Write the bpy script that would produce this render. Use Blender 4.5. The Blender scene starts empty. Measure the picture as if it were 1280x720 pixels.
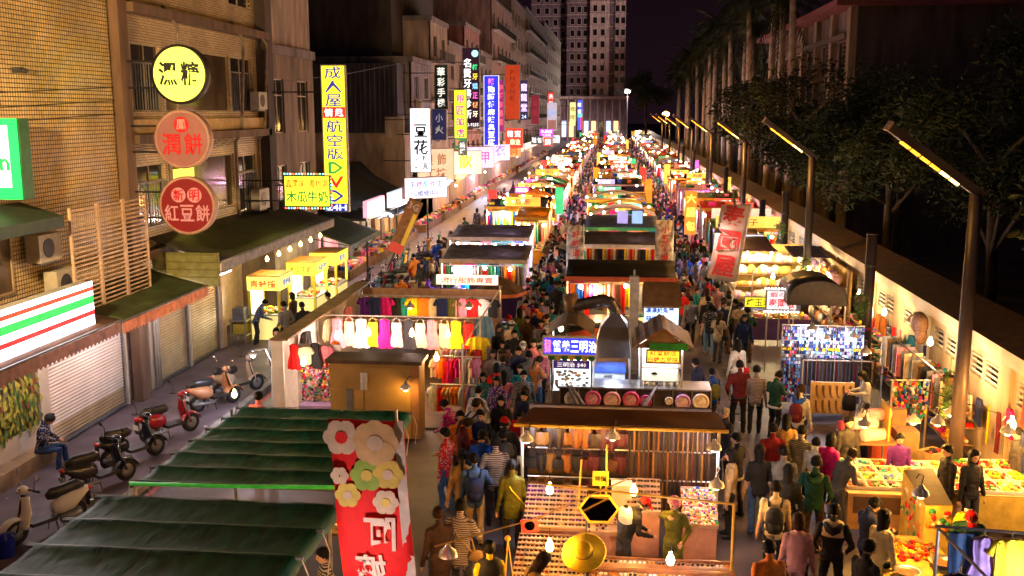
import bpy, math, random
import numpy as np
from mathutils import Vector, Matrix, noise as mnoise
R = math.radians
sc = bpy.context.scene
COL = sc.collection
rnd = random.Random(7)

# ---------------------------------------------------------------- camera
cam = bpy.data.cameras.new('camera'); cam.lens = 34.875; cam.sensor_width = 36; cam.clip_end = 2000; cam.clip_start = .1
camo = bpy.data.objects.new('camera', cam); COL.objects.link(camo)
camo.location = (0, 0, 8); camo.rotation_euler = (R(90 - 10.0607), 0, R(5.7135))
sc.camera = camo
# ---------------------------------------------------------------- night sky
w = bpy.data.worlds.new('World'); sc.world = w; w.use_nodes = True
nt = w.node_tree; bg = nt.nodes['Background']
tc = nt.nodes.new('ShaderNodeTexCoord'); sep = nt.nodes.new('ShaderNodeSeparateXYZ'); rmp = nt.nodes.new('ShaderNodeValToRGB')
nt.links.new(tc.outputs['Generated'], sep.inputs[0]); nt.links.new(sep.outputs['Z'], rmp.inputs[0]); nt.links.new(rmp.outputs[0], bg.inputs[0])
rmp.color_ramp.elements[0].position = 0.0; rmp.color_ramp.elements[0].color = (.0036, .0015, .0026, 1)
rmp.color_ramp.elements[1].position = .30; rmp.color_ramp.elements[1].color = (.0006, .0002, .0004, 1)
bg.inputs[1].default_value = 1.0
fill_sun = bpy.data.lights.new('fill_sun', 'SUN'); fill_sun.energy = .02; fill_sun.angle = R(10); fill_sun.color = (.75, .7, 1)  # faint cool sun added as fill, mainly for the roofs
mo = bpy.data.objects.new('fill_sun', fill_sun); COL.objects.link(mo); mo.rotation_euler = (R(35), R(20), 0)
# ---------------------------------------------------------------- render settings
sc.view_settings.view_transform = 'Standard'; sc.view_settings.look = 'None'
sc.view_settings.exposure = 1.6; sc.view_settings.gamma = 1
sc.render.engine = 'CYCLES'
sc.cycles.use_denoising = True
try: sc.cycles.denoiser = 'OPENIMAGEDENOISE'
except Exception: pass
sc.cycles.use_light_tree = True
sc.cycles.max_bounces = 5; sc.cycles.diffuse_bounces = 2; sc.cycles.glossy_bounces = 2; sc.cycles.transmission_bounces = 3
sc.cycles.transparent_max_bounces = 6
sc.cycles.sample_clamp_indirect = 3; sc.cycles.sample_clamp_direct = 0
sc.cycles.caustics_reflective = False; sc.cycles.caustics_refractive = False

# ---------------------------------------------------------------- materials
MATS = {}
def lin(h):
    h = h.lstrip('#'); out = []
    for i in (0, 2, 4):
        c = int(h[i:i+2], 16) / 255; out.append(c / 12.92 if c <= .04045 else ((c + .055) / 1.055) ** 2.4)
    return tuple(out)
def mat(name, col=(.5, .5, .5), rough=.6, metal=0, var=.25, scale=5, bump=0, emit=0, evar=0, alpha=1, trans=0, spec=.4, detail=4, sheer=0):
    """Principled surface with noise in its colour and relief; emit > 0 for what gives off light."""
    if name in MATS: return MATS[name]
    if isinstance(col, str): col = lin(col)
    m = bpy.data.materials.new(name); m.use_nodes = True; MATS[name] = m
    t = m.node_tree; b = t.nodes['Principled BSDF']
    b.inputs['Roughness'].default_value = rough; b.inputs['Metallic'].default_value = metal
    b.inputs['Specular IOR Level'].default_value = spec
    tcn = t.nodes.new('ShaderNodeTexCoord')
    nz = t.nodes.new('ShaderNodeTexNoise'); nz.inputs['Scale'].default_value = scale; nz.inputs['Detail'].default_value = detail
    t.links.new(tcn.outputs['Object'], nz.inputs['Vector'])
    mx = t.nodes.new('ShaderNodeMix'); mx.data_type = 'RGBA'
    mx.inputs[6].default_value = (*[c * (1 - var) for c in col], 1); mx.inputs[7].default_value = (*[min(1, c * (1 + var)) for c in col], 1)
    mr = t.nodes.new('ShaderNodeMapRange'); mr.inputs[1].default_value = .3; mr.inputs[2].default_value = .7
    t.links.new(nz.outputs['Fac'], mr.inputs[0]); t.links.new(mr.outputs[0], mx.inputs[0])
    t.links.new(mx.outputs[2], b.inputs['Base Color'])
    if bump:
        bp = t.nodes.new('ShaderNodeBump'); bp.inputs['Strength'].default_value = min(1, bump); bp.inputs['Distance'].default_value = .02
        t.links.new(nz.outputs['Fac'], bp.inputs['Height']); t.links.new(bp.outputs[0], b.inputs['Normal'])
    if emit:
        t.links.new(mx.outputs[2], b.inputs['Emission Color']); b.inputs['Emission Strength'].default_value = emit
    if trans: b.inputs['Transmission Weight'].default_value = trans
    if sheer:   # thin cloth that lets the lamps below shine through
        tl = t.nodes.new('ShaderNodeBsdfTranslucent'); ms_ = t.nodes.new('ShaderNodeMixShader'); ms_.inputs[0].default_value = sheer
        t.links.new(mx.outputs[2], tl.inputs['Color']); t.links.new(b.outputs[0], ms_.inputs[1]); t.links.new(tl.outputs[0], ms_.inputs[2]); t.links.new(ms_.outputs[0], t.nodes['Material Output'].inputs['Surface'])
    if alpha < 1: b.inputs['Alpha'].default_value = alpha
    return m
def glow(name, col, s, sample=True):
    """A light-giving surface (bulb, backlit sign face)."""
    if name in MATS: return MATS[name]
    m = mat(name, col, rough=.5, var=.10, scale=2.2, emit=s)
    if not sample: m.cycles.emission_sampling = 'NONE'
    return m
def obj_mat(name, prop=None, rough=.8, var=.25, scale=9, bump=.3, emit=0, stripe=0, spec=.3):
    """Surface whose colour is the object's own colour (or one of its custom colours)."""
    if name in MATS: return MATS[name]
    m = mat(name, (.5, .5, .5), rough, var=var, scale=scale, bump=bump, spec=spec)
    t = m.node_tree; b = t.nodes['Principled BSDF']
    mx = [n for n in t.nodes if n.type == 'MIX'][0]
    mx.inputs[6].default_value = (*[1 - var] * 3, 1); mx.inputs[7].default_value = (1, 1, 1, 1)
    if prop:
        a = t.nodes.new('ShaderNodeAttribute'); a.attribute_type = 'OBJECT'; a.attribute_name = prop; out = a.outputs['Color']
    else:
        a = t.nodes.new('ShaderNodeObjectInfo'); out = a.outputs['Color']
    mul = t.nodes.new('ShaderNodeMix'); mul.data_type = 'RGBA'; mul.blend_type = 'MULTIPLY'; mul.inputs[0].default_value = 1
    t.links.new(out, mul.inputs[6]); t.links.new(mx.outputs[2], mul.inputs[7]); t.links.new(mul.outputs[2], b.inputs['Base Color'])
    if emit:
        t.links.new(mul.outputs[2], b.inputs['Emission Color']); b.inputs['Emission Strength'].default_value = emit
    return m

# ---------------------------------------------------------------- mesh helpers
class MB:
    def __init__(s): s.v = []; s.f = []; s.m = []
    def add(s, vs, fs, mi=0, M=None):
        n = len(s.v)
        s.v += [tuple(M @ Vector(p)) if M else tuple(p) for p in vs]
        s.f += [tuple(i + n for i in f) for f in fs]; s.m += [mi] * len(fs)
        return s
    def box(s, c, d, mi=0, rz=0, M=None):
        x, y, z = d[0] / 2, d[1] / 2, d[2] / 2
        vs = [(i * x, j * y, k * z) for k in (-1, 1) for j in (-1, 1) for i in (-1, 1)]
        T = Matrix.Translation(c) @ (Matrix.Rotation(rz, 4, 'Z') if rz else Matrix())
        if M: T = M @ T
        return s.add(vs, [(0, 2, 3, 1), (4, 5, 7, 6), (0, 1, 5, 4), (2, 6, 7, 3), (0, 4, 6, 2), (1, 3, 7, 5)], mi, T)
    def bb(s, x0, x1, y0, y1, z0, z1, mi=0):
        return s.box(((x0 + x1) / 2, (y0 + y1) / 2, (z0 + z1) / 2), (x1 - x0, y1 - y0, z1 - z0), mi)
    def tube(s, p0, p1, r0, r1=None, n=8, mi=0, cap=True, ell=1):
        return s.path([p0, p1], [r0, r0 if r1 is None else r1], n, mi, cap, ell)
    def path(s, pts, r, n=8, mi=0, cap=True, ell=1):
        pts = [Vector(p) for p in pts]
        if not isinstance(r, (list, tuple)): r = [r] * len(pts)
        base = len(s.v); up = None
        for i, p in enumerate(pts):
            d = (pts[min(i + 1, len(pts) - 1)] - pts[max(i - 1, 0)])
            d = d.normalized() if d.length > 1e-9 else Vector((0, 0, 1))
            if up is None: up = Vector((0, 1, 0)) if abs(d.y) < .9 else Vector((1, 0, 0))
            a = d.cross(up); a = a.normalized() if a.length > 1e-6 else Vector((1, 0, 0)); b = a.cross(d).normalized(); up = b
            for k in range(n):
                t = 2 * math.pi * (k + .5) / n
                s.v.append(tuple(p + a * (math.cos(t) * r[i]) + b * (math.sin(t) * r[i] * ell)))
        for i in range(len(pts) - 1):
            for k in range(n):
                k2 = (k + 1) % n; o = base + i * n
                s.f.append((o + k, o + k2, o + n + k2, o + n + k)); s.m.append(mi)
        if cap:
            s.f.append(tuple(base + k for k in range(n))[::-1]); s.m.append(mi)
            o = base + (len(pts) - 1) * n; s.f.append(tuple(o + k for k in range(n))); s.m.append(mi)
        return s
    def lathe(s, prof, n=16, mi=0, M=None, cap=True):
        vs = [(r * math.cos(2 * math.pi * k / n), r * math.sin(2 * math.pi * k / n), z) for r, z in prof for k in range(n)]
        fs = [(i * n + k, i * n + (k + 1) % n, (i + 1) * n + (k + 1) % n, (i + 1) * n + k) for i in range(len(prof) - 1) for k in range(n)]
        if cap:
            if prof[0][0] > 1e-5: fs.append(tuple(range(n))[::-1])
            if prof[-1][0] > 1e-5: fs.append(tuple((len(prof) - 1) * n + k for k in range(n)))
        return s.add(vs, fs, mi, M)
    def ball(s, c, r, nu=10, nv=7, mi=0, M=None):
        if not isinstance(r, (list, tuple)): r = (r, r, r)
        T = Matrix.Translation(c) @ Matrix.Diagonal((*r, 1))
        if M: T = M @ T
        vs = [(0, 0, -1)]; 
        for j in range(1, nv):
            a = math.pi * j / nv
            vs += [(math.sin(a) * math.cos(2 * math.pi * k / nu), math.sin(a) * math.sin(2 * math.pi * k / nu), -math.cos(a)) for k in range(nu)]
        vs.append((0, 0, 1)); L = len(vs) - 1; fs = []
        for k in range(nu):
            k2 = (k + 1) % nu
            fs.append((0, 1 + k2, 1 + k)); fs.append((L, L - nu + k, L - nu + k2))
            for j in range(nv - 2): a = 1 + j * nu; fs.append((a + k, a + k2, a + nu + k2, a + nu + k))
        return s.add(vs, fs, mi, T)
    def prism(s, pts, d, mi=0, M=None):
        """2D outline (x, z) pulled from y = -d/2 to d/2."""
        n = len(pts)
        vs = [(p[0], -d / 2, p[1]) for p in pts] + [(p[0], d / 2, p[1]) for p in pts]
        fs = [tuple(range(n)), tuple(range(n, 2 * n))[::-1]] + [(i, i + n, (i + 1) % n + n, (i + 1) % n) for i in range(n)]
        return s.add(vs, fs, mi, M)
    def sheet(s, grid, th=0, mi=0, M=None):
        """rows of points -> a sheet; th > 0 gives it a back side th below (along -z) or (0,th,0) style vector"""
        a, b = len(grid), len(grid[0])
        vs = [p for row in grid for p in row]
        fs = [(i * b + j, i * b + j + 1, (i + 1) * b + j + 1, (i + 1) * b + j) for i in range(a - 1) for j in range(b - 1)]
        if th:
            t = Vector(th) if isinstance(th, (tuple, list)) else Vector((0, 0, -th)); n = len(vs)
            vs = list(vs) + [tuple(Vector(p) + t) for p in vs]
            fs += [tuple(i + n for i in f)[::-1] for f in list(fs)]
            ring = [j for j in range(b)] + [i * b + b - 1 for i in range(1, a)] + [(a - 1) * b + j for j in range(b - 2, -1, -1)] + [i * b for i in range(a - 2, 0, -1)]
            fs += [(ring[k], ring[k] + n, ring[(k + 1) % len(ring)] + n, ring[(k + 1) % len(ring)]) for k in range(len(ring))]
        return s.add(vs, fs, mi, M)
    def mesh(s, name, mats, smooth=False):
        me = bpy.data.meshes.new(name); me.from_pydata(s.v, [], s.f)
        for m in (mats if isinstance(mats, (list, tuple)) else [mats]): me.materials.append(m)
        me.polygons.foreach_set('material_index', s.m)
        if smooth: me.polygons.foreach_set('use_smooth', [True] * len(s.f))
        me.update(); return me
    def build(s, name, mats, parent=None, smooth=False, loc=None):
        return obj(name, s.mesh(name, mats, smooth), parent, loc)
def obj(name, me, parent=None, loc=None, rz=0, col=None):
    o = bpy.data.objects.new(name, me); COL.objects.link(o)
    if loc is not None: o.location = loc
    if rz: o.rotation_euler.z = rz
    if parent is not None: o.parent = parent
    if col is not None: o.color = (*(lin(col) if isinstance(col, str) else col), 1)
    return o
def tag(o, label=None, cat=None, group=None, kind=None):
    if label: o['label'] = label
    if cat: o['category'] = cat
    if group: o['group'] = group
    if kind: o['kind'] = kind
    return o
def thing(name, label, cat, loc=(0, 0, 0), rz=0, group=None):
    o = bpy.data.objects.new(name, None); COL.objects.link(o); o.location = loc; o.rotation_euler.z = rz
    o.empty_display_size = .1
    return tag(o, label, cat, group)
def struct(name, mb, mats, smooth=False): return tag(mb.build(name, mats, None, smooth), kind='structure')
def lamp(parent, loc, energy, col, r=.06, kind='POINT', rot=None, size=120, blend=1):
    key = (kind, round(energy, 3), tuple(round(c, 3) for c in col), r, size)
    L = LAMPS.get(key)
    if L is None:
        L = bpy.data.lights.new('lamp_light', kind); L.energy = energy; L.color = col; LAMPS[key] = L
        L.shadow_soft_size = r
        if kind == 'SPOT': L.spot_size = R(size); L.spot_blend = blend
    o = bpy.data.objects.new('lamp_light', L); COL.objects.link(o); o.location = loc
    if parent is not None: o.parent = parent
    if rot is not None: o.rotation_euler = rot
    o.visible_camera = False
    return o
LAMPS = {}
WARM = (1, .46, .085); TUNG = (1, .58, .21); COOL = (.82, .82, 1.0); SOD = (1, .47, .09); PINKW = (1, .64, .54)

# a bench scene where lettering and figures are turned into meshes; removed at the end
BENCH = bpy.data.scenes.new('bench')
def baked(o):
    BENCH.collection.objects.link(o); vl = BENCH.view_layers[0]; vl.update()
    dg = vl.depsgraph; dg.update()
    me = bpy.data.meshes.new_from_object(o.evaluated_get(dg), depsgraph=dg)
    bpy.data.objects.remove(o); return me
# ---------------------------------------------------------------- lettering
TXT = {}
def text_mesh(body, bold=.02, depth=.01):
    k = (body, bold, depth)
    if k not in TXT:
        cu = bpy.data.curves.new('lettering', 'FONT'); cu.body = body; cu.size = 1; cu.resolution_u = 1
        cu.offset = min(.022, bold * .45); cu.extrude = depth / 2; cu.align_x = 'CENTER'; cu.align_y = 'CENTER'
        o = bpy.data.objects.new('lettering', cu); me = baked(o); bpy.data.curves.remove(cu)
        xs = [v.co.x for v in me.vertices] or [0]; ys = [v.co.y for v in me.vertices] or [0]
        cx, cy = (min(xs) + max(xs)) / 2, (min(ys) + max(ys)) / 2
        for v in me.vertices: v.co.x -= cx; v.co.y -= cy
        me['w'] = max(xs) - min(xs); me['h'] = max(ys) - min(ys)
        TXT[k] = me
    return TXT[k]
def letter(body, parent, x, z, w, h, m, y=0, bold=.02, mirror=False):
    """upright lettering in the parent's xz plane facing -y, fitted into w by h"""
    src = text_mesh(body, bold); key = (body, bold, m.name)
    me = TXT.get(key)
    if me is None:
        me = src.copy(); me.materials.clear(); me.materials.append(m); TXT[key] = me
    o = bpy.data.objects.new('lettering', me); COL.objects.link(o); o.parent = parent
    o.location = (x, y, z); o.rotation_euler = (R(90), 0, 0)
    sx = w / max(.05, src['w']); sz = h / max(.05, src['h'])
    o.scale = (-sx if mirror else sx, sz, 1)
    return o

# ================================================================ the setting
def tile_mat(name, col, mortar, bw=.1, rh=.088, axis='yz', rough=.45, ms=.011, off=0):
    if name in MATS: return MATS[name]
    m = mat(name, col, rough=rough, var=.28, scale=.7, detail=6)
    t = m.node_tree; b = t.nodes['Principled BSDF']; mx = [n for n in t.nodes if n.type == 'MIX'][0]
    tcn = [n for n in t.nodes if n.type == 'TEX_COORD'][0]
    sp = t.nodes.new('ShaderNodeSeparateXYZ'); cb = t.nodes.new('ShaderNodeCombineXYZ'); t.links.new(tcn.outputs['Object'], sp.inputs[0])
    t.links.new(sp.outputs['XYZ'.index(axis[0].upper())], cb.inputs[0]); t.links.new(sp.outputs['XYZ'.index(axis[1].upper())], cb.inputs[1])
    br = t.nodes.new('ShaderNodeTexBrick'); br.offset = off; br.inputs['Scale'].default_value = 1
    br.inputs['Brick Width'].default_value = bw; br.inputs['Row Height'].default_value = rh; br.inputs['Mortar Size'].default_value = ms
    br.inputs['Mortar'].default_value = (*mortar, 1); br.inputs['Mortar Smooth'].default_value = .2; br.inputs['Bias'].default_value = 0
    t.links.new(cb.outputs[0], br.inputs['Vector'])
    dk = t.nodes.new('ShaderNodeMix'); dk.data_type = 'RGBA'; dk.blend_type = 'MULTIPLY'; dk.inputs[0].default_value = 1; dk.inputs[7].default_value = (.8, .76, .7, 1)
    t.links.new(mx.outputs[2], dk.inputs[6])
    t.links.new(mx.outputs[2], br.inputs['Color1']); t.links.new(dk.outputs[2], br.inputs['Color2'])
    t.links.new(br.outputs['Color'], b.inputs['Base Color'])
    bp = t.nodes.new('ShaderNodeBump'); bp.inputs['Distance'].default_value = .01; bp.inputs['Strength'].default_value = .7; bp.invert = True
    t.links.new(br.outputs['Fac'], bp.inputs['Height']); t.links.new(bp.outputs[0], b.inputs['Normal'])
    return m
def streak_mat(name, col, rough=.8, var=.45, sx=2.2, sz=.12, bump=.2, metal=0):
    """plaster or sheet metal with dirt streaks running down"""
    if name in MATS: return MATS[name]
    m = mat(name, col, rough=rough, var=var, scale=1, bump=bump, metal=metal, detail=8)
    t = m.node_tree; tcn = [n for n in t.nodes if n.type == 'TEX_COORD'][0]; nz = [n for n in t.nodes if n.type == 'TEX_NOISE'][0]
    mp = t.nodes.new('ShaderNodeMapping'); mp.inputs['Scale'].default_value = (sx, sx, sz * 4)
    t.links.new(tcn.outputs['Object'], mp.inputs[0]); t.links.new(mp.outputs[0], nz.inputs['Vector'])
    return m
asphalt = mat('asphalt', (.075, .058, .066), rough=.5, var=.6, scale=.7, bump=.25, detail=10)
paving = mat('paving', (.115, .085, .10), rough=.6, var=.3, scale=1.6, bump=.2, detail=8)
concrete = mat('concrete', (.26, .24, .22), rough=.75, var=.3, scale=3, bump=.2)
red_paint = mat('red_paint', (.32, .03, .035), rough=.5, var=.4, scale=6)
white_paint = mat('white_paint', (.62, .6, .58), rough=.6, var=.3, scale=5)
soil = mat('soil', (.03, .028, .02), rough=.9, var=.4, scale=2)
struct('ground', MB().bb(-260, 260, -40, 700, -.6, 0), asphalt)
struct('sidewalk', MB().bb(-13.2, -10.05, -10, 330, .004, .13), paving)
struct('kerb', MB().bb(-10.05, -9.85, -10, 330, .003, .14), concrete)
mk = MB()
mk.bb(-9.72, -9.6, -10, 200, .002, .006)
struct('road_marking', mk, red_paint)
mk = MB()
for y in range(10, 120, 7): mk.bb(3.35, 3.42, y, y + 6.9, .002, .005)
for y in (22.6, 29.4, 36.2, 43, 49.8): mk.bb(2.4, 4.6, y, y + .04, .002, .005)
struct('road_seam', mk, mat('seam_or_highlight', (.16, .13, .12), var=.4))

glass = mat('window_glass', (.02, .02, .022), rough=.08, var=.3, spec=.6)
glass_warm = mat('window_glass_warm', (.07, .045, .025), rough=.12, var=.4, scale=1.5, spec=.6)
alu = mat('aluminium_frame', (.42, .36, .27), rough=.45, metal=.3, var=.2)
dark_metal = mat('dark_metal', (.035, .033, .034), rough=.5, metal=.4, var=.3)
steel = mat('steel', (.5, .5, .52), rough=.3, metal=.9, var=.15)
grey_metal = mat('grey_metal', (.2, .2, .21), rough=.5, metal=.5, var=.25)
def facade(mb, x, y0, y1, z0, z1, holes, mi=0, rev=.14):
    """wall sheet in the plane X = x, facing +X, with openings (ya, yb, za, zb) and their reveals"""
    ys = sorted({y0, y1, *[c for h in holes for c in h[:2]]}); zs = sorted({z0, z1, *[c for h in holes for c in h[2:]]})
    for a, b in zip(ys, ys[1:]):
        for c, d in zip(zs, zs[1:]):
            if any(h[0] <= a and b <= h[1] and h[2] <= c and d <= h[3] for h in holes): continue
            mb.add([(x, a, c), (x, b, c), (x, b, d), (x, a, d)], [(0, 1, 2, 3)], mi)
    for a, b, c, d in holes:
        q = x - rev
        mb.add([(x, a, c), (x, b, c), (x, b, d), (x, a, d), (q, a, c), (q, b, c), (q, b, d), (q, a, d)], [(0, 4, 5, 1), (1, 5, 6, 2), (2, 6, 7, 3), (3, 7, 4, 0)], mi)
def window(parent, x, y0, y1, z0, z1, cols=2, rows=(1.0,), fm=alu, gm=glass, rec=.1, fw=.05, sill=None):
    """frame with its panes, set back in the wall opening"""
    q = x - rec; f = MB()
    f.bb(q - .03, q + .03, y0, y1, z0, z0 + fw); f.bb(q - .03, q + .03, y0, y1, z1 - fw, z1)
    f.bb(q - .028, q + .028, y0, y0 + fw, z0 + fw, z1 - fw); f.bb(q - .028, q + .028, y1 - fw, y1, z0 + fw, z1 - fw)
    for c in range(1, cols):
        yy = y0 + (y1 - y0) * c / cols; f.bb(q - .024, q + .024, yy - fw / 2, yy + fw / 2, z0 + fw, z1 - fw)
    acc = 0
    for r_ in rows[:-1]:
        acc += r_; zz = z0 + (z1 - z0) * acc; f.bb(q - .026, q + .026, y0 + fw, y1 - fw, zz - fw / 2, zz + fw / 2)
    wo = f.build('window', fm, parent)
    acc = 0
    for r_ in rows:
        for c in range(cols):
            ya, yb = y0 + (y1 - y0) * c / cols, y0 + (y1 - y0) * (c + 1) / cols
            g = gm[(c + int(acc * 10)) % len(gm)] if isinstance(gm, (list, tuple)) else gm
            MB().bb(q - .012, q - .004, ya + fw / 2, yb - fw / 2, z0 + (z1 - z0) * acc + fw / 2, z0 + (z1 - z0) * (acc + r_) - fw / 2).build('pane', g, wo)
        acc += r_
    if sill: MB().bb(x - .02, x + .12, y0 - .08, y1 + .08, z0 - .1, z0 - .02).build('sill', sill, wo)
    return wo
def aircon(parent, x, y, z, s=1, name='air_conditioner'):
    b = MB().box((0, 0, 0), (.32, .8 * s, .56 * s)).build(name, mat('aircon_case', (.42, .38, .32), var=.15), parent, loc=(x, y, z))
    g = MB().lathe([(.0, 0), (.2 * s, 0), (.2 * s, .012), (.0, .012)], 14)
    o = g.build('fan_grille', dark_metal, b); o.location = (.165, -.08, 0); o.rotation_euler.y = R(90)
    MB().bb(-.1, .1, -.3 * s, .3 * s, -.28 * s - .06, -.28 * s - .002).build('bracket', grey_metal, b)
    return b
def root(name, label, cat, group=None): return thing(name, label, cat, group=group)

# ---- tiled corner building
tileA = tile_mat('tan_wall_tile', (.66, .50, .26), (.09, .05, .025), bw=.095, rh=.098, ms=.012)
tileB = tile_mat('buff_wall_tile', (.60, .46, .28), (.07, .04, .02), bw=.21, rh=.075, ms=.007, off=.5)
shutter_white = mat('shutter_white', (.62, .54, .48), rough=.5, var=.1, scale=1.5)
shutter_tan = mat('shutter_tan', (.36, .26, .15), rough=.45, var=.2, scale=1.5, metal=.2)
bA = root('tiled_building', 'tan tiled corner building with roller shutters, awning and striped shop sign', 'building')
mbA = MB(); X0 = -13.0
holesA = [(19.0, 20.85, .95, 2.6), (21.25, 24.95, .13, 2.55), (25.05, 26.35, .13, 2.5), (27.0, 29.05, .13, 2.55), (29.2, 31.5, .13, 2.55)]
facade(mbA, X0, 8, 25.2, 3.0, 14, [], 0)
facade(mbA, X0, 8, 31.9, 0, 3.0, holesA, 1)
mbA.bb(-22, X0 - .16, 8, 25.2, 3.0, 14, 0); mbA.bb(-22, X0 - .16, 8, 31.9, 0, 3.0, 1)
mbA.bb(X0 - .2, X0, 8, 25.2, 14, 14.4, 1)
mbA.build('wall', [tileA, mat('plaster_cream', (.52, .44, .36), rough=.8, var=.15, scale=2)], bA)
def shutter(parent, y0, y1, z0, z1, m, x=X0 - .1, pitch=.085, name='roller_shutter', m2=None, zsplit=None):
    mb = MB(); z = z0; 
    while z < z1 - 1e-3:
        zz = min(z + pitch, z1); mi = 1 if zsplit and z < zsplit else 0
        mb.add([(x, y0, z), (x, y1, z), (x + .022, y1, (z + zz) / 2), (x + .022, y0, (z + zz) / 2), (x, y0, zz), (x, y1, zz)], [(0, 1, 2, 3), (3, 2, 5, 4)], mi); z = zz
    o = mb.build(name, [m, m2 or m], parent)
    for q in (y0, y1 - .06): MB().bb(x - .01, x + .05, q, q + .06, z0, z1).build('guide_rail', grey_metal, o)
    MB().bb(x + .026, x + .05, y0 + .06, y1 - .06, z0, z0 + .09).build('bottom_bar', grey_metal, o)
    return o
shutter(bA, 21.25, 24.95, .13, 2.55, shutter_white, m2=shutter_tan, zsplit=.62)
shutter(bA, 27.0, 29.05, .13, 2.55, shutter_tan)
shutter(bA, 29.2, 31.5, .13, 2.55, shutter_tan)
d = MB().bb(X0 - .12, X0 - .07, 25.05, 26.35, .13, 2.5).build('door', mat('door_steel', (.3, .22, .2), rough=.35, metal=.7, var=.3, scale=2), bA)
MB().bb(X0 - .068, X0 - .02, 25.2, 25.24, 1.05, 1.3).build('handle', steel, d)
MB().bb(X0 - .069, X0 - .055, 25.28, 26.2, .5, 2.3).build('door_panel', mat('door_steel2', (.36, .27, .25), rough=.3, metal=.7, var=.35, scale=1.5), d)
for yy, r_ in ((26.55, .035), (26.68, .05), (26.83, .03)):
    MB().tube((X0 + .06, yy, .13), (X0 + .06, yy, 2.9), r_).build('drain_pipe', mat('pipe_pvc', (.4, .36, .33), var=.2), bA, True)
MB().bb(X0 - .13, X0 - .06, 19.0, 20.85, .95, 2.6).build('mural_panel', mat('mural_brown', (.16, .10, .05), var=.5, scale=4), bA)
MB().bb(X0 + .0, X0 + .42, 18.0, 21.1, .13, .5).build('step_bench', mat('bench_wood', (.3, .2, .11), rough=.6, var=.4, scale=3), bA)
MB().bb(X0, X0 + .26, 25.25, 25.75, .13, 14).build('corner_pillar', streak_mat('pillar_brown', (.17, .10, .065)), bA)
# painted leaves of the mural, each a thin raised piece
ml = MB(); rl = random.Random(3)
for k in range(420):
    y = rl.uniform(19.05, 20.8); z = rl.uniform(1.0, 2.55); a = rl.gauss(-1.57, .5); L = rl.uniform(.12, .26); wd = L * .28
    dy, dz = math.cos(a), math.sin(a); x = X0 - .05 + rl.uniform(0, .1); mi = rl.choice((0, 0, 0, 1, 1, 2))
    ml.add([(x, y, z), (x + .02, y + dy * L * .5 - dz * wd, z + dz * L * .5 + dy * wd), (x, y + dy * L, z + dz * L), (x + .02, y + dy * L * .5 + dz * wd, z + dz * L * .5 - dy * wd)], [(0, 1, 2, 3)], mi)
tag(ml.build('ivy_leaves', [mat('leaf_yellow', (.30, .28, .03), var=.4), mat('leaf_green', (.06, .13, .02), var=.4), mat('leaf_red', (.25, .05, .03), var=.4)], bA), kind='stuff')
for yy, zz in ((19.2, 8.95), (20.9, 8.9), (18.6, 9.0)):
    c = MB().box((.1, 0, 0), (.2, .12, .12)).tube((.2, 0, 0), (.3, 0, -.03), .055).build('wall_camera', dark_metal, bA, loc=(X0, yy, zz))
# small awning over the upper doorway and its rail
MB().add([(X0, 18.3, 6.05), (X0, 20.7, 6.05), (X0 + 1.0, 20.7, 5.75), (X0 + 1.0, 18.3, 5.75), (X0 + 1.0, 20.7, 5.5), (X0 + 1.0, 18.3, 5.5), (X0, 20.7, 6.0), (X0, 18.3, 6.0)],
         [(0, 3, 2, 1), (3, 5, 4, 2), (1, 2, 4, 6), (0, 7, 5, 3)]).build('door_awning', mat('awning_dark_green', (.025, .045, .03), rough=.6, var=.3), bA)
window(bA, X0 + .12, 19.1, 20.2, 4.1, 5.7, 1, fm=mat('frame_tan', (.34, .24, .15)), gm=glass_warm)
aircon(bA, X0 + .3, 21.0, 5.0, 1.1); aircon(bA, X0 + .3, 21.6, 4.1, 1.1)
# ---- wooden slat screens on the ledge
slat_wood = mat('pale_slat', (.52, .36, .24), rough=.55, var=.25, scale=4)
sm = MB().box((0, 0, 0), (.03, 1.18, .038)).mesh('slat', slat_wood)
for k in range(3):
    t = thing('slat_screen', ('pale wooden slat screen panel beside the striped shop sign', 'pale wooden slat screen panel, middle one of three', 'pale wooden slat screen panel beside the brown corner pillar')[k], 'screen', (-12.2, 21.3 + 1.25 * k, 3.25), group='slat screens over the awning')
    for yy in (0, 1.18): MB().bb(-.03, .03, yy - .03, yy + .03, -.05, 2.6).build('post', slat_wood, t)
    for j in range(24):
        o = obj('slat', sm, t, (.0, .59, .06 + j * .107))
# ---- ground-floor awnings
def awning(name, label, xi, xo, y0, y1, zi, zo, m, mv, drop=.22, sc_=.16, n=12, stripe=None):
    t = root(name, label, 'awning'); rr = random.Random(int(y0 * 10))
    g = []
    for i in range(5):
        u = i / 4
        g.append([(xi + (xo - xi) * u, y0 + (y1 - y0) * j / n, zi + (zo - zi) * u - .05 * math.sin(u * math.pi) + rr.uniform(-.015, .015)) for j in range(n + 1)])
    MB().sheet(g, .02).build('cover', m, t, True)
    k = max(2, int((y1 - y0) / sc_)); mb = MB(); st = (y1 - y0) / k
    for j in range(k):
        a = y0 + j * st
        mb.prism([(0, 0), (st, 0), (st, -drop), (st * .5, -drop - .07), (0, -drop)], .012, 0, Matrix.Translation((xo, a, zo - .03)) @ Matrix.Rotation(R(90), 4, 'Z'))
    mb.build('valance', mv, t)
    for yy in (y0 + .1, (y0 + y1) / 2, y1 - .1): MB().tube((xi, yy, zi - .5), (xo - .06, yy, zo - .05), .02, n=6).build('arm', dark_metal, t)
    MB().tube((xo - .02, y0, zo), (xo - .02, y1, zo), .025, n=6).build('front_rail', grey_metal, t)
    return t
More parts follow.
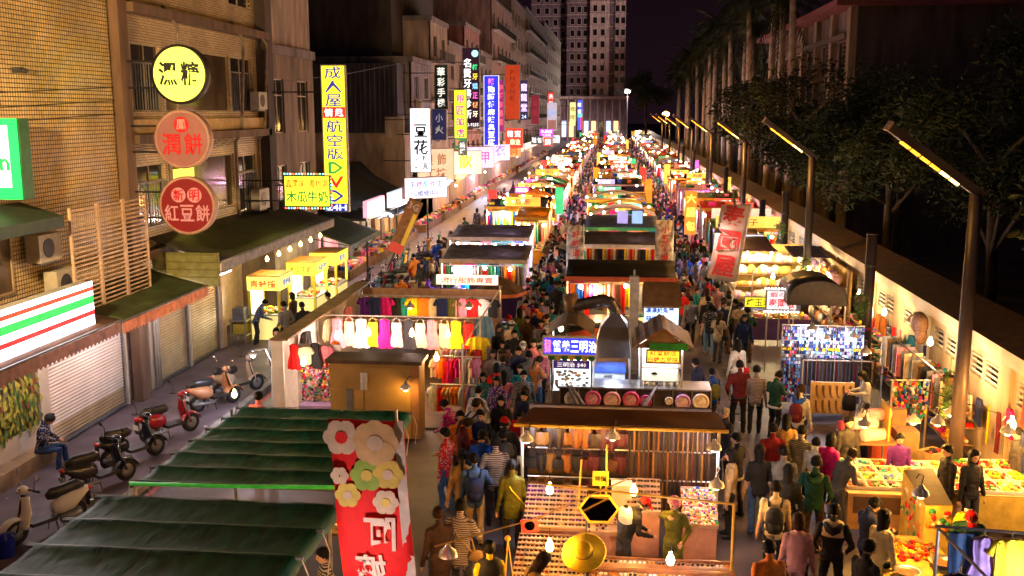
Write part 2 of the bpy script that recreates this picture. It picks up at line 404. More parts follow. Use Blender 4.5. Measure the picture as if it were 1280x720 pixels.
awning('shop_awning', 'long brown scalloped awning under the striped shop sign', -13, -11.25, 14.0, 21.5, 3.75, 3.25, mat('awning_brown', (.14, .07, .045), rough=.65, var=.4, scale=2), mat('valance_brown', (.24, .09, .04), var=.4))
awning('shop_awning', 'dark green awning with orange scalloped valance over the tan shutters', -13, -11.25, 21.55, 26.5, 3.7, 3.2, mat('awning_green', (.05, .075, .03), rough=.6, var=.4, scale=2), mat('valance_orange', (.55, .16, .04), var=.35))
aw = awning('shop_awning', 'dark awning above the yellow drink kiosks with hanging bulbs', -13, -10.9, 26.7, 38.2, 4.5, 3.85, mat('awning_dark', (.035, .035, .028), rough=.6, var=.5, scale=2), mat('valance_grey', (.2, .16, .09), var=.4))
MB().bb(-12.9, -10.95, 26.62, 26.68, 3.15, 4.1).build('end_board', mat('olive_board', (.16, .15, .04), var=.25), aw)
for k in range(4): MB().bb(-12.85, -11.0, 26.6, 26.618, 3.22 + k * .21, 3.4 + k * .21).build('board', mat('olive_board2', (.20, .19, .06), var=.25), aw)
awning('shop_awning', 'drooping dark green awning beside the tall yellow sign', -12.6, -10.3, 38.5, 43.5, 3.6, 2.75, mat('awning_green2', (.035, .06, .035), rough=.6, var=.4), mat('valance_green', (.05, .08, .04), var=.4), drop=.1)

# ---- building with the round signs
bB = root('shophouse', 'buff tiled shophouse carrying the three round signs', 'building')
mb = MB()
wB = [(26.35, 28.15, 8.0, 9.88), (28.35, 33.35, 8.0, 9.88), (33.5, 35.5, 8.0, 9.88), (26.2, 28.05, 4.8, 6.55), (28.25, 33.4, 4.8, 6.6), (33.55, 35.5, 4.4, 6.5), (27.5, 33, 11.6, 13.2), (33.6, 35.6, 11.6, 13.2)]
facade(mb, X0, 25.75, 36.3, 3.0, 15, wB, 0)
mb.bb(-22, X0 - .15, 25.75, 36.3, 3.0, 15, 0)
mb.build('wall', [tileB], bB)
for hI, (a, b_, c, d_) in enumerate(wB):
    big = b_ - a > 3
    window(bB, X0, a, b_, c, d_, 1 if big else 2, (.72, .28) if not big else (1.0,), fm=mat('frame_cream', (.46, .36, .22), var=.2), gm=glass if not big else glass_warm)
for z, dp in ((10.6, .45), (7.15, .4), (3.95, .3)):
    MB().bb(X0, X0 + dp, 25.75, 36.3, z, z + .25).build('cornice', streak_mat('cornice_brown', (.15, .09, .06)), bB)
MB().bb(X0, X0 + .2, 25.76, 36.3, 7.42, 7.8).build('tile_band', mat('band_orange', (.48, .3, .11), var=.3, scale=2), bB)
MB().bb(X0, X0 + .4, 36.0, 36.7, .1, 15).build('pillar', streak_mat('pillar_dark', (.07, .05, .04)), bB)
aircon(bB, X0 + .3, 35.3, 8.4, 1.1); aircon(bB, X0 + .3, 35.0, 4.9, 1.3)
sgn = MB().bb(X0 - .085, X0 - .07, 28.6, 30.2, 4.95, 6.3).build('window_poster', glow('poster_yellow_glow', (.75, .6, .05), .9, False), bB)  # poster given its own glow, with no lamp behind it
# rear wall of the open kiosk shop under it
kw = MB(); kw.bb(-14.4, -14.2, 31.9, 44, .13, 3.6)
kw.build('shop_interior', mat('shop_cream', (.6, .5, .36), var=.15), bB)
MB().bb(-14.2, -12.95, 31.62, 31.9, .13, 3.3).build('party_wall', mat('wall_cream2', (.62, .46, .3), var=.12), bB)
MB().bb(-14.19, -14.15, 32.2, 34.0, .6, 3.0).build('tile_panel', tile_mat('blue_tile', (.5, .66, .72), (.3, .4, .45), bw=1.5, rh=.2, ms=.012), bB)

# ---- narrow dark house and its neighbours
plA = streak_mat('plaster_brown', (.2, .145, .10)); plB = streak_mat('plaster_cream_old', (.36, .27, .2)); plC = streak_mat('plaster_grey', (.2, .17, .17)); plD = streak_mat('sheet_dark', (.05, .042, .048), sx=3)
lit_warm = glow('lit_window_warm', (.9, .55, .25), .6, False); lit_cool = glow('lit_window_cool', (.5, .6, .85), .5, False)
def house(label, y0, y1, h, wm, floors, cols, win=(1.2, 1.4), z0=3.2, fm=None, lit=(), balc=False, x=X0, name='shophouse', depth=8, rows=(1.0,), group=None):
    b = root(name, label, 'building', group); mb = MB(); holes = []; rr = random.Random(int(y0 * 7))
    fh = (h - z0 - .3) / floors; cw = (y1 - y0) / cols
    for f in range(floors):
        for c in range(cols):
            yc = y0 + cw * (c + .5); zc = z0 + fh * (f + .5); ww = min(win[0], cw * .8) / 2; wh = min(win[1], fh * .75) / 2
            holes.append((round(yc - ww, 3), round(yc + ww, 3), round(zc - wh, 3), round(zc + wh, 3)))
    facade(mb, x, y0, y1, 0, h, holes)
    mb.bb(x - depth, x - .15, y0, y1, 0, h); mb.build('wall', wm, b)
    MB().bb(x - depth, x + .12, y0 - .02, y1 + .02, h, h + .35).build('parapet', plC, b)
    for i, hh in enumerate(holes):
        window(b, x, *hh, 2, rows, fm=fm or alu, gm=lit_warm if i in lit else glass)
        if balc and i % cols == 0:
            MB().bb(x, x + .7, y0 + .1, y1 - .1, hh[2] - .45, hh[2] - .35).build('balcony_slab', concrete, b)
            rl_ = MB()
            for q in range(int((y1 - y0) / .35)): rl_.bb(x + .66, x + .69, y0 + .15 + q * .35, y0 + .18 + q * .35, hh[2] - .35, hh[2] + .35)
            rl_.bb(x + .65, x + .7, y0 + .1, y1 - .1, hh[2] + .35, hh[2] + .4); rl_.build('railing', dark_metal, b)
        if rr.random() < .3: aircon(b, x + .25, hh[0] + .4, hh[2] - .35)
    return b
house('narrow brown house with cream top storey beside the tall yellow sign', 36.75, 43.0, 10.2, plA, 2, 2, (1.4, 2.1), rows=(.7, .3))
c2 = root('upper_storey', 'cream upper storey set above the narrow brown house', 'building')
MB().bb(-20, -13.1, 36.8, 43, 10.6, 13).build('wall', plB, c2); MB().bb(-20, -12.8, 36.7, 43.1, 13, 13.2).build('roof', dark_metal, c2)
dB = root('metal_clad_building', 'dark sheet-metal side wall over a cream base behind the tall yellow sign', 'building')
MB().bb(-24, -13.4, 62, 71.5, 6.7, 11).build('cladding', plD, dB)
for k in range(34): MB().bb(-23.9 + k * .31, -23.8 + k * .31, 61.95, 62.0, 6.72, 10.98).build('cladding_rib', plD, dB)
MB().bb(-24, -13, 62.1, 71.5, 0, 6.69).build('wall', streak_mat('plaster_beige', (.33, .24, .17)), dB)
MB().bb(-14.2, -13.0, 61.9, 62.08, 6.4, 7.7).build('wall_stub', plB, dB)
rb = root('rear_block', 'unlit tall block rising behind the metal-clad wall', 'building')
MB().bb(-34, -15, 68, 84, 0, 19).build('wall', streak_mat('plaster_night_shade', (.05, .038, .035)), rb); MB().bb(-34.2, -14.8, 67.8, 84.2, 19, 19.4).build('parapet', plD, rb)  # night darkness is worked into the near-black wall colour
# black tarp over the vacant lot
g = []
for i in range(9):
    u = i / 8; g.append([(-16.5 + 5.2 * v / 6, 45.2 + 16 * u, 4.35 - .22 * v + .25 * math.sin(v * 1.1) - .5 * math.sin(u * math.pi) + (.6 if v < 2 else 0)) for v in range(7)])
lt = root('lot_canopy', 'big black tarpaulin canopy over the lot behind the tall yellow sign', 'canopy')
MB().sheet(g, .03).build('tarpaulin', mat('tarp_black', (.014, .016, .015), rough=.5, var=.4, bump=.3), lt, True)
for yy in (45.4, 52, 61): MB().tube((-11.4, yy, 0), (-11.4, yy, 3.0), .05).build('pole', dark_metal, lt)
for (lb, a, b_, h, m_, fl, co, bal) in (
    ('grey house with shuttered bays right after the metal-clad wall', 64.5, 71.5, 11.2, plC, 3, 2, False),
    ('pale house with stacked balconies behind the dental sign', 71.7, 79, 14.4, plB, 4, 2, True),
    ('brown four-storey house behind the blue sign', 79.2, 88, 13.2, plA, 3, 2, False),
    ('reddish house behind the vertical red sign', 88.2, 98, 15.4, streak_mat('plaster_red', (.24, .10, .08)), 4, 3, True),
    ('grey stepped house past the red sign', 98.2, 108, 13.6, plC, 3, 3, False),
    ('tall pinkish apartment house halfway down the street', 108.2, 129, 19.8, streak_mat('plaster_pink', (.3, .2, .18)), 5, 5, True),
    ('taller beige apartment house beside the neon sign', 129.2, 150, 22.2, plA, 6, 5, False),
    ('brown apartment house far down the row', 150.2, 190, 23, streak_mat('plaster_dim', (.13, .09, .075)), 6, 7, True),
    ('last pale apartment house of the row before the towers', 190.2, 250, 24.3, streak_mat('plaster_dim', (.13, .09, .075)), 6, 9, False)):
    house(lb, a, b_, h, m_, fl, co, (1.5 if b_ < 130 else 2.2, 1.5), balc=bal)

# ---- tower blocks closing the street
tw_m = streak_mat('tower_tile', (.68, .46, .46)); tw_shade = streak_mat('tower_tile_shaded', (.26, .17, .22))  # second tile is a darker copy, shade put into its colour
def tower(label, x0, x1, y, h, wm, cols, fl=3.3, zs=12.5):
    t = root('apartment_tower', label, 'tower')
    MB().bb(x0, x1, y, y + 18, 0, h).build('wall', wm, t)
    for k in range(int((h - zs) / fl)): MB().bb(x0 - .15, x1 + .15, y - .25, y, zs + k * fl - .35, zs + k * fl - .1).build('ledge', tw_m, t)
    me = MB().bb(-.55, .55, -.09, .0, -.8, .8).mesh('window', [mat('tower_glass', (.02, .016, .02), rough=.2)])
    mf = MB().bb(-.7, .7, -.06, .0, -.98, -.82).bb(-.7, -.57, -.06, .0, -.8, .9).bb(.57, .7, -.06, .0, -.8, .9).bb(-.7, .7, -.06, .0, .82, .95).mesh('window_frame', [tw_m])
    for k in range(int((h - zs) / fl)):
        for cx in cols:
            wo = obj('window', me, t, (cx, y - .002, zs + k * fl + 1.2)); obj('window_frame', mf, wo, (0, -.003, 0))
    return t
T1 = tower('pinkish apartment tower with paired windows at the end of the street', -6.8, -1.4, 290, 60, tw_m, (-5.4, -3.2))
tower('apartment tower wing with paired windows next to the dark sky', .3, 3.2, 291, 60, tw_m, (.85, 2.5))
tower('shadowed recessed tower wing between the two lit ones', -1.4, .3, 294, 60, tw_shade, ())
tower('dim tower wing with deep balconies rising behind the houses', -13.5, -6.8, 293, 60, tw_shade, (-11.9, -10, -8.2))
tower('leftmost dim tower wing half hidden by the houses', -24, -13.5, 297, 60, tw_shade, (-22, -19.5, -17, -14.8))
pd = root('tower_podium', 'low podium with canopy at the foot of the towers', 'building')
MB().bb(-16, 4.2, 286, 289.7, 0, 11.5).build('wall', tw_shade, pd); MB().bb(-16.4, 4.6, 285.4, 289.8, 11.6, 12.4).build('cornice', tw_m, pd)
for k in range(9): MB().bb(-15 + k * 2.1, -14.6 + k * 2.1, 285.5, 285.95, 0, 11.5).build('column', tw_m, pd)
for k in range(8): MB().bb(-14.4 + k * 2.1, -13.1 + k * 2.1, 285.85, 285.98, 1, 5.5).build('shop_front', (lit_cool, lit_warm, glass)[k % 3], pd)

# ---- boundary wall along the market, with louvred openings
wl = root('boundary_wall', 'long pale boundary wall with louvred openings behind the stalls', 'wall')
WX = 8.5; mw = MB(); wm_ = streak_mat('wall_cream', (.42, .32, .21), var=.3)
lv = []
y = 11.0
while y < 66:
    lv += [(y, y + .82, 1.98, 2.5), (y + .94, y + 1.76, 1.98, 2.5)]; y += 2.75
ys = sorted({8.0, 300.0, *[c for h in lv for c in h[:2]]})
for a, b_ in zip(ys, ys[1:]):
    hit = [h for h in lv if h[0] <= a and b_ <= h[1]]
    if hit: mw.bb(WX, WX + .16, a, b_, 0, 1.98); mw.bb(WX, WX + .16, a, b_, 2.5, 2.72)
    else: mw.bb(WX, WX + .16, a, b_, 0, 2.72)
mw.build('wall', wm_, wl)
MB().bb(WX - .12, WX + .3, 8, 300, 2.721, 3.05).build('coping', mat('coping_pale', (.5, .37, .28), rough=.7, var=.2, scale=2), wl)
MB().add([(WX - .16, 8, 3.055), (WX - .16, 300, 3.055), (WX + .9, 300, 3.4), (WX + .9, 8, 3.4), (WX + .9, 8, 3.3), (WX + .9, 300, 3.3)], [(0, 3, 2, 1), (3, 4, 5, 2)]).build('cap_roof', mat('cap_tile', (.10, .05, .03), rough=.6, var=.4, scale=4, bump=.4), wl)
MB().bb(WX + .3, WX + .5, 8, 300, .0, 3.2).build('backing', mat('painted_dark', (.01, .008, .007)), wl)  # near-black sheet added to stand for the dark behind the louvres
lm = MB().box((0, 0, 0), (.02, .8, .05), M=Matrix.Rotation(R(35), 4, 'Y')).mesh('louver', mat('louver_grey', (.35, .32, .28), var=.2))
fm_ = MB().bb(-.03, .03, -.41, -.37, -.26, .26).bb(-.03, .03, .37, .41, -.26, .26).mesh('window_frame', mat('louver_grey', (.35, .32, .28)))
for h in lv:
    f = obj('window_frame', fm_, wl, (WX + .04, (h[0] + h[1]) / 2, 2.24))
    for k in range(4): obj('louver', lm, f, (0, 0, -.19 + k * .125))
for k in range(20): MB().bb(WX - .06, WX - .002, 10.2 + k * 5.5, 10.5 + k * 5.5, .02, 2.7).build('pier', wm_, wl)
# ---- building behind the trees
br_ = root('school_building', 'pale building with tall shutters and red eave above the trees', 'building')
mb = MB(); hs = [(58 + k * 4.6, 60.6 + k * 4.6, 8.2, 11.9) for k in range(6)]
facade(mb, 13.0, 56.8, 86, 0, 13.6, [], 0); bm2 = MB()
# this one faces the street, so its facade is mirrored towards -X
def facade_w(mb, x, y0, y1, z0, z1, holes, rev=.3):
    t = MB(); facade(t, 0, y0, y1, z0, z1, holes, 0, rev)
    mb.add([(x - p[0], p[1], p[2]) for p in t.v], [f[::-1] for f in t.f])
mb = MB(); facade_w(mb, 13.0, 56.8, 86, 0, 13.6, hs); mb.bb(13.31, 40, 56.81, 86, 0, 13.6)
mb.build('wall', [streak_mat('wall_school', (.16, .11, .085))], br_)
MB().bb(13.0, 40, 56.55, 56.79, 0, 13.6).build('end_wall', streak_mat('wall_shade_tone', (.09, .06, .05)), br_)  # end wall's unlit look is put into this darker colour
MB().bb(11.8, 40, 56.2, 86.4, 13.61, 13.95).build('eave', mat('eave_red', (.2, .05, .045), var=.3), br_)
for h in hs:
    wo = MB().bb(13.14, 13.2, h[0], h[0] + .09, h[2], h[3]).bb(13.14, 13.2, h[1] - .09, h[1], h[2], h[3]).bb(13.14, 13.2, h[0] + 1.2, h[0] + 1.3, h[2], h[3]).build('window', alu, br_)
    for q in range(2):
        pn = MB().bb(13.22, 13.25, h[0] + .1 + q * 1.25, h[0] + 1.2 + q * 1.25, h[2], h[3]); pn.build('pane', glass, wo)
        bl = MB()
        for k in range(14): bl.box((13.16, h[0] + .66 + q * 1.22, h[2] + .2 + k * .26), (.05, 1.05, .05))
        bl.build('blind', mat('blind_grey', (.25, .24, .24)), wo)
for k in range(7): MB().bb(12.7, 12.995, 56.9 + k * 4.6, 57.6 + k * 4.6, 7.4, 13.6).build('pilaster', streak_mat('pilaster_cream', (.30, .22, .15)), br_)
MB().bb(12.6, 12.99, 57.61, 86, 12.0, 12.3).build('window_hood', mat('hood_dark', (.12, .08, .06)), br_)

# tube lights under the awnings
tube_m = glow('tube_light', (.95, .85, .9), 6, False)
for k, (y, e) in enumerate(((19.6, 18), (23.2, 20), (26.0, 9), (29.8, 9))):
    t = thing('tube_light', 'fluorescent tube under the scalloped awnings, %s along the shutters' % ('first', 'second', 'third', 'fourth')[k], 'lamp', (-12.1, y, 3.0)); MB().bb(-.05, .05, -.62, .62, .02, .07).build('housing', mat('tube_housing', (.5, .48, .46)), t); MB().tube((0, -.58, 0), (0, .58, 0), .018, n=8).build('tube', tube_m, t)
    for q in (-.35, .35): lamp(t, (.03, q, -.06), e, (1, .82, .84), .08)

# manhole covers, patches and litter on the road
for k, (x, y) in enumerate(((3.3, 26.4), (-2.6, 21.8), (-9.0, 28.5), (3.9, 30.6), (-8.9, 21.5))):
    t = thing('manhole_cover', ('round iron manhole cover in the wall-side aisle by the leather jacket', 'round iron manhole cover among the walkers', 'round iron manhole cover on the road past the clothes stall', 'round iron manhole cover past the food counter', 'round iron manhole cover beside the scooters')[k], 'manhole cover', (x, y, .002)); MB().lathe([(.34, 0), (.34, .012), (.31, .012), (.31, .006), (0, .006)], 24).build('rim', dark_metal, t); MB().lathe([(.3, .007), (.3, .014), (0, .014)], 24).build('lid', mat('iron', (.06, .05, .05), rough=.4, metal=.6, var=.5, scale=30, bump=.6), t)
mk = MB(); r5 = random.Random(15)
for k in range(14):
    x, y = r5.choice((r5.uniform(2.3, 4.6), r5.uniform(-9.6, -8.2), r5.uniform(-3.2, -1.7))), r5.uniform(15, 48); a, b_ = r5.uniform(.3, .9), r5.uniform(.4, 1.6)
    mk.add([(x + a * r5.uniform(.35, .55) * i, y + b_ * r5.uniform(.35, .55) * j, .0015 + k * .0001) for i, j in ((-1, -1), (1, -1), (1, 1), (-1, 1))], [(0, 1, 2, 3)])
struct('road_patch', mk, mat('patch', (.035, .03, .034), rough=.6, var=.4))
lt_ = MB()
for k in range(260):
    x, y = r5.choice((r5.uniform(2.2, 4.6), r5.uniform(-9.8, -8.2), r5.uniform(-3.3, -1.6), r5.uniform(-12.4, -10.0))), r5.uniform(13, 55); z = .14 if x < -9.85 else .008; s_ = r5.uniform(.02, .07); q = r5.random() * 3
    lt_.add([(x + math.cos(q + a) * s_, y + math.sin(q + a) * s_ * .7, z + .01 * (i % 2)) for i, a in enumerate((0, 1.6, 3.1, 4.7))], [(0, 1, 2, 3)], k % 3)
tag(lt_.build('litter', [mat('litter_paper', (.5, .46, .42)), mat('litter_dark', (.05, .04, .03)), mat('litter_red', (.35, .08, .05))]), 'scraps of paper littering the road and pavement', 'litter', kind='stuff')

# pipes, cables and window grilles on the old fronts
for y, r_ in ((28.25, .05), (33.45, .06), (35.75, .045)): MB().path([(X0 + .08, y, 3.3), (X0 + .08, y, 7.0), (X0 + .3, y + .05, 7.3), (X0 + .5, y + .05, 10.4), (X0 + .1, y, 11)], r_, 7).build('drain_pipe', mat('pipe_old', (.22, .16, .12), var=.4), bB)
for k in range(6): MB().path([(X0 + .1, 25.8, 7.0 + k * .07), (X0 + .25, 29 + k * .3, 6.75 + k * .05), (X0 + .12, 33, 6.95 + k * .06), (X0 + .2, 36.5, 6.9 + k * .1)], .012, 4).build('cable', dark_metal, bB)
for (a, b_, c, d_) in wB[:1] + wB[2:4] + wB[5:6]:
    n = int((b_ - a) / .16)
    for q in range(n + 1): MB().bb(X0 + .01, X0 + .03, a + (b_ - a) * q / n - .008, a + (b_ - a) * q / n + .008, c, c + (d_ - c) * .7).build('grille_bar', grey_metal, bB)
    MB().bb(X0 + .005, X0 + .035, a, b_, c + (d_ - c) * .7, c + (d_ - c) * .7 + .03).build('grille_bar', grey_metal, bB)
for k in range(3): MB().path([(X0 + .05, 14, 7.9 + k * .3), (X0 + .04, 19, 7.75 + k * .3), (X0 + .05, 25.2, 7.95 + k * .34)], .012, 4).build('cable', dark_metal, bA)

# ================================================================ signs
case_grey = mat('sign_case', (.3, .28, .26), rough=.5, metal=.3, var=.2)
def ink(col, e=0):
    """paint on a dark sign, or translucent lettering in front of the tubes of a backlit one"""
    key = 'ink_' + '_'.join('%g' % round(c, 3) for c in col) + '_%g' % e
    return glow(key, col, e * .55, False) if e else mat(key, col, rough=.5, var=.15)
def face_mat(col, e): return glow('signface_' + '_'.join('%g' % round(c, 3) for c in col) + '_%g' % e, col, e * .62) if e else mat('signface_' + '_'.join('%g' % round(c, 3) for c in col), col, var=.2, scale=2)
def sign(label, x, y, z, w, h, col, e, texts=(), depth=.22, rz=0, case=None, bracket=True, name='shop_sign', rim=.035, blocks=(), group=None, both=False):
    t = thing(name, label, 'sign', (x, y, z), rz, group)
    cm = case or case_grey
    MB().bb(-w / 2, w / 2, -depth / 2 + .012, depth / 2, -h / 2, h / 2).build('case', cm, t)
    fr = MB(); d0 = -depth / 2
    fr.bb(-w / 2, w / 2, d0 - .008, d0 + .01, h / 2 - rim, h / 2 + .004); fr.bb(-w / 2, w / 2, d0 - .008, d0 + .01, -h / 2 - .004, -h / 2 + rim)
    fr.bb(-w / 2 - .004, -w / 2 + rim, d0 - .009, d0 + .011, -h / 2, h / 2); fr.bb(w / 2 - rim, w / 2 + .004, d0 - .009, d0 + .011, -h / 2, h / 2)
    fr.build('frame', cm, t)
    MB().bb(-w / 2 + rim, w / 2 - rim, d0 + .0, d0 + .008, -h / 2 + rim, h / 2 - rim).build('face_panel', face_mat(col, e), t)
    for (bx, bz, bw, bh, bc, be) in blocks: MB().bb(bx - bw / 2, bx + bw / 2, d0 - .006, d0 - .001, bz - bh / 2, bz + bh / 2).build('colour_panel', ink(bc, be), t)
    for tx in texts:
        s_, x_, z_, w_, h_, c_, e_ = tx[:7]
        letter(s_, t, x_, z_, w_, h_, ink(c_, e_), y=d0 - .012, bold=tx[7] if len(tx) > 7 else .025)
    if bracket:
        L = abs(-13 - x) - w / 2
        for zz in (-h * .32, h * .32): MB().tube((-w / 2 - L, 0, zz), (-w / 2, 0, zz), .03, n=6).build('bracket', dark_metal, t)
    return t
def column(chars, x, z0, dz, w, h, c, e, bold=.025): return [(ch, x, z0 - i * dz, w, h, c, e, bold) for i, ch in enumerate(chars)]
def disc(label, x, y, z, r, col, e, texts, rimm, depth=.25, badges=()):
    t = thing('round_sign', label, 'sign', (x, y, z)); M = Matrix.Rotation(R(90), 4, 'X')
    MB().lathe([(r, -depth / 2), (r, depth / 2 - .02), (r - .03, depth / 2), (0, depth / 2)], 40, M=M).build('case', rimm, t, True)
    MB().lathe([(r - .06, depth / 2 + .012), (r - .06, depth / 2 + .001), (r + .012, depth / 2 - .03), (r + .012, depth / 2 + .012)], 40, M=M, cap=False).build('rim', rimm, t)
    MB().lathe([(r - .06, depth / 2), (r - .06, depth / 2 + .006), (0, depth / 2 + .006)], 40, M=M).build('face_panel', face_mat(col, e), t)
    for bx, bz, br, bc, be in badges: MB().lathe([(br, 0), (br, .005), (0, .005)], 24, M=Matrix.Translation((bx, -depth / 2 - .007, bz)) @ M).build('badge', ink(bc, be), t)
    for tx in texts: letter(tx[0], t, *tx[1:5], ink(tx[5], tx[6]), y=-depth / 2 - .022, bold=tx[7] if len(tx) > 7 else .03)
    for zz in (-r * .45, r * .45): MB().tube((-13.05 - x, 0, zz), (-math.sqrt(r * r - zz * zz) + .05, 0, zz), .03, n=6).build('bracket', dark_metal, t)
    return t
BLK = (.012, .012, .02); RED = (.6, .01, .015); WHT = (.85, .85, .82); YEL = (.9, .78, .03); BLU = (.02, .03, .42)
disc('round lit yellow-green sign with dark brush characters, topmost of three', -11.28, 25.6, 8.97, .76, (.62, .72, .07), 1.5,
     [('潶', -.3, .02, .5, .62, BLK, 0, .05), ('糖', .3, .02, .5, .62, BLK, 0, .05)], mat('rim_black', (.03, .02, .02), var=.2))
disc('round pale pink sign with red characters, middle of three', -11.3, 25.6, 7.29, .76, (.33, .13, .12), .07,
     [('鳳', 0, .38, .26, .28, (.6, .33, .3), .1, .03), ('潤', -.3, -.12, .5, .56, RED, .12, .035), ('餅', .3, -.12, .5, .56, RED, .12, .035)], mat('rim_pink', (.5, .3, .25), var=.2), badges=[(0, .38, .21, RED, .12)])
disc('round dark red sign with pink characters, lowest of three', -11.27, 25.6, 5.54, .77, (.20, .004, .008), .14,
     [('新', -.22, .28, .28, .3, (.5, .01, .015), .2, .03), ('明', .22, .28, .28, .3, (.5, .01, .015), .2, .03)] +
     [(c, x_, -.2, .38, .44, (.5, .2, .19), .3, .03) for c, x_ in zip('紅豆餅', (-.43, 0, .43))], mat('rim_pink', (.5, .3, .25), var=.2), badges=[(-.22, .28, .2, (.5, .2, .19), .3), (.22, .28, .2, (.5, .2, .19), .3)])
# tall yellow sign
sign('tall yellow vertical sign with blue, green and red lettering', -10.25, 36.5, 7.0, .92, 5.4, (.85, .72, .02), 1.15,
     [('成', 0, 2.42, .62, .46, BLU, .5), ('人', 0, 1.92, .62, .44, BLU, .5), ('屋', 0, 1.42, .6, .46, BLU, .5), ('情', -.2, .98, .32, .3, WHT, 1.2), ('趣', .2, .98, .32, .3, WHT, 1.2), ('航', 0, .48, .62, .46, BLU, .5), ('空', 0, -.04, .6, .44, BLU, .5), ('版', 0, -.53, .62, .42, BLU, .5),
      ('D', 0, -1.05, .56, .44, (.01, .3, .06), .7, .08), ('V', 0, -1.58, .6, .44, (.7, .02, .02), .8, .08), ('D', 0, -2.1, .56, .44, BLU, .6, .08), ('24H', 0, -2.53, .75, .22, WHT, 1.1, .06)],
     blocks=[(0, .98, .84, .4, (.6, .01, .01), .8), (0, -2.53, .84, .3, BLU, .6)], name='vertical_sign')
mg = sign('yellow and green papaya milk sign with coloured bulbs round its edge', -10.6, 34, 5.27, 1.66, 1.1, (.85, .85, .03), 1.1,
     [('真國味', -.42, .26, .66, .3, (.75, .1, .02), .8, .03), ('蜜桃湯', .42, .26, .66, .3, (.75, .1, .02), .8, .03), ('木瓜牛奶', 0, -.2, 1.5, .42, (.01, .25, .05), .5, .05)], case=mat('case_green', (.02, .2, .06)))
bc = [glow('bulb_' + n, c, 4, False) for n, c in (('red', (1, .05, .03)), ('green', (.1, 1, .15)), ('blue', (.1, .2, 1)), ('amber', (1, .6, .1)))]
for k in range(16):
    for zz in (.6, -.6): MB().ball((-.8 + k * .106, -.08, zz), .028, 6, 4).build('bulb', bc[(k + (zz > 0)) % 4], mg)
for k in range(9): MB().ball((.87, -.08, -.5 + k * .12), .028, 6, 4).build('bulb', bc[k % 4], mg)
sign('tall white sign with black brush characters and red seal', -10.8, 56, 6.42, 1.18, 3.6, (.85, .83, .88), 1.3,
     [('招', 0, 1.32, .42, .42, (.7, .15, .2), .8, .01), ('台灣', -.38, .82, .2, .16, (.7, .05, .1), .8), ('豆', .03, .55, .75, .72, BLK, 0, .05), ('花', .03, -.38, .85, .85, BLK, 0, .05), ('Q', -.28, -1.02, .3, .3, BLK, 0), ('Q', -.28, -1.45, .3, .3, BLK, 0), ('粉', .26, -1.0, .34, .38, BLK, 0), ('圓', .26, -1.45, .34, .38, BLK, 0)], name='vertical_sign')
MB().lathe([(.3, 0), (.3, .006), (.275, .006), (.275, 0)], 24, M=Matrix.Translation((-10.8, 55.87, 7.74)) @ Matrix.Rotation(R(90), 4, 'X'), cap=False).build('seal_ring', ink((.7, .15, .2), .8), bpy.data.objects['vertical_sign.001']).matrix_parent_inverse = Matrix.Translation((10.8, -56, -6.42))
sign('small dark blue sign behind the white bean-curd sign', -10.4, 60, 7.25, .9, 1.85, (.02, .02, .07), .4, [('小', -.0, .4, .45, .5, (.35, .35, .4), .5), ('火', .0, -.3, .5, .5, (.35, .33, .3), .5)])
sign('black vertical sign with white brush characters', -10.6, 62, 9.5, .84, 2.75, (.01, .012, .01), .2, column('華彩手機', 0, .95, .63, .48, .52, (.7, .7, .6), 1, .04), name='vertical_sign')
sign('yellow-green vertical sign with magenta characters', -10.02, 66, 7.5, .86, 3.9, (.62, .75, .02), 1.1, column('銀匠的店', 0, 1.35, .74, .55, .58, (.75, .05, .3), .9, .05), name='vertical_sign', blocks=[(0, -1.55, .8, .7, (.03, .25, .1), .6), (-.2, -1.5, .3, .4, (.8, .2, .1), .8)])
sign('tall black dental sign with two columns of coloured characters', -10.15, 72, 9.7, 1.25, 5.65, (.025, .006, .02), .35, column('名賢牙醫診所', -.25, 1.75, .72, .55, .62, WHT, 1.3, .045) +
     [(c, .3, 1.45 - i * .66, .38, .42, q, 1.2, .04) for i, (c, q) in enumerate(zip('植牙矯正假牙', ((.03, .7, .2), (.85, .6, .05), (.2, .5, .9), (.8, .1, .5), (.85, .35, .1), (.8, .75, .5))))] + [('22-9255', .05, -2.6, 1.0, .24, WHT, 1.1)], name='vertical_sign')
MB().lathe([(.24, 0), (.24, .01), (0, .01)], 20, M=Matrix.Translation((.3, -.125, 2.4)) @ Matrix.Rotation(R(90), 4, 'X')).build('round_emblem', ink((.3, .75, .85), 1.3), bpy.data.objects['vertical_sign.004'])
sign('tall bright blue sign with white characters and white border', -9.65, 80, 8.1, 1.2, 5.5, (.015, .02, .75), 1.1, [('辣', 0, 2.3, .5, .5, (.9, .2, .2), 1.2)] + column('簡師傅麻辣臭豆腐', 0, 1.7, .6, .55, .5, WHT, 1.4, .045), name='vertical_sign', case=mat('case_white_lit', (.8, .78, .85), emit=.5))
sign('narrow magenta sign with red characters behind the blue sign', -9.3, 83, 8.5, .7, 4.2, (.22, .01, .12), .6, column('中壢市場館', 0, 1.5, .7, .5, .52, (.85, .08, .1), 1.2, .04), name='vertical_sign')
sign('tall orange-red banner sign with dark lettering', -8.75, 88, 9.7, 1.25, 4.7, (.5, .05, .012), .38, column('PHONE', 0, 1.7, .55, .4, .42, (.25, .02, .01), .3), name='vertical_sign')
sign('purple and white neon style vertical sign', -9.85, 112, 9.3, .9, 4.4, (.03, .02, .06), .5, column('寵龍堂', 0, 1.4, 1.1, .7, .85, (.65, .45, .95), 1.5, .03) + [('24', 0, -1.8, .5, .4, (.4, .6, .95), 1.3)], name='vertical_sign')
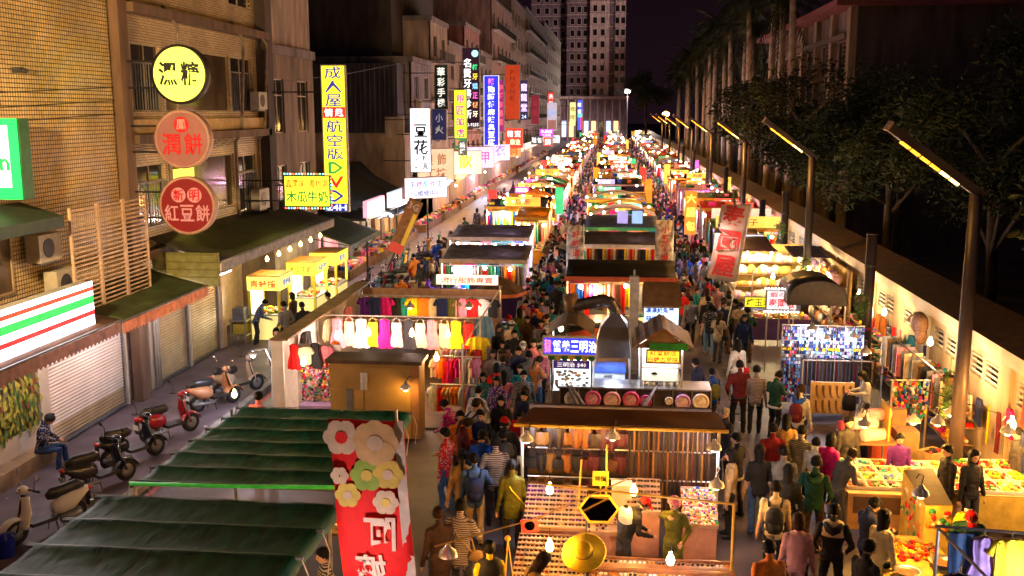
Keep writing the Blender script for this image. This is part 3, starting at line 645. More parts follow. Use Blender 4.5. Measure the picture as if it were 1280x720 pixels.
sign('dark red vertical sign board without lit letters', -10.0, 130, 8.3, 1.05, 3.7, (.2, .015, .03), .5, column('金飾', 0, .8, 1.2, .7, .8, (.3, .03, .04), .5), name='vertical_sign')
sign('tall billboard with a pale picture', -9.0, 150, 7.3, 1.5, 4.2, (.4, .36, .45), .7, [], blocks=[(0, -1.2, 1.2, 1.4, (.35, .16, .12), .5), (0, .6, 1.2, .8, (.4, .45, .75), .6)], name='billboard')
sign('red vertical sign with white character far down the row', -9.8, 160, 9.8, 1.0, 2.6, (.6, .03, .02), .7, column('洗髮', 0, .6, 1.1, .7, .8, WHT, 1.0), name='vertical_sign')
sign('pale yellow vertical sign far down the row', -7.9, 200, 7.6, 1.2, 4.6, (.75, .7, .25), .9, column('咖啡', 0, 1, 1.6, .9, 1.0, (.3, .2, .05), .2), name='vertical_sign')
sign('blue and red segmented vertical sign far down the row', -6.6, 204, 7.4, 1.0, 6, (.05, .08, .7), 1.1, column('眼鏡', -.1, 2, 1.3, .7, .8, WHT, 1.4), blocks=[(.3, -1.6, .35, 2.6, (.75, .05, .04), 1.1), (0, -.1, .9, .7, (.1, .7, .6), 1.0)], name='vertical_sign')
# red lit cluster, purple and white shop boards
sign('red lit board with white characters below the blue sign', -8.4, 86, 5.8, 1.5, 1.7, (.7, .03, .015), 1.2, [('精', -.35, .35, .5, .55, WHT, 1.4), ('寶', .3, .35, .55, .55, WHT, 1.4), ('歡迎', .1, -.35, .9, .5, (.9, .7, .4), 1.4)])
sign('bright purple board with white characters', -8.0, 122, 5.5, 1.7, .95, (.4, .03, .7), 1.3, [('水晶館', 0, .17, 1.4, .4, WHT, 1.5), ('大俗賣', 0, -.25, 1.1, .28, (.8, .6, .95), 1.3)])
sign('small black and white board beside a red one', -8.4, 112, 4.9, 1.3, 1.0, (.06, .06, .07), .5, [('鞋', -.3, 0, .5, .6, WHT, 1.2), ('包', .3, 0, .5, .6, WHT, 1.2)], bracket=False)
sign('small red board with white character beside the black one', -7.2, 112.5, 4.7, 1.0, 1.0, (.75, .04, .03), 1.2, [('飾', 0, 0, .7, .7, WHT, 1.4)], bracket=False)
sign('white square lit board near the purple sign', -7.4, 128, 4.6, 1.5, 1.0, (.7, .72, .75), .8, [('衣', 0, 0, .7, .8, (.1, .3, .2), .2)], bracket=False)
# lit boards parallel to the street
def board(label, px, py0, py1, pz, h, col, e_, texts=(), rz=R(-68), case=None):
    return sign(label, px, (py0 + py1) / 2, pz, (py1 - py0), h, col, e_ * .55, texts, rz=rz, bracket=False, depth=.3, case=case, name='light_box')
board('bright white light box with coloured characters above the parked scooters', -10.1, 52.0, 54.6, 3.95, 1.15, (.8, .85, .95), 1.5, [(c, -.8 + .4 * i, .18, .34, .38, q, .6) for i, (c, q) in enumerate(zip('手機配件店', ((.05, .1, .5), (.6, .05, .3), (.05, .4, .5), (.5, .1, .5), (.1, .1, .4))))] + [('3C維修中心', 0, -.28, 1.9, .34, (.1, .12, .4), .4)], R(38), mat('case_pink', (.35, .2, .2)))
board('orange-lit light box beside the white one', -10.6, 58, 60.5, 4.9, 1.9, (.75, .5, .32), 1.0, [('銀', -.5, .3, .6, .7, (.4, .15, .05), .3), ('飾', .4, .3, .6, .7, (.4, .15, .05), .3), ('工坊', 0, -.5, 1.4, .6, (.4, .15, .05), .3)], R(38))
board('yellow and white round-cornered light box', -10.0, 66, 68.6, 4.6, 1.6, (.85, .8, .45), 1.5, [('飲', 0, .1, 1.0, 1.0, (.7, .5, .02), .8)], R(38))
board('pinkish light box near the blue sign', -9.8, 72, 74.5, 4.7, 1.6, (.75, .5, .75), 1.4, [('美甲', 0, 0, 1.6, .9, (.5, .1, .4), .5)], R(38))
board('purple-white light box under the red lit board', -9.6, 84, 86, 4.6, 1.4, (.6, .55, .95), 1.4, [('衣', 0, .2, 1.0, 1.0, (.3, .2, .7), .6)], R(38))
board('orange light box past the blue sign', -9.4, 92, 94, 4.6, 1.5, (.85, .36, .1), .9, [('鍋', 0, 0, 1.2, 1.2, (.5, .1, .02), .4)], R(38))
sign('small green and white sign pair above the orange glow', -10.2, 68, 5.0, 1.0, .7, (.55, .7, .45), .7, [('質', -.25, 0, .4, .45, BLK, 0), ('絲', .25, 0, .4, .45, BLK, 0)], bracket=False)
sign('small dark sign with white characters above the orange glow', -9.6, 64, 5.7, .55, .9, (.08, .1, .08), .5, column('燒烤', 0, .2, .4, .36, .36, WHT, .9), bracket=False)
# striped shop sign over the awning and the green box sign on the wall
st = thing('striped_shop_sign', 'long lit white shop sign with red and green stripes', 'sign', (-11.5, 17.7, 3.82))
MB().bb(-.28, 0, -3.2, 3.06, -.5, .47).build('case', mat('sign_case_white', (.5, .48, .48)), st)
MB().bb(.002, .012, -3.2, 3.06, -.5, .47).build('face_panel', glow('striped_face', (.85, .80, .86), 4.0), st)
for z0_, z1_, c in ((.26, .36, (.7, .04, .01)), (-.02, .16, (.0, .42, .06)), (-.28, -.17, (.7, .01, .01))): MB().bb(.014, .02, -3.2, 3.06, z0_, z1_).build('stripe', ink(c, .95), st)
gs = thing('box_sign', 'green box sign with a white lit panel on the tiled wall', 'sign', (-12.55, 19.75, 7.05))
MB().bb(-1.6, .38, -.16, .2, -.85, .82).build('case', mat('case_deep_green', (.01, .09, .04), rough=.4), gs)
MB().bb(-1.6, .34, -.176, -.165, -.85, .82).build('face_panel', glow('green_lit', (.005, .5, .09), .6), gs)
MB().bb(-1.6, .13, -.186, -.178, -.6, .68).build('inner_panel', glow('white_lit', (.85, .82, .85), .7), gs)
letter('n', gs, .02, -.12, .22, .26, ink((.0, .35, .08), .6), y=-.2, bold=.05)
letter('7', gs, -.43, .2, .8, .9, ink((.75, .02, .06), .9), y=-.2, bold=.07)

# ================================================================ street lamps, posts, trees
post_m = mat('lamp_post_paint', (.06, .045, .05), rough=.45, metal=.3, var=.3, scale=2)
seg_m = glow('sodium_lens', (1, .30, .012), 1.6, False); seg_hot = glow('sodium_lens_hot', (1, .55, .12), 3.2, False)
def street_lamp(y, label, x=7.2, h=6.4, flip=1, e=1.0, rz=0, spot=True, aim=(-.93, .12, -.36), size=150, pt=90, sod=SOD):
    t = thing('street_lamp', label, 'street lamp', (x, y, 0), rz, 'street lamps with slanting heads along the wall')
    MB().tube((0, 0, 0), (0, 0, h), .15, .125, n=14).build('post', post_m, t, True)
    MB().lathe([(.3, 0), (.3, .03), (.19, .06), (.19, .35), (.17, .36)], 14).build('base', post_m, t, True)
    d = Vector((-1.75, 0, 1.27)).normalized(); nrm = Vector((-1.27, 0, -1.75)).normalized()
    M = Matrix(((d.x, 0, -nrm.x, .0), (0, 1, 0, 0), (d.z, 0, -nrm.z, h - .02), (0, 0, 0, 1)))
    MB().box((1.05, 0, .05), (2.3, .2, .17), M=M).build('arm', post_m, t)
    MB().box((2.23, 0, .05), (.06, .23, .2), M=M).build('end_cap', mat('cap_pale', (.45, .32, .25)), t)
    for k in range(6):
        a = .42 + k * .24
        MB().box((a + .11, 0, -.055), (.205, .195, .035), M=M).build('lens', seg_hot if k < 2 else seg_m, t)
        MB().box((a - .005, 0, -.06), (.028, .19, .06), M=M).build('fin', dark_metal, t)
    if spot:
        if rz: aim = Matrix.Rotation(-rz, 3, 'Z') @ Vector(aim)
        c = M @ Vector((1.0, 0, -.25))
        o = lamp(t, c, 480 * e, sod, .25, 'SPOT', size=size)
        o.rotation_euler = Vector(aim).to_track_quat('-Z', 'Y').to_euler()
        lamp(t, M @ Vector((1.1, .0, -.4)), pt * e, SOD, .2)
    return t
LY = (20.5, 37, 55.5, 74, 92, 110, 128, 147)
names = ('nearest tall street lamp with six-lens slanting head beside the spice tables', 'second street lamp, lit head glowing against the tree leaves', 'third street lamp along the wall, before the palms', 'fourth street lamp along the wall, in front of palm trunks',
         'fifth street lamp along the wall, in front of palm trunks', 'sixth street lamp along the wall toward the towers', 'seventh street lamp along the wall toward the towers', 'farthest street lamp of the lit row')
for k, (y, n) in enumerate(zip(LY, names)): street_lamp(y, n, pt=(20, 80)[k] if k < 2 else 200)
street_lamp(3.2, 'street lamp of the row behind the viewpoint', e=.5)
street_lamp(11.5, 'street lamp on the shop side, outside the picture', x=-10.3, h=8.6, rz=R(150), e=10, aim=(-.40, .91, -.08), size=84, pt=3, sod=(1, .66, .28))
def post(y, h, label, x=7.3, r=.15):
    t = thing('post', label, 'post', (x, y, 0), group='unlit posts between the lamps')
    MB().tube((0, 0, 0), (0, 0, h), r, r * .95, n=12).build('shaft', post_m, t, True)
    MB().lathe([(r * 1.08, h), (r * 1.08, h + .03), (0, h + .05)], 12).build('cap', post_m, t)
    for z in (1.9, h * .8): MB().lathe([(r * 1.08, z), (r * 1.1, z + .04), (r * 1.08, z + .08)], 12, cap=False).build('band', mat('band_red', (.4, .03, .04)) if z < 2 else dark_metal, t)
for k, (y, h) in enumerate(((28.5, 4.62), (42.6, 4.7), (49, 3.8), (56.8, 3.9), (65, 4.5), (77.4, 4.4), (91, 4.5), (104, 4.5))):
    post(y, h, ('thick unlit post behind the striped ties, %s along the wall' % ('first', 'second', 'third', 'fourth', 'fifth', 'sixth', 'seventh', 'eighth')[k]) if k == 0 else 'unlit post against the wall, %s in its row' % ('first', 'second', 'third', 'fourth', 'fifth', 'sixth', 'seventh', 'eighth')[k])
# grey square column standing in the middle of the market
cp = thing('square_post', 'pale grey square steel post behind the grill hood', 'post', (.75, 30.2, 0))
MB().bb(-.14, .14, -.14, .14, 0, 3.05).build('shaft', mat('post_grey', (.34, .31, .3), metal=.3, var=.25), cp); MB().bb(-.2, .2, -.2, .2, .0, .12).build('foot', grey_metal, cp); MB().bb(-.03, .03, -.03, .03, 3.05, 3.25).build('pin', grey_metal, cp)
# far sodium and white lamps at the end of the street
for (x, y, z, c, lb) in ((3.7, 262, 13.3, (1, .86, .76), 'bright white lamp on a mast before the dark sky'), (13, 250, 7.5, (1, .5, .12), 'small orange lamp at the end of the street')):
    t = thing('mast_lamp', lb, 'street lamp', (x, y, 0)); MB().tube((0, 0, 0), (0, 0, z), .16, .1).build('mast', post_m, t)
    MB().ball((0, 0, z), (.9, .9, .6), 10, 6).build('lantern', glow('mast_glow_%d' % x, c, 6, False), t); MB().lathe([(.5, z + .55), (.2, z + .9), (0, z + 1)], 10).build('hood', dark_metal, t)
    lamp(t, (0, -1.5, z), 7000 if z > 10 else 2000, c, .4)

# ---- trees
leaf_m = [mat('leaf_dark', (.014, .024, .006), rough=.8, var=.5, scale=.8), mat('leaf_mid', (.024, .036, .009), rough=.8, var=.5, scale=.8), mat('leaf_olive', (.04, .042, .01), rough=.8, var=.5, scale=.8)]
bark = mat('bark', (.07, .05, .035), rough=.9, var=.4, scale=6, bump=.5); palm_bark = mat('palm_bark', (.42, .34, .28), rough=.85, var=.35, scale=3, bump=.4)
def leaf_cloud(rr, blobs, n, size, droop=.3):
    mb = MB()
    for k in range(n):
        c, r = rr.choice(blobs); u = Vector((rr.gauss(0, 1), rr.gauss(0, 1), rr.gauss(0, 1))).normalized() * (rr.random() ** .45)
        p = Vector(c) + Vector((u.x * r[0], u.y * r[1], u.z * r[2]))
        a = Vector((rr.gauss(0, 1), rr.gauss(0, 1), rr.gauss(0, .5) - droop)).normalized(); b = a.cross(Vector((rr.gauss(0, 1), rr.gauss(0, 1), rr.gauss(0, 1)))).normalized()
        L = size * rr.uniform(.6, 1.3); nn = a.cross(b) * L * .12
        mb.add([p, p + a * L * .5 + b * L * .2 + nn, p + a * L, p + a * L * .5 - b * L * .2 + nn], [(0, 1, 2), (0, 2, 3)], rr.choice((0, 0, 1, 1, 2)))
    return mb
def tree_mesh(seed, h, spread, n, size):
    rr = random.Random(seed); tr = MB(); blobs = []
    tr.path([(0, 0, 0), (.1, .05, h * .25), (-.05, .1, h * .5), (.0, 0, h * .72)], [.22, .18, .14, .08], 8)
    for k in range(9):
        a = k * 2.4 + rr.uniform(-.4, .4); z0 = h * rr.uniform(.35, .68); L = spread * rr.uniform(.5, .95); e = Vector((math.cos(a) * L, math.sin(a) * L, z0 + h * rr.uniform(.08, .3)))
        m = Vector((math.cos(a) * L * .5, math.sin(a) * L * .5, z0 + (e.z - z0) * .7)); tr.path([(0, 0, z0), m, e], [.09, .055, .02], 6)
        blobs.append((e, (spread * .34, spread * .34, h * .12))); blobs.append((m + Vector((0, 0, h * .06)), (spread * .28, spread * .28, h * .1)))
        e2 = e + Vector((rr.uniform(-1, 1), rr.uniform(-1, 1), rr.uniform(-.9, .5))) * spread * .3; tr.path([m, e2], [.04, .012], 5); blobs.append((e2, (spread * .24, spread * .24, h * .08)))
    blobs.append(((0, 0, h * .92), (spread * .4, spread * .4, h * .12)))
    return tr.mesh('trunk', bark, True), leaf_cloud(rr, blobs, n, size).mesh('crown', leaf_m)
TV = [tree_mesh(11, 9.5, 3.4, 9000, .25), tree_mesh(12, 8.2, 3.0, 8000, .24), tree_mesh(13, 7.0, 3.2, 8000, .25)]
for k, (x, y, v, s, lb) in enumerate(((12.2, 33, 0, 1.0, 'dark leafy tree leaning over the wall behind the second street lamp'), (11.0, 40.5, 1, 1.05, 'olive lit tree right beside the second street lamp head'), (13.2, 47, 0, 1.05, 'dark tree in front of the pale building'), (11.5, 54, 2, 1.1, 'low dark tree under the shuttered windows'),
      (14, 26, 0, 1.05, 'unlit tree behind the wall above the striped ties'), (12, 22.5, 2, 1.1, 'unlit twiggy tree behind the nearest street lamp post'), (16.5, 35, 1, 1.3, 'unlit tree standing deep behind the wall'), (17, 29, 0, 1.2, 'unlit tree below the dark end wall'), (15.5, 20, 1, 1.2, 'unlit tree at the edge of the picture behind the wall'), (19, 42, 0, 1.35, 'unlit tall tree in front of the dark end wall'), (11.2, 60, 0, 1.15, 'dark tree half covering the shuttered windows'), (10.9, 50, 1, 1.15, 'dark tree spilling over the wall past the second street lamp'), (11.2, 68, 2, 1.4, 'dark tree at the foot of the first palms'))):
    t = thing('leafy_tree', lb, 'tree', (x, y, 0), k * 1.3, 'leafy trees behind the wall'); t.scale = (s, s, s)
    obj('trunk', TV[v][0], t); obj('crown', TV[v][1], t)
# young bright tree and bushes at the far end
ft = thing('leafy_tree', 'bright green tree lit by the white mast lamp', 'tree', (7.5, 232, 0)); ft.scale = (1.9, 1.9, 2.1)
obj('trunk', TV[1][0], ft); obj('crown', TV[1][1], ft)
def palm_mesh(seed, h):
    rr = random.Random(seed); tr = MB(); bend = rr.uniform(-.4, .4)
    tr.path([(0, 0, 0), (bend * .1, 0, h * .3), (bend * .5, 0, h * .7), (bend, 0, h)], [.26, .21, .2, .15], 9)
    cr = MB()
    for k in range(22):
        a = k * 2.399 + rr.uniform(-.2, .2); el = rr.uniform(-.5, 1.1); L = rr.uniform(2.4, 3.3); pts = []
        for i in range(8):
            s_ = i / 7; r_ = L * s_ * math.cos(el * (1 - s_ * .3)); z = L * s_ * math.sin(el) - 1.9 * s_ * s_ * (1.1 - el * .3)
            pts.append(Vector((bend + math.cos(a) * r_, math.sin(a) * r_, h + z)))
        cr.path(pts, [.03] * 5 + [.02, .015, .008], 4, 0)
        side = Vector((-math.sin(a), math.cos(a), 0))
        for i in range(1, 8):
            for q in (0, .33, .66):
                p = pts[i - 1].lerp(pts[i], q); wd = .62 * math.sin(min(1, (i + q) / 7.5) * math.pi * .85 + .25)
                for sg in (-1, 1):
                    tip = p + side * sg * wd + Vector((0, 0, -.38 * wd - rr.uniform(0, .15))) + (pts[i] - pts[i - 1]) * .6
                    d_ = (pts[i] - pts[i - 1]).normalized() * .07
                    cr.add([p - d_, p + d_, tip], [(0, 1, 2)], rr.choice((0, 1, 2)))
    return tr.mesh('trunk', palm_bark, True), cr.mesh('crown', leaf_m)
PV = [palm_mesh(s, h) for s, h in ((1, 12.5), (2, 11.2), (3, 13.4))]
rr = random.Random(5)
ords = ('first', 'second', 'third', 'fourth', 'fifth', 'sixth', 'seventh', 'eighth', 'ninth', 'tenth', 'eleventh', 'twelfth', 'thirteenth', 'fourteenth', 'fifteenth', 'sixteenth', 'seventeenth', 'eighteenth')
py = 66.0
for k in range(18):
    v = k % 3
    t = thing('palm_tree', 'tall pale-trunked palm, %s of the row along the wall counting away from the shuttered building' % ords[k], 'palm tree', (11.3 + rr.uniform(-.5, .5), py, 0), k * 2.1, 'palms behind the wall')
    t.scale = (1.15, 1.15, 1.38 - .012 * k); obj('trunk', PV[v][0], t); obj('crown', PV[v][1], t); py += 4.6 + rr.uniform(-.6, .6) + k * .25
py = 62
for k in range(12):
    t = thing('palm_tree', 'palm standing behind the front row of palms, %s of the second row' % ords[k], 'palm tree', (14.6 + rr.uniform(-.5, .5), py + 26, 0), k * 1.7, 'palms behind the wall')
    obj('trunk', PV[(k + 1) % 3][0], t); obj('crown', PV[(k + 1) % 3][1], t); py += 7

# ================================================================ people
top_m = obj_mat('cloth_top', 'top', .8, var=.5, scale=6, bump=.6); bot_m = obj_mat('cloth_bottom', 'bottom', .8, var=.3, scale=14, bump=.5)
hair_m = obj_mat('hair', 'haircol', .55, var=.5, scale=40, bump=.6, spec=.12); shoe_m = obj_mat('shoe', 'shoe', .5, var=.2)
def add_pattern(m):
    """knit stripes or checks on some of the tops, by the wearer"""
    t = m.node_tree; b = t.nodes['Principled BSDF']; src = b.inputs['Base Color'].links[0].from_socket
    oi = t.nodes.new('ShaderNodeObjectInfo'); tcn = [n for n in t.nodes if n.type == 'TEX_COORD'][0]
    wv = t.nodes.new('ShaderNodeTexWave'); wv.bands_direction = 'Z'; wv.inputs['Scale'].default_value = 9; wv.inputs['Distortion'].default_value = 1.2
    ck = t.nodes.new('ShaderNodeTexNoise'); ck.inputs['Scale'].default_value = 26; ck.inputs['Detail'].default_value = 1
    t.links.new(tcn.outputs['Object'], wv.inputs['Vector']); t.links.new(tcn.outputs['Object'], ck.inputs['Vector'])
    fac = None
    for node, lo, hi, a, c in ((wv, .45, .55, .74, .88), (ck, .54, .60, .88, 1.01)):
        st = t.nodes.new('ShaderNodeMapRange'); st.inputs[1].default_value = lo; st.inputs[2].default_value = hi; t.links.new(node.outputs[1] if node is wv else node.outputs[0], st.inputs[0])
        g1 = t.nodes.new('ShaderNodeMath'); g1.operation = 'COMPARE'; g1.inputs[1].default_value = (a + c) / 2; g1.inputs[2].default_value = (c - a) / 2; t.links.new(oi.outputs['Random'], g1.inputs[0])
        ml_ = t.nodes.new('ShaderNodeMath'); ml_.operation = 'MULTIPLY'; t.links.new(st.outputs[0], ml_.inputs[0]); t.links.new(g1.outputs[0], ml_.inputs[1])
        if fac is None: fac = ml_.outputs[0]
        else:
            ad_ = t.nodes.new('ShaderNodeMath'); ad_.operation = 'ADD'; t.links.new(fac, ad_.inputs[0]); t.links.new(ml_.outputs[0], ad_.inputs[1]); fac = ad_.outputs[0]
    mx = t.nodes.new('ShaderNodeMix'); mx.data_type = 'RGBA'; mx.inputs[7].default_value = (.30, .27, .26, 1)
    t.links.new(fac, mx.inputs[0]); t.links.new(src, mx.inputs[6]); t.links.new(mx.outputs[2], b.inputs['Base Color'])
add_pattern(top_m)
skin_m = mat('skin', (.50, .29, .19), rough=.5, var=.12, scale=8, spec=.4); eye_m = mat('eye_dark', (.02, .015, .012), rough=.2); lip_m = mat('lip', (.35, .12, .1), rough=.5)
extra_m = obj_mat('accessory', None, .7)
trim_m = obj_mat('cloth_trim', 'trim', .75)
PM = [top_m, bot_m, skin_m, shoe_m, eye_m, lip_m]
def remesh(mb, vox):
    me = mb.mesh('tmp', skin_m); o = bpy.data.objects.new('tmp', me)
    m = o.modifiers.new('r', 'REMESH'); m.mode = 'VOXEL'; m.voxel_size = vox
    s = o.modifiers.new('s', 'SMOOTH'); s.factor = .5; s.iterations = 3
    out = baked(o); bpy.data.meshes.remove(me); return out
def body_mesh(pose, fem=False, skirt=False, coat=0.0, short_sleeve=False):
    """one continuous figure, 1.70 m, facing +Y; pose gives lean, hands and feet"""
    V = Vector; lean = pose.get('lean', 0); sit = pose.get('sit', 0)
    hipz = .92 if not sit else .52
    hip = V((0, 0, hipz)); Rl = Matrix.Rotation(-lean, 3, 'X')
    def up(x, y, z): return hip + Rl @ V((x, y, z))
    sw = .185 if not fem else .165; hw = .095
    sh = [up(s * sw, 0, .50) for s in (-1, 1)]; neck = up(0, .0, .56); hd = neck + Matrix.Rotation(-pose.get('nod', .1) - lean * .5, 3, 'X') @ V((0, .025, .155))
    caps = []; mb = MB()
    def limb(pts, rs, reg, ell=1):
        mb.path(pts, rs, 12, 0, True, ell)
        for p, r in ((pts[0], rs[0]), (pts[-1], rs[-1])): mb.ball(p, r * .98, 10, 7)
        for a, b in zip(pts, pts[1:]): caps.append((V(a), V(b), reg, max(rs)))
    # torso as stacked ellipses
    prof = [(-.10 - coat, .165 + coat * .1, .125 + coat * .06), (-.04, .17, .125), (.06, .155, .112), (.18, .152 if fem else .162, .108), (.32, .178 if fem else .19, .122), (.44, .185 if fem else .205, .115), (.51, .15, .095), (.555, .07, .065)]
    n = 16; vs = []; fs = []
    for z, rx, ry in prof:
        for k in range(n):
            t = 2 * math.pi * k / n; c, s = math.cos(t), math.sin(t)
            vs.append(up(math.copysign(abs(c) ** .85, c) * rx, math.copysign(abs(s) ** .85, s) * ry + .01, z))
    for i in range(len(prof) - 1):
        for k in range(n): fs.append((i * n + k, i * n + (k + 1) % n, (i + 1) * n + (k + 1) % n, (i + 1) * n + k))
    fs.append(tuple(range(n))[::-1]); fs.append(tuple((len(prof) - 1) * n + k for k in range(n)))
    mb.add(vs, fs)
    caps.append((up(0, 0, -.07 - coat), up(0, 0, .5), 0, .17)); caps.append((up(-.12, 0, .46), up(.12, 0, .46), 0, .1))
    # legs
    feet = pose.get('feet', ((-.1, 0), (.1, 0))); ft = []
    for i, s in enumerate((-1, 1)):
        a = hip + V((s * hw, 0, -.02))
        if sit:
            k_ = V((s * .13, .46, .52)); an = V((s * .13, .46 + feet[i][1], .09))
        else:
            an = V((feet[i][0], feet[i][1], .09 + (.05 if feet[i][1] < -.15 else 0))); k_ = (a + an) / 2 + V((s * .01, .05 + abs(feet[i][1]) * .12, .03))
        limb([a, (a * .5 + k_ * .5) + V((0, .005, 0)), k_, (k_ * .45 + an * .55) + V((0, -.015, 0)), an], [.098, .085, .068, .066, .055], 2 if skirt else 1)
        mb.path([an + V((0, -.07, -.04)), an + V((0, .02, -.035)), an + V((s * .01, .12, -.05)), an + V((s * .012, .18, -.06))], [.045, .05, .042, .025], 10, 0, True)
        caps.append((an + V((0, -.08, -.05)), an + V((0, .19, -.06)), 3, .05)); ft.append(an)
    if skirt:
        mb.lathe([(.16, 0), (.19, -.15), (.23, -.38), (.2, -.40), (.05, -.1)], 16, M=Matrix.Translation(hip + V((0, 0, .04))))
        caps.append((hip + V((0, 0, 0)), hip + V((0, 0, -.33)), 1, .22))
    # arms
    hands = pose.get('hands', ((-.27, .06, .80), (.27, .06, .80))); hp = []
    for i, s in enumerate((-1, 1)):
        w_ = V(hands[i]); w_.z += hipz - .92
        if lean and pose.get('rel', True): w_ = hip + Rl @ (w_ - hip)
        a = sh[i] + V((s * .0, 0, -.03)); mid = (a + w_) / 2; dist = (w_ - a).length; L = .56
        off = math.sqrt(max(0, (L / 2) ** 2 - (dist / 2) ** 2)); el = mid + V((s * .55, -.75, -.35)).normalized() * off
        limb([a, (a + el) / 2, el], [.068, .06, .054], 0); limb([el, (el + w_) / 2, w_], [.054, .046, .036], 2 if short_sleeve else 0)
        d = (w_ - el).normalized(); hp.append((w_, d, s))
        mb.ball(w_ + d * .06, (.04, .04, .05), 8, 6); caps.append((w_ + d * .03, w_ + d * .11, 2, .04))
    # neck and head
    mb.path([neck + V((0, -.01, -.06)), neck + V((0, .0, .08))], [.058, .054], 10); caps.append((neck, neck + V((0, 0, .05)), 2, .055))
    turn = Matrix.Rotation(pose.get('turn', 0), 3, 'Z') @ Matrix.Rotation(-pose.get('nod', .1) - lean * .5, 3, 'X')
    MH = Matrix.Translation(hd) @ turn.to_4x4()
    mb.ball((0, 0, .02), (.078, .096, .105), 16, 12, 0, MH); mb.ball((0, .018, -.055), (.056, .068, .062), 12, 9, 0, MH)
    mb.ball((0, .098, -.012), (.016, .022, .026), 8, 6, 0, MH)
    for s in (-1, 1): mb.ball((s * .08, -.005, -.005), (.014, .022, .032), 8, 6, 0, MH)
    caps.append((hd + turn @ V((0, 0, .03)), hd + turn @ V((0, .02, -.06)), 2, .09))
    me = remesh(mb, .0165)
    ML = MH.inverted()
    # folds and creases of the clothes
    nv_ = len(me.vertices); co = np.empty(nv_ * 3); me.vertices.foreach_get('co', co); co = co.reshape(-1, 3); no = np.empty(nv_ * 3); me.vertex_normals.foreach_get('vector', no); no = no.reshape(-1, 3)
    q = np.array([mnoise.noise((x * 9, y * 9, z * 16)) * .012 + mnoise.noise((x * 22, y * 22, z * 30 + 7)) * .006 for x, y, z in co.tolist()])
    q[(co[:, 2] > hd.z - .14) | (co[:, 2] < .12)] = 0
    me.vertices.foreach_set('co', (co + no * q[:, None]).ravel()); me.update()
    # which surface is cloth, skin, shoe
    me.materials.clear()
    for m in PM: me.materials.append(m)
    nf = len(me.polygons); C_ = np.empty(nf * 3); me.polygons.foreach_get('center', C_); C_ = C_.reshape(-1, 3)
    best = np.full(nf, 9.0); reg = np.zeros(nf, dtype=np.int32)
    for a, b, r_, rad in caps:
        A, B = np.array(a), np.array(b); ab = B - A; t = np.clip((C_ - A) @ ab / max(1e-9, ab @ ab), 0, 1)
        d_ = np.linalg.norm(C_ - (A + t[:, None] * ab), axis=1) - rad; k = d_ < best; best[k] = d_[k]; reg[k] = r_
    Q = C_ @ np.array(ML.to_3x3()).T + np.array(ML.translation); ax = np.abs(Q[:, 0])
    fc = (reg == 2) & (ax < .06) & (Q[:, 1] > .06) & (np.abs(Q[:, 2]) < .12)
    reg[fc & (np.abs(ax - .032) < .016) & (np.abs(Q[:, 2] - .012) < .010)] = 4; reg[fc & (ax < .024) & (np.abs(Q[:, 2] + .062) < .008)] = 5
    me.polygons.foreach_set('material_index', reg); me.polygons.foreach_set('use_smooth', np.ones(nf, dtype=bool))
    # fingers, rooted inside the palm
    fg = MB()
    for w_, d, s in hp:
        side = d.cross(V((0, 0, 1))); side = side.normalized() if side.length > .1 else V((1, 0, 0)); nrm = side.cross(d)
        for k, (o_, L) in enumerate(((-.027, .062), (-.009, .072), (.009, .068), (.026, .052))):
            b = w_ + d * .085 + side * o_; fg.path([b, b + d * L * .55 + nrm * -.006, b + d * L * .9 + nrm * -.028], [.0095, .009, .007], 6, 2)
        b = w_ + d * .045 + side * (-s * .03) + nrm * .0; fg.path([b, b + d * .035 + side * (-s * .022), b + d * .062 + side * (-s * .024) - nrm * .012], [.011, .010, .008], 6, 2)
    nv = len(me.vertices)
    # join by appending geometry
    import bmesh
    bm = bmesh.new(); bm.from_mesh(me); vv = [bm.verts.new(p) for p in fg.v]
    for f in fg.f:
        nf = bm.faces.new([vv[i] for i in f]); nf.material_index = 2; nf.smooth = True
    bm.to_mesh(me); bm.free(); me.name = 'person'
    return me, MH
POSES = {
 'stand': dict(feet=((-.11, -.02), (.11, .04))),
 'walk': dict(feet=((-.09, .28), (.09, -.26)), hands=((-.27, -.14, .84), (.27, .22, .88)), lean=.05),
 'walkb': dict(feet=((-.09, -.27), (.09, .27)), hands=((-.27, .24, .9), (.27, -.14, .84)), lean=.05),
 'phone': dict(feet=((-.12, .02), (.10, -.05)), hands=((-.1, .33, 1.16), (.1, .35, 1.18)), nod=.55),
 'pocket': dict(feet=((-.13, .05), (.12, -.04)), hands=((-.24, .13, .95), (.24, .13, .95)), nod=.2),
 'hold': dict(feet=((-.1, .05), (.1, -.08)), hands=((-.25, .04, .82), (.2, .3, 1.12)), turn=.4),
 'reach': dict(feet=((-.12, .06), (.12, -.08)), hands=((-.17, .42, .98), (.18, .45, 1.0)), lean=.42, nod=.45, rel=False),
 'fold': dict(feet=((-.14, 0), (.13, .03)), hands=((.1, .2, 1.14), (-.1, .22, 1.1))),
 'chin': dict(feet=((-.1, .05), (.1, -.08)), hands=((-.2, .2, 1.0), (.07, .17, 1.40)), nod=.25, turn=-.5),
 'sit': dict(sit=1, hands=((-.08, .38, 1.12), (.08, .4, 1.12)), nod=.6, lean=.2, feet=((0, .05), (0, -.05)), rel=False),
}
BODY = {}
def get_body(pose, fem=False, skirt=False, coat=0, ss=False):
    k = (pose, fem, skirt, coat, ss)
    if k not in BODY: BODY[k] = body_mesh(POSES[pose], fem, skirt, coat, ss)
    return BODY[k]
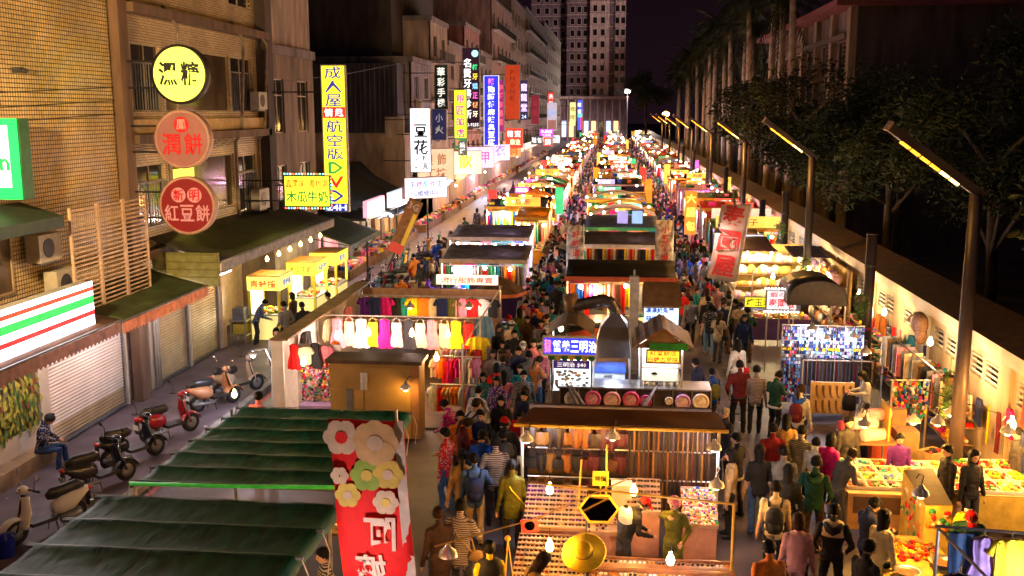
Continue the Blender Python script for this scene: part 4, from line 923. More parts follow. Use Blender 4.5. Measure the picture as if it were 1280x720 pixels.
# hair, hats and worn things, modelled round the head (0,0,0 = head centre) and shared
def hair_mesh(kind):
    mb = MB(); rr = random.Random(hash(kind) % 1000 if False else sum(map(ord, kind)))
    nu, nv = 30, 12
    def shell(off, zmin_front, zmin_back, r=(.078, .096, .105), zc=.02):
        rows = []
        for j in range(nv):
            row = []
            for i in range(nu + 1):
                t = 2 * math.pi * i / nu; fr = (math.sin(t) + 1) / 2          # 1 at the face (+y)
                zlo = zmin_back + (zmin_front - zmin_back) * max(0, fr * 2 - 1) ** .6 if fr > .5 else zmin_back
                amax = math.acos(max(-1, min(1, (zlo - zc) / (r[2] + off)))); a = amax * j / (nv - 1)
                wv = off * (1 - .65 * (j / (nv - 1)) ** 5) + (rr.uniform(-.005, .006) + .004 * math.sin(i * 2.9)) * (j > 1)
                row.append((math.sin(a) * math.cos(t) * (r[0] + wv), math.sin(a) * math.sin(t) * (r[1] + wv) - .004, zc + math.cos(a) * (r[2] + wv)))
            row[-1] = row[0]; rows.append(row)
        mb.sheet(rows)
    if kind == 'short': shell(.016, .062, -.05)
    elif kind == 'bald': shell(.006, .02, -.045)
    elif kind == 'bun': shell(.016, .07, -.06); mb.ball((0, -.1, .07), .05, 10, 8)
    elif kind in ('long', 'bob', 'pony'):
        shell(.02, .062, -.06)
        L = {'long': .40, 'bob': .16, 'pony': .3}[kind]
        if kind == 'pony': mb.path([(0, -.1, .05), (0, -.16, .0), (0, -.15, -.12), (0, -.12, -L)], [.025, .038, .035, .01], 8)
        else:
            rows = []
            for j in range(7):
                u = j / 6; row = []
                for i in range(15):
                    t = R(165 + (i / 14) * 210) if True else 0
                    wv = 1 + .05 * math.sin(i * 2.3 + j) + rr.uniform(-.02, .02); tp = 1 - .25 * u * (kind == 'long')
                    row.append((math.cos(t) * .098 * wv * tp, math.sin(t) * .105 * wv * (1 - .12 * u) - .008, .03 - L * u * (1 - .12 * abs(i - 7) / 7)))
                rows.append(row)
            mb.sheet(rows, (0, .02, 0))
    elif kind == 'cap':
        shell(.024, .05, .0); mb.sheet([[(-.07 + .14 * i / 6, .09 + .035 * math.cos((i - 3) * .5) + j * .03, .062 - j * .016 - .003 * (i - 3) ** 2) for i in range(7)] for j in range(3)], .008)
    elif kind == 'hood': shell(.035, .07, -.11)
    elif kind == 'beanie': shell(.028, .045, -.02); mb.ball((0, 0, .16), .03, 8, 6)
    if kind not in ('cap', 'beanie', 'hood', 'bald'):   # loose strands break up the outline
        for k in range(170):
            t = rr.uniform(0, 2 * math.pi); a = rr.uniform(.15, 1.75 if math.sin(t) < .3 else .9); e_ = .02
            p = Vector((math.sin(a) * math.cos(t) * (.078 + e_), math.sin(a) * math.sin(t) * (.096 + e_) - .004, .02 + math.cos(a) * (.105 + e_)))
            dn = Vector((math.cos(a) * math.cos(t) * .8 + rr.gauss(0, .35), math.cos(a) * math.sin(t) + rr.gauss(0, .35), -math.sin(a) - .2)).normalized(); sd = dn.cross(p).normalized() * rr.uniform(.004, .009); L = rr.uniform(.03, .07); up_ = p.normalized() * rr.uniform(.0, .012)
            mb.add([p - sd, p + sd, p + dn * L + up_ + sd * .3, p + dn * L + up_ - sd * .3], [(0, 1, 2, 3)])
    return mb.mesh('hair', [hair_m], True)
HAIR = {}
def get_hair(k):
    if k not in HAIR: HAIR[k] = hair_mesh(k)
    return HAIR[k]
def acc_mesh(k):
    mb = MB()
    if k == 'backpack':
        mb.path([(0, -.2, .92), (0, -.225, .98), (0, -.235, 1.12), (0, -.22, 1.28), (0, -.19, 1.36)], [.1, .15, .16, .15, .08], 12, 0, True, .55)
        for s in (-1, 1): mb.path([(s * .1, -.14, 1.36), (s * .12, .0, 1.455), (s * .11, .13, 1.33), (s * .12, .13, 1.15), (s * .13, -.1, 1.0)], .022, 6)
        mb.box((0, -.31, 1.03), (.2, .05, .16))
    elif k == 'shoulder_bag':
        mb.path([(.25, -.02, .80), (.255, 0, .95)], [.13, .11], 12, 0, True, .5)
        mb.path([(.24, 0, .94), (.1, .14, 1.25), (-.14, .02, 1.44), (-.02, -.14, 1.25), (.22, -.06, .94)], .012, 6)
    elif k == 'hoodie':
        mb.path([(-.1, .05, 1.44), (-.12, -.06, 1.44), (-.07, -.15, 1.40), (0, -.18, 1.37), (.07, -.15, 1.40), (.12, -.06, 1.44), (.1, .05, 1.44)], [.03, .045, .06, .065, .06, .045, .03], 10)
    elif k == 'scarf':
        mb.lathe([(.085, -.035), (.11, 0), (.085, .035)], 14, M=Matrix.Translation((0, .0, 1.49)), cap=False)
    elif k == 'hem':
        mb.lathe([(.172, -.02), (.185, -.02), (.19, .04), (.176, .04)], 18, M=Matrix.Translation((0, .01, .84)) @ Matrix.Diagonal((1, .78, 1, 1)), cap=False)
    elif k == 'yoke':
        mb.lathe([(.21, -.12), (.212, -.02), (.16, .1), (.08, .14)], 20, M=Matrix.Translation((0, .01, 1.37)) @ Matrix.Diagonal((1, .62, 1, 1)), cap=False)
    elif k == 'mask':
        mb.sheet([[(-.06 + .12 * i / 6, .1 - .004 * (i - 3) ** 2 + .012 * (j == 1), 1.60 - .028 * j) for i in range(7)] for j in range(3)], (0, -.006, 0))
    return mb.mesh(k, [extra_m], True)
ACC = {}
def get_acc(k):
    if k not in ACC: ACC[k] = acc_mesh(k)
    return ACC[k]
CN = {'black': (.012, .012, .014), 'charcoal': (.035, .034, .038), 'dark grey': (.07, .068, .07), 'grey': (.2, .2, .2), 'white': (.68, .66, .63), 'cream': (.6, .5, .34), 'beige': (.42, .31, .19), 'tan': (.35, .22, .1), 'brown': (.11, .055, .03), 'dark brown': (.05, .026, .018),
      'red': (.5, .012, .016), 'dark red': (.18, .012, .018), 'pink': (.65, .25, .3), 'magenta': (.55, .02, .22), 'orange': (.62, .2, .03), 'yellow': (.68, .5, .04), 'olive': (.11, .11, .025), 'green': (.03, .16, .05), 'dark green': (.015, .055, .03), 'teal': (.02, .2, .22),
      'blue': (.03, .09, .42), 'bright blue': (.03, .12, .65), 'navy': (.014, .02, .07), 'denim': (.06, .10, .2), 'light blue': (.2, .33, .5), 'purple': (.1, .03, .2), 'lilac': (.36, .24, .45), 'maroon': (.1, .015, .02)}
for k_, c_ in list(CN.items()):
    g_ = sum(c_) / 3; CN[k_] = tuple(max(.004, g_ + (q - g_) * 1.25) for q in c_)
HC = {'black': (.01, .009, .009), 'brown': (.045, .022, .012), 'grey': (.28, .26, .24), 'white': (.55, .52, .48)}
PEOPLE = []
def person(loc, label, top='black', bottom='charcoal', pose='stand', face=0, fem=False, hair='short', hcol='black', acc=(), h=1.70, skirt=False, coat=0, ss=False, shoe='black', group=None, trim=None, z=0.0):
    """face: degrees, 0 looks down the street away from the viewpoint, 180 towards it"""
    me, MH = get_body(pose, fem, skirt, coat, ss)
    o = obj('person', me, None, (loc[0], loc[1], z), R(face)); s = h / 1.70; o.scale = (s, s, s)
    tag(o, label, 'person', group)
    o['top'] = CN[top]; o['bottom'] = CN[bottom]; o['shoe'] = CN[shoe]
    hk = hair; hc = HC.get(hcol) or CN[hcol]
    ho = obj('hair' if hk not in ('cap', 'beanie', 'hood') else {'cap': 'cap', 'beanie': 'beanie', 'hood': 'hood'}[hk], get_hair(hk), o); ho.matrix_local = MH; ho['haircol'] = hc
    if hk in ('cap', 'beanie'):
        h2 = obj('hair', get_hair('short'), o); h2.matrix_local = MH; h2['haircol'] = HC['black']
    for a in acc:
        k, c = a.split(':') if ':' in a else (a, 'charcoal')
        obj(k, get_acc(k), o, col=CN[c])
    PEOPLE.append(o); return o

# ================================================================ goods and stall kit
cloth_m = obj_mat('cloth_goods', None, .8, var=.35, scale=7, bump=.5); leather_m = obj_mat('leather_goods', None, .38, var=.4, scale=5, bump=.3, spec=.5); plastic_m = obj_mat('plastic_goods', None, .3, var=.1, spec=.5)
wood_m = mat('stall_wood', (.22, .125, .055), rough=.6, var=.4, scale=3, bump=.2); wood_d = mat('stall_wood_dark', (.09, .05, .028), rough=.55, var=.4, scale=3); pipe_m = mat('stall_pipe', (.55, .5, .45), rough=.35, metal=.7, var=.2); pipe_y = mat('stall_pipe_yellow', (.6, .36, .05), rough=.4, var=.2)
white_m = mat('white_board', (.62, .58, .55), rough=.5, var=.12); pinkcl = mat('pink_cloth', (.55, .28, .22), rough=.8, var=.2)
GM = {}
def garment_mesh(kind):
    if kind in GM: return GM[kind]
    mb = MB(); rr = random.Random(sum(map(ord, kind)))
    def loft(prof, th=.05, cols=9, fold=.018, x0=0):
        rows_f, rows_b = [], []
        for z, hw in prof:
            rows_f.append([(x0 + hw * (2 * i / (cols - 1) - 1), -th / 2 - math.cos(math.pi * (i / (cols - 1) - .5)) * th * .4 + math.sin(i * 2.1 + z * 3) * fold, z + (.015 * math.sin(i * 1.7) if z == prof[-1][0] else 0)) for i in range(cols)])
            rows_b.append([(x0 + hw * (2 * i / (cols - 1) - 1), th / 2 + math.sin(i * 1.9 + z * 3) * fold * .5, z) for i in range(cols)])
        mb.sheet(rows_f); mb.sheet([r_[::-1] for r_ in rows_b])
        mb.sheet([[rows_f[j][0], rows_b[j][0]] for j in range(len(prof))]); mb.sheet([[rows_b[j][-1], rows_f[j][-1]] for j in range(len(prof))])
    def sleeve(L, w=.075, ang=.5):
        for s in (-1, 1): mb.path([(s * .17, 0, -.07), (s * (.19 + L * math.sin(ang)), 0, -.09 - L * math.cos(ang))], [w, w * .8], 8, 0, True, .4)
    if kind == 'shirt': loft([(-.02, .09), (-.06, .2), (-.2, .215), (-.4, .21), (-.62, .215)]); sleeve(.2)
    elif kind == 'long_shirt': loft([(-.02, .09), (-.06, .2), (-.2, .215), (-.4, .21), (-.66, .22)]); sleeve(.5, .07, .18)
    elif kind == 'dress': loft([(-.03, .06), (-.08, .15), (-.22, .15), (-.36, .13), (-.6, .21), (-.9, .25)]); 
    elif kind == 'slip': loft([(-.12, .14), (-.24, .15), (-.38, .13), (-.6, .17), (-.85, .19)]); [mb.path([(s * .11, 0, -.12), (s * .06, 0, 0)], .01, 5) for s in (-1, 1)]
    elif kind == 'trousers':
        for s in (-1, 1): loft([(-.0, .1), (-.25, .1), (-.6, .08), (-.95, .085)], .05, 6, .01, s * .1)
    elif kind == 'strap': loft([(0, .03), (-.5, .032), (-1.0, .03)], .02, 4, .004)
    elif kind == 'scarf_cloth': loft([(0, .09), (-.3, .1), (-.7, .095), (-1.1, .1)], .03, 8, .02)
    elif kind == 'panel_cloth': loft([(0, .3), (-.3, .3), (-.7, .3), (-.95, .3)], .03, 12, .012)
    elif kind == 'boot':   # tall leather bag/boot shape hanging by its strap
        loft([(-.12, .12), (-.16, .13), (-.3, .12), (-.45, .085), (-.52, .05)], .1, 9, .006); mb.path([(-.1, 0, -.13), (-.06, 0, 0), (.06, 0, 0), (.1, 0, -.13)], .009, 6)
    elif kind == 'bag': loft([(-.2, .13), (-.24, .15), (-.36, .16), (-.44, .14)], .1, 9, .006); mb.path([(-.11, 0, -.21), (-.07, 0, -.02), (.07, 0, -.02), (.11, 0, -.21)], .011, 6)
    GM[kind] = mb.mesh(kind, [leather_m if kind in ('boot', 'bag', 'strap') else cloth_m], True)
    return GM[kind]
hanger_me = MB().path([(-.17, 0, -.06), (0, 0, 0), (.17, 0, -.06)], .008, 5).path([(0, 0, 0), (0, 0, .05), (.02, 0, .08)], .006, 5).mesh('hanger', pipe_m)
NAMES = {'shirt': 'hanging_shirt', 'long_shirt': 'hanging_jacket', 'dress': 'hanging_dress', 'slip': 'slip_dress', 'trousers': 'hanging_trousers', 'strap': 'leather_belt', 'scarf_cloth': 'hanging_scarf', 'panel_cloth': 'hanging_cloth', 'boot': 'leather_pouch', 'bag': 'leather_bag'}
def hang(kind, loc, col, label, rz=0, s=1, group=None, hook=False):
    o = obj(NAMES[kind], garment_mesh(kind), None, loc, rz, CN[col] if col in CN else col); o.scale = (s, s, s)
    tag(o, label, NAMES[kind].split('_')[-1], group)
    if hook: obj('hanger', hanger_me, o)
    return o
bulb_w = glow('bulb_warm', (1, .80, .42), 16, False); bulb_o = glow('bulb_orange', (1, .62, .18), 12, False); bulb_c = glow('bulb_cool', (.92, .95, 1), 16, False)
bulb_me = {}
def bulb(loc, label, e=30, col=TUNG, kind='globe', drop=.25, group=None, r=.07, n=None):
    t = thing('hanging_bulb' if kind == 'globe' else 'clip_lamp', label, 'lamp', loc, group=group)
    bm_ = bulb_c if col[2] > .8 else (bulb_o if col[1] < .6 else bulb_w)
    key = (kind, bm_.name, r)
    if key not in bulb_me:
        b = MB().lathe([(.0, -r * 1.3), (r * .7, -r), (r, 0), (r * .75, r * .8), (r * .35, r * 1.5), (r * .35, r * 2), (0, r * 2)], 12)
        bulb_me[key] = b.mesh('bulb', bm_, True)
    obj('bulb', bulb_me[key], t)
    if kind == 'globe':
        if 'cord' not in bulb_me: bulb_me['cord'] = MB().tube((0, 0, .1), (0, 0, 1), .008, n=5).tube((0, 0, .07), (0, 0, .17), .024, n=8).mesh('cord', dark_metal)
        c = obj('cord', bulb_me['cord'], t); c.scale = (1, 1, max(.18, drop))
        lamp(t, (0, 0, 0), e * 1.35, col, r * 1.5)
    else:
        if 'shade' not in bulb_me: bulb_me['shade'] = MB().lathe([(.14, -.02), (.12, .05), (.05, .1), (.03, .16), (.025, .16), (.045, .09), (.115, .04), (.135, -.02)], 14, cap=False).mesh('shade', mat('lamp_shade', (.55, .5, .45), rough=.3, metal=.6), True)
        obj('shade', bulb_me['shade'], t)
        if 'arm' not in bulb_me: bulb_me['arm'] = MB().path([(0, 0, .15), (.06, .1, .26), (.05, .3, .22), (.05, .42, .1)], .012, 5).mesh('arm', dark_metal)
        obj('arm', bulb_me['arm'], t)
        lamp(t, (0, -.02, -.05), e * 1.35, col, r * 1.4)
    return t
def counter(t, x0, x1, y0, y1, z, m=wood_m, cloth=None, name='table_top'):
    MB().bb(x0, x1, y0, y1, z - .04, z).build(name, m, t)
    for x in (x0 + .06, x1 - .06):
        for y in (y0 + .06, y1 - .06): MB().tube((x, y, 0), (x, y, z - .04), .025, n=6).build('leg', pipe_m, t)
    if cloth:
        n = max(3, int((x1 - x0) / .12))
        MB().sheet([[(x0 - .01 + (x1 - x0 + .02) * i / n, y0 - .012 + .015 * math.sin(i * 1.9) * k, z - .01 - k * (z - .15)) for i in range(n + 1)] for k in (0, .5, 1)]).build('cloth_skirt', cloth, t, True)
def posts(t, xs, ys, h, m=pipe_m, r=.025):
    for x in xs:
        for y in ys: MB().tube((x, y, 0), (x, y, h), r, n=7).build('pole', m, t)
def tarp_roof(t, x0, x1, y0, y1, zf, zb, m, sag=.08, ribs=0, name='roof_tarp', nx=10, ny=6, seed=1, over=.0):
    rr = random.Random(seed); g = []
    for j in range(ny + 1):
        v = j / ny; row = []
        for i in range(nx + 1):
            u = i / nx; z = zf + (zb - zf) * v - sag * math.sin(v * math.pi) * (.7 + .3 * math.sin(u * 9)) + rr.uniform(-.012, .012)
            row.append((x0 + (x1 - x0) * u, y0 + (y1 - y0) * v, z))
        g.append(row)
    return MB().sheet(g, .02).build(name, m, t, True)
# small goods laid out on a table: joined, too small to pick apart
def heap(t, x0, x1, y0, y1, z, n, cols, size=.05, seed=1, name='small_goods', emit=0):
    rr = random.Random(seed); mb = MB()
    for k in range(n):
        x, y = rr.uniform(x0 + size, x1 - size), rr.uniform(y0 + size, y1 - size); s = size * rr.uniform(.6, 1.3); mi = rr.randrange(len(cols))
        if k % 3: mb.box((x, y, z + s * .35), (s * 1.3, s, s * .7), mi, rr.uniform(0, 3))
        else: mb.ball((x, y, z + s * .5), s * .55, 6, 4, mi)
    return tag(mb.build(name, [mat('goods_%s' % c.replace(' ', '_'), CN[c], rough=.45, var=.2) for c in cols], t), kind='stuff')
GOODS = ['red', 'yellow', 'orange', 'pink', 'white', 'green', 'teal', 'magenta', 'brown', 'blue', 'cream', 'black']

# ================================================================ stalls near the viewpoint
# ---- ribbed green tarpaulin canopies
def rib_canopy(label, x0, x1, y0, y1, z0, z1, ribs, m, pole=None, skew=0):
    t = root('tarp_canopy', label, 'canopy'); ny = ribs * 8; nx = 40; g = []; rr = random.Random(ribs)
    for j in range(ny + 1):
        v = j / ny; ph = (v * ribs) % 1; row = []
        for i in range(nx + 1):
            u = i / nx; x = x0 + (x1 - x0) * u + skew * v
            z = z0 + (z1 - z0) * v - .055 * math.sin(ph * math.pi) ** .6 * (.8 + .2 * math.sin(u * 5 + v * 9)) + .006 * math.sin(u * 46 + v * 13 + 3 * math.sin(j)) * math.sin(ph * math.pi) + rr.uniform(-.004, .004) - (.12 if i in (0, nx) else 0)
            z += .006 * math.sin(u * 17 + j * .9)
            row.append((x, y0 + (y1 - y0) * v, z))
        g.append(row)
    MB().sheet(g, .012).build('tarpaulin', m, t, True)
    for k in range(ribs + 1):
        v = k / ribs; MB().tube((x0 - .03 + skew * v, y0 + (y1 - y0) * v, z0 + (z1 - z0) * v - .03), (x1 + .03 + skew * v, y0 + (y1 - y0) * v, z0 + (z1 - z0) * v - .03), .022, n=6).build('rib', grey_metal, t)
    hl_ = mat('rib_highlight', (.05, .14, .09), rough=.4, var=.3)  # paler strips along the ribs paint the highlights on the tarpaulin
    for k in range(ribs + 1):
        v = k / ribs; MB().sheet([[(x0 + (x1 - x0) * i / 12 + skew * v, y0 + (y1 - y0) * v + q, z0 + (z1 - z0) * v + .016 + .006 * math.sin(i * 1.7 + k)) for i in range(13)] for q in (-.018, .018)]).build('seam_or_highlight', hl_, t)
        for x in (x0, x1): MB().path([(x + skew * v, y0 + (y1 - y0) * v, z0 - .02), (x + skew * v + (.1 if x == x1 else -.1), y0 + (y1 - y0) * v + .04, z0 - .35), (x + skew * v + (.06 if x == x1 else -.06), y0 + (y1 - y0) * v + .02, z0 - .7)], .008, 4).build('tie_rope', mat('rope_pale', (.4, .34, .26)), t)
    for x in (x0 + .05, x1 - .05):
        for y, z in ((y0 + .05, z0), (y1 - .05, z1)): MB().tube((x, y, 0), (x, y, z - .04), .03, n=6).build('pole', pipe_m, t)
    return t
def crease_mat(name, col, rough=.34):
    m = mat(name, col, rough=rough, var=.55, scale=1, bump=.8, spec=.3, detail=7)
    t = m.node_tree; tcn = [n for n in t.nodes if n.type == 'TEX_COORD'][0]; nz = [n for n in t.nodes if n.type == 'TEX_NOISE'][0]
    mp = t.nodes.new('ShaderNodeMapping'); mp.inputs['Scale'].default_value = (7, 1.6, 2); mp.inputs['Rotation'].default_value = (0, 0, R(32))
    nz.inputs['Distortion'].default_value = .6; t.links.new(tcn.outputs['Object'], mp.inputs[0]); t.links.new(mp.outputs[0], nz.inputs['Vector']); return m
tarp_g = crease_mat('tarp_green', (.003, .085, .045), .5); tarp_b = crease_mat('tarp_darkgreen', (.002, .06, .036), .58)
rib_canopy('ribbed green tarpaulin canopy beyond the bright green pipe', -7.45, -3.95, 14.15, 18.3, 2.3, 2.25, 6, tarp_g, skew=.15)
rib_canopy('black-green ribbed tarpaulin canopy nearest the viewpoint', -7.75, -4.0, 9.2, 13.5, 2.3, 2.3, 5, tarp_b, skew=.1)
gp = MB().path([(-7.35, 13.95, 2.33), (-5.6, 14.02, 2.32), (-3.9, 14.05, 2.36)], .03, 8).build('canopy_pipe', mat('pipe_green_glow', (.06, .55, .05), rough=.35, emit=.1), smooth=True); tag(gp, 'bright green pipe laid between the two tarpaulin canopies', 'pipe')  # pipe has a faint glow of its own, though no lamp
for yy, lb in ((16.2, 'table of orange snacks under the green tarpaulin canopy'), (11.9, 'table of snacks under the nearest black tarpaulin')):
    t = root('snack_table', lb, 'table'); counter(t, -6.6, -3.7, yy - .5, yy + .5, .85, wood_m); heap(t, -6.5, -3.75, yy - .45, yy + .45, .85, 150, ['orange', 'yellow', 'tan', 'red', 'cream'], .08, 4)
    bulb((-4.6, yy, 1.95), 'bare bulb glowing over the %s' % lb.split(' under')[0] + (' far' if yy > 14 else ' near') + ' side', 30, WARM, group='bulbs under the tarpaulins')
# ---- foreground banner seen from behind
bn = thing('feather_banner', 'red printed banner with mirrored white characters hanging beside the tarpaulins', 'banner', (-3.1, 12.0, 3.0))
def quad_cloth(w, h, n=8, m_=14, wob=.03, tilt=0):
    return [[((u / n - .5) * w + tilt * (v / m_), wob * math.sin(u * .9 + v * .5) , h * (.5 - v / m_)) for u in range(n + 1)] for v in range(m_ + 1)]
MB().sheet(quad_cloth(.98, 2.2, tilt=.14), (0, .012, 0)).build('cloth', mat('banner_red', (.75, .014, .02), rough=.75, var=.08, bump=.2, scale=9), bn, True)
MB().sheet([[(.36 + .14 * v / 14 + .13 * u, .03 * math.sin(6.8 + u + v * .5) - .012, 2.2 * (.5 - v / 14)) for u in range(2)] for v in range(15)]).build('sleeve', mat('banner_white', (.6, .55, .56), var=.15), bn)
MB().tube((.56, .04, -3.0), (.40, .04, 1.25), .02, n=7).build('pole', pipe_m, bn)
blossom = mat('blossom', (.62, .52, .42), var=.15); citrus = mat('citrus', (.62, .5, .1), var=.2); leafg = mat('banner_green', (.25, .42, .06), var=.2)
def petals(x, z, r, m, c=None, n=6):
    mb = MB(); 
    for k in range(n):
        a = k * 2 * math.pi / n; mb.lathe([(r * .48, 0), (r * .48, .006), (0, .006)], 10, M=Matrix.Translation((x + math.cos(a) * r * .55, -.05, z + math.sin(a) * r * .55)) @ Matrix.Rotation(R(90), 4, 'X') @ Matrix.Translation((0, 0, k * .0007)))
    mb.build('blossom_print', m, bn)
    if c: MB().lathe([(r * .35, 0), (r * .35, .008), (0, .008)], 12, M=Matrix.Translation((x, -.06, z)) @ Matrix.Rotation(R(90), 4, 'X')).build('blossom_heart', c, bn)
petals(-.3, .88, .24, blossom, mat('banner_red', (.6, .01, .015))); petals(.14, .82, .3, mat('print_beige', (.6, .42, .22)), blossom, 8); petals(.3, .4, .2, citrus, blossom); petals(.26, .02, .17, blossom, citrus); petals(-.24, .1, .17, citrus, blossom); petals(.02, .38, .22, leafg, citrus); petals(-.34, .36, .12, blossom)
letter('阿', bn, .17, -.42, .42, .46, mat('banner_letter', (.7, .62, .6), var=.1), y=-.05, bold=.05, mirror=True); letter('嬤', bn, .04, -.92, .42, .42, mat('banner_letter', (.7, .62, .6)), y=-.05, bold=.05, mirror=True)

# ---- clothes stall
cs = root('clothes_stall', 'open clothes stall with rails of dresses, white side panels and wooden cabinet', 'stall')
posts(cs, (-8.15, -3.55), (23.3, 26.6, 31.5), 2.45)
for y in (26.5, 29.6): MB().tube((-8.1, y, 2.42), (-3.5, y, 2.42), .02, n=6).build('rail', pipe_m, cs)
for y, z in ((24.9, 1.72), (24.6, 1.05)): MB().tube((-4.6, y, z), (-3.3, y, z), .018, n=6).build('rail', pipe_m, cs)
for x in (-8.15, -3.5): MB().tube((x, 23.3, 2.42), (x, 31.5, 2.42), .022, n=6).build('rail', pipe_m, cs)
MB().bb(-8.3, -7.85, 23.1, 31.6, 2.46, 2.5).build('side_roof', wood_m, cs); MB().bb(-8.25, -8.2, 23.2, 31.5, .2, 2.4).build('side_panel', white_m, cs); MB().bb(-8.28, -7.98, 23.1, 23.16, .05, 2.45).build('side_panel', white_m, cs)
MB().bb(-7.9, -6.75, 23.9, 23.95, .2, 2.2).build('display_panel', white_m, cs)
fl = MB(); rr = random.Random(9)
fcols = ['red', 'pink', 'white', 'black', 'yellow', 'magenta', 'green', 'lilac']
for k in range(260):
    fl.lathe([(.035 * rr.uniform(.6, 1.4), 0), (.02, .03), (0, .035)], 7, rr.randrange(8), Matrix.Translation((rr.uniform(-7.75, -6.85), 23.86 - rr.uniform(0, .1), rr.uniform(.75, 1.75))) @ Matrix.Rotation(R(90), 4, 'X'))
tag(fl.build('floral_bags', [mat('goods_%s' % c, CN[c], rough=.45, var=.2) for c in fcols], cs), kind='stuff')
MB().bb(-7.75, -6.9, 23.45, 23.85, .25, .72).build('lilac_box', mat('lilac_card', (.42, .3, .55), var=.15), cs)
MB().bb(-7.7, -3.6, 24.0, 31.2, .02, .06).build('floor_mat', wood_d, cs)
MB().bb(-8.1, -3.5, 31.55, 31.6, .3, 2.3).build('back_panel', mat('back_peach', (.5, .3, .2), var=.2), cs)
MB().bb(-5.6, -3.6, 31.3, 31.45, 2.5, 2.8).build('name_board', glow('board_peach', (.8, .55, .35), .9, False), cs)
letter('流行服飾專賣', cs, -4.6, 2.65, 1.7, .2, ink((.6, .05, .05), .3), y=31.28)
cab = thing('wooden_cabinet', 'brown plywood cabinet closed with two doors in front of the dresses', 'cabinet', (-5.7, 23.4, 0))
MB().bb(-1.12, 1.12, -.3, .35, .05, 1.95).build('carcass', mat('plywood', (.36, .21, .055), rough=.5, var=.2, scale=1.6), cab); MB().bb(-1.2, 1.2, -.42, .45, 1.952, 2.04).build('lid', wood_d, cab)
for x0_, x1_, z0_ in ((-1.1, -.28, .1), (-.25, .9, .1)): MB().bb(x0_, x1_, -.33, -.302, z0_, 1.3 if x0_ < -.5 else 1.85).build('door', mat('plywood2', (.40, .24, .065), rough=.5, var=.2, scale=1.6), cab)
MB().bb(.92, 1.1, -.32, -.302, .1, 1.9).build('trim_strip', mat('plywood_edge', (.3, .14, .05)), cab); MB().bb(-.7, -.55, -.36, -.34, .6, 1.3).build('tool_hook', grey_metal, cab)
d1 = ['pink', 'cream', 'white', 'yellow', 'magenta', 'white', 'charcoal', 'green', 'pink', 'cream', 'yellow', 'red']
nm = ['pale', 'cream', 'white', 'yellow', 'deep magenta', 'ivory', 'dark plunging', 'mint', 'coral', 'blush', 'lemon', 'red-trimmed']
for k in range(12):
    hang(('dress', 'slip', 'dress', 'slip')[k % 4], (-7.55 + k * .335, 26.5, 2.36), {'green': (.45, .6, .4)}.get(d1[k], d1[k]), '%s dress, %s on the front rail from the white panel' % (nm[k], ords[k]), rz=rnd.uniform(-.15, .15), s=.95, group='dresses on the front rail', hook=True)
s1 = ['purple', 'navy', 'magenta', 'black', 'teal', 'yellow', 'orange', 'cream', 'navy', 'olive', 'pink', 'red', 'white', 'black']
for k in range(14):
    hang('shirt', (-7.5 + k * .3, 29.6, 2.38), s1[k], '%s shirt on the rear clothes rail, %s from the shop side' % (s1[k], ords[k]), s=.95, rz=rnd.uniform(-.2, .2), group='shirts on the rear rail', hook=True)
rr = random.Random(21)
for j, (y, z, n) in enumerate(((24.9, 1.68, 11), (24.6, 1.02, 12), (25.6, 1.75, 9))):
    for k in range(n):
        c = rr.choice(('pink', 'white', 'cream', 'red', 'pink', 'white', 'magenta', 'orange', 'lilac'))
        hang(rr.choice(('slip', 'long_shirt', 'trousers', 'shirt')), (-4.55 + k * (1.2 / n), y, z), c, '%s garment on the %s side rail by the cabinet, %s along' % (c, ('upper', 'lower', 'back')[j], ords[k]), rz=R(65) + rr.uniform(-.2, .2), s=.8, group='garments on the side rails')
for k in range(5): hang(('dress', 'shirt')[k % 2], (-7.85 + k * .24, 23.55 + .1 * k, 2.3 - .1 * (k % 2)), ('red', 'cream', 'black', 'pink', 'orange')[k], '%s blouse hanging over the floral bags' % ('red', 'cream', 'black', 'pink', 'orange')[k], s=.75, rz=rnd.uniform(-.5, .5))
hang('shirt', (-3.55, 26.2, 1.98), 'yellow', 'bright yellow shirt on the corner of the clothes stall beside the aisle', s=1.05, hook=True); hang('long_shirt', (-3.55, 27.4, 2.3), 'light blue', 'pale blue blouse on the corner of the clothes stall', hook=True)
hang('trousers', (-5.95, 23.03, 1.72), 'white', 'pair of white shorts hung on the plywood cabinet', s=.45)
for k in range(3):
    hang('long_shirt', (-8.0 + .12 * k, 25 + k * 1.7, 2.3), ('charcoal', 'cream', 'pink')[k], '%s blouse along the white side panel of the clothes stall' % ('charcoal', 'cream', 'pink')[k], rz=R(75))
for k, (x, y, z, e, c, kd) in enumerate(((-7.4, 25.9, 1.95, 90, PINKW, 'globe'), (-6.55, 26.0, 2.05, 100, PINKW, 'globe'), (-6.0, 29.0, 2.2, 45, TUNG, 'clip_lamp'), (-4.2, 29.0, 2.25, 45, PINKW, 'clip_lamp'), (-4.35, 26.0, 2.05, 100, TUNG, 'globe'), (-4.35, 24.2, 1.85, 55, TUNG, 'globe'), (-4.85, 22.75, 1.45, 16, WARM, 'clip_lamp'), (-7.5, 23.2, 1.9, 40, PINKW, 'globe'), (-5.3, 25.8, 2.1, 90, PINKW, 'globe'))):
    bulb((x, y, z), ('bare bulb beside the white side panel of the clothes stall', 'bare bulb among the dresses near the shop side', 'clip lamp over the middle of the rear shirt rail', 'clip lamp over the aisle end of the rear shirt rail', 'bare bulb over the yellow dress', 'white-hot bulb at the cabinet corner over the garments', 'orange clip lamp hanging before the plywood cabinet', 'bare bulb over the floral bags', 'bare bulb before the middle of the front dress rail')[k], e * .45, c, kd, group='lamps of the clothes stall')

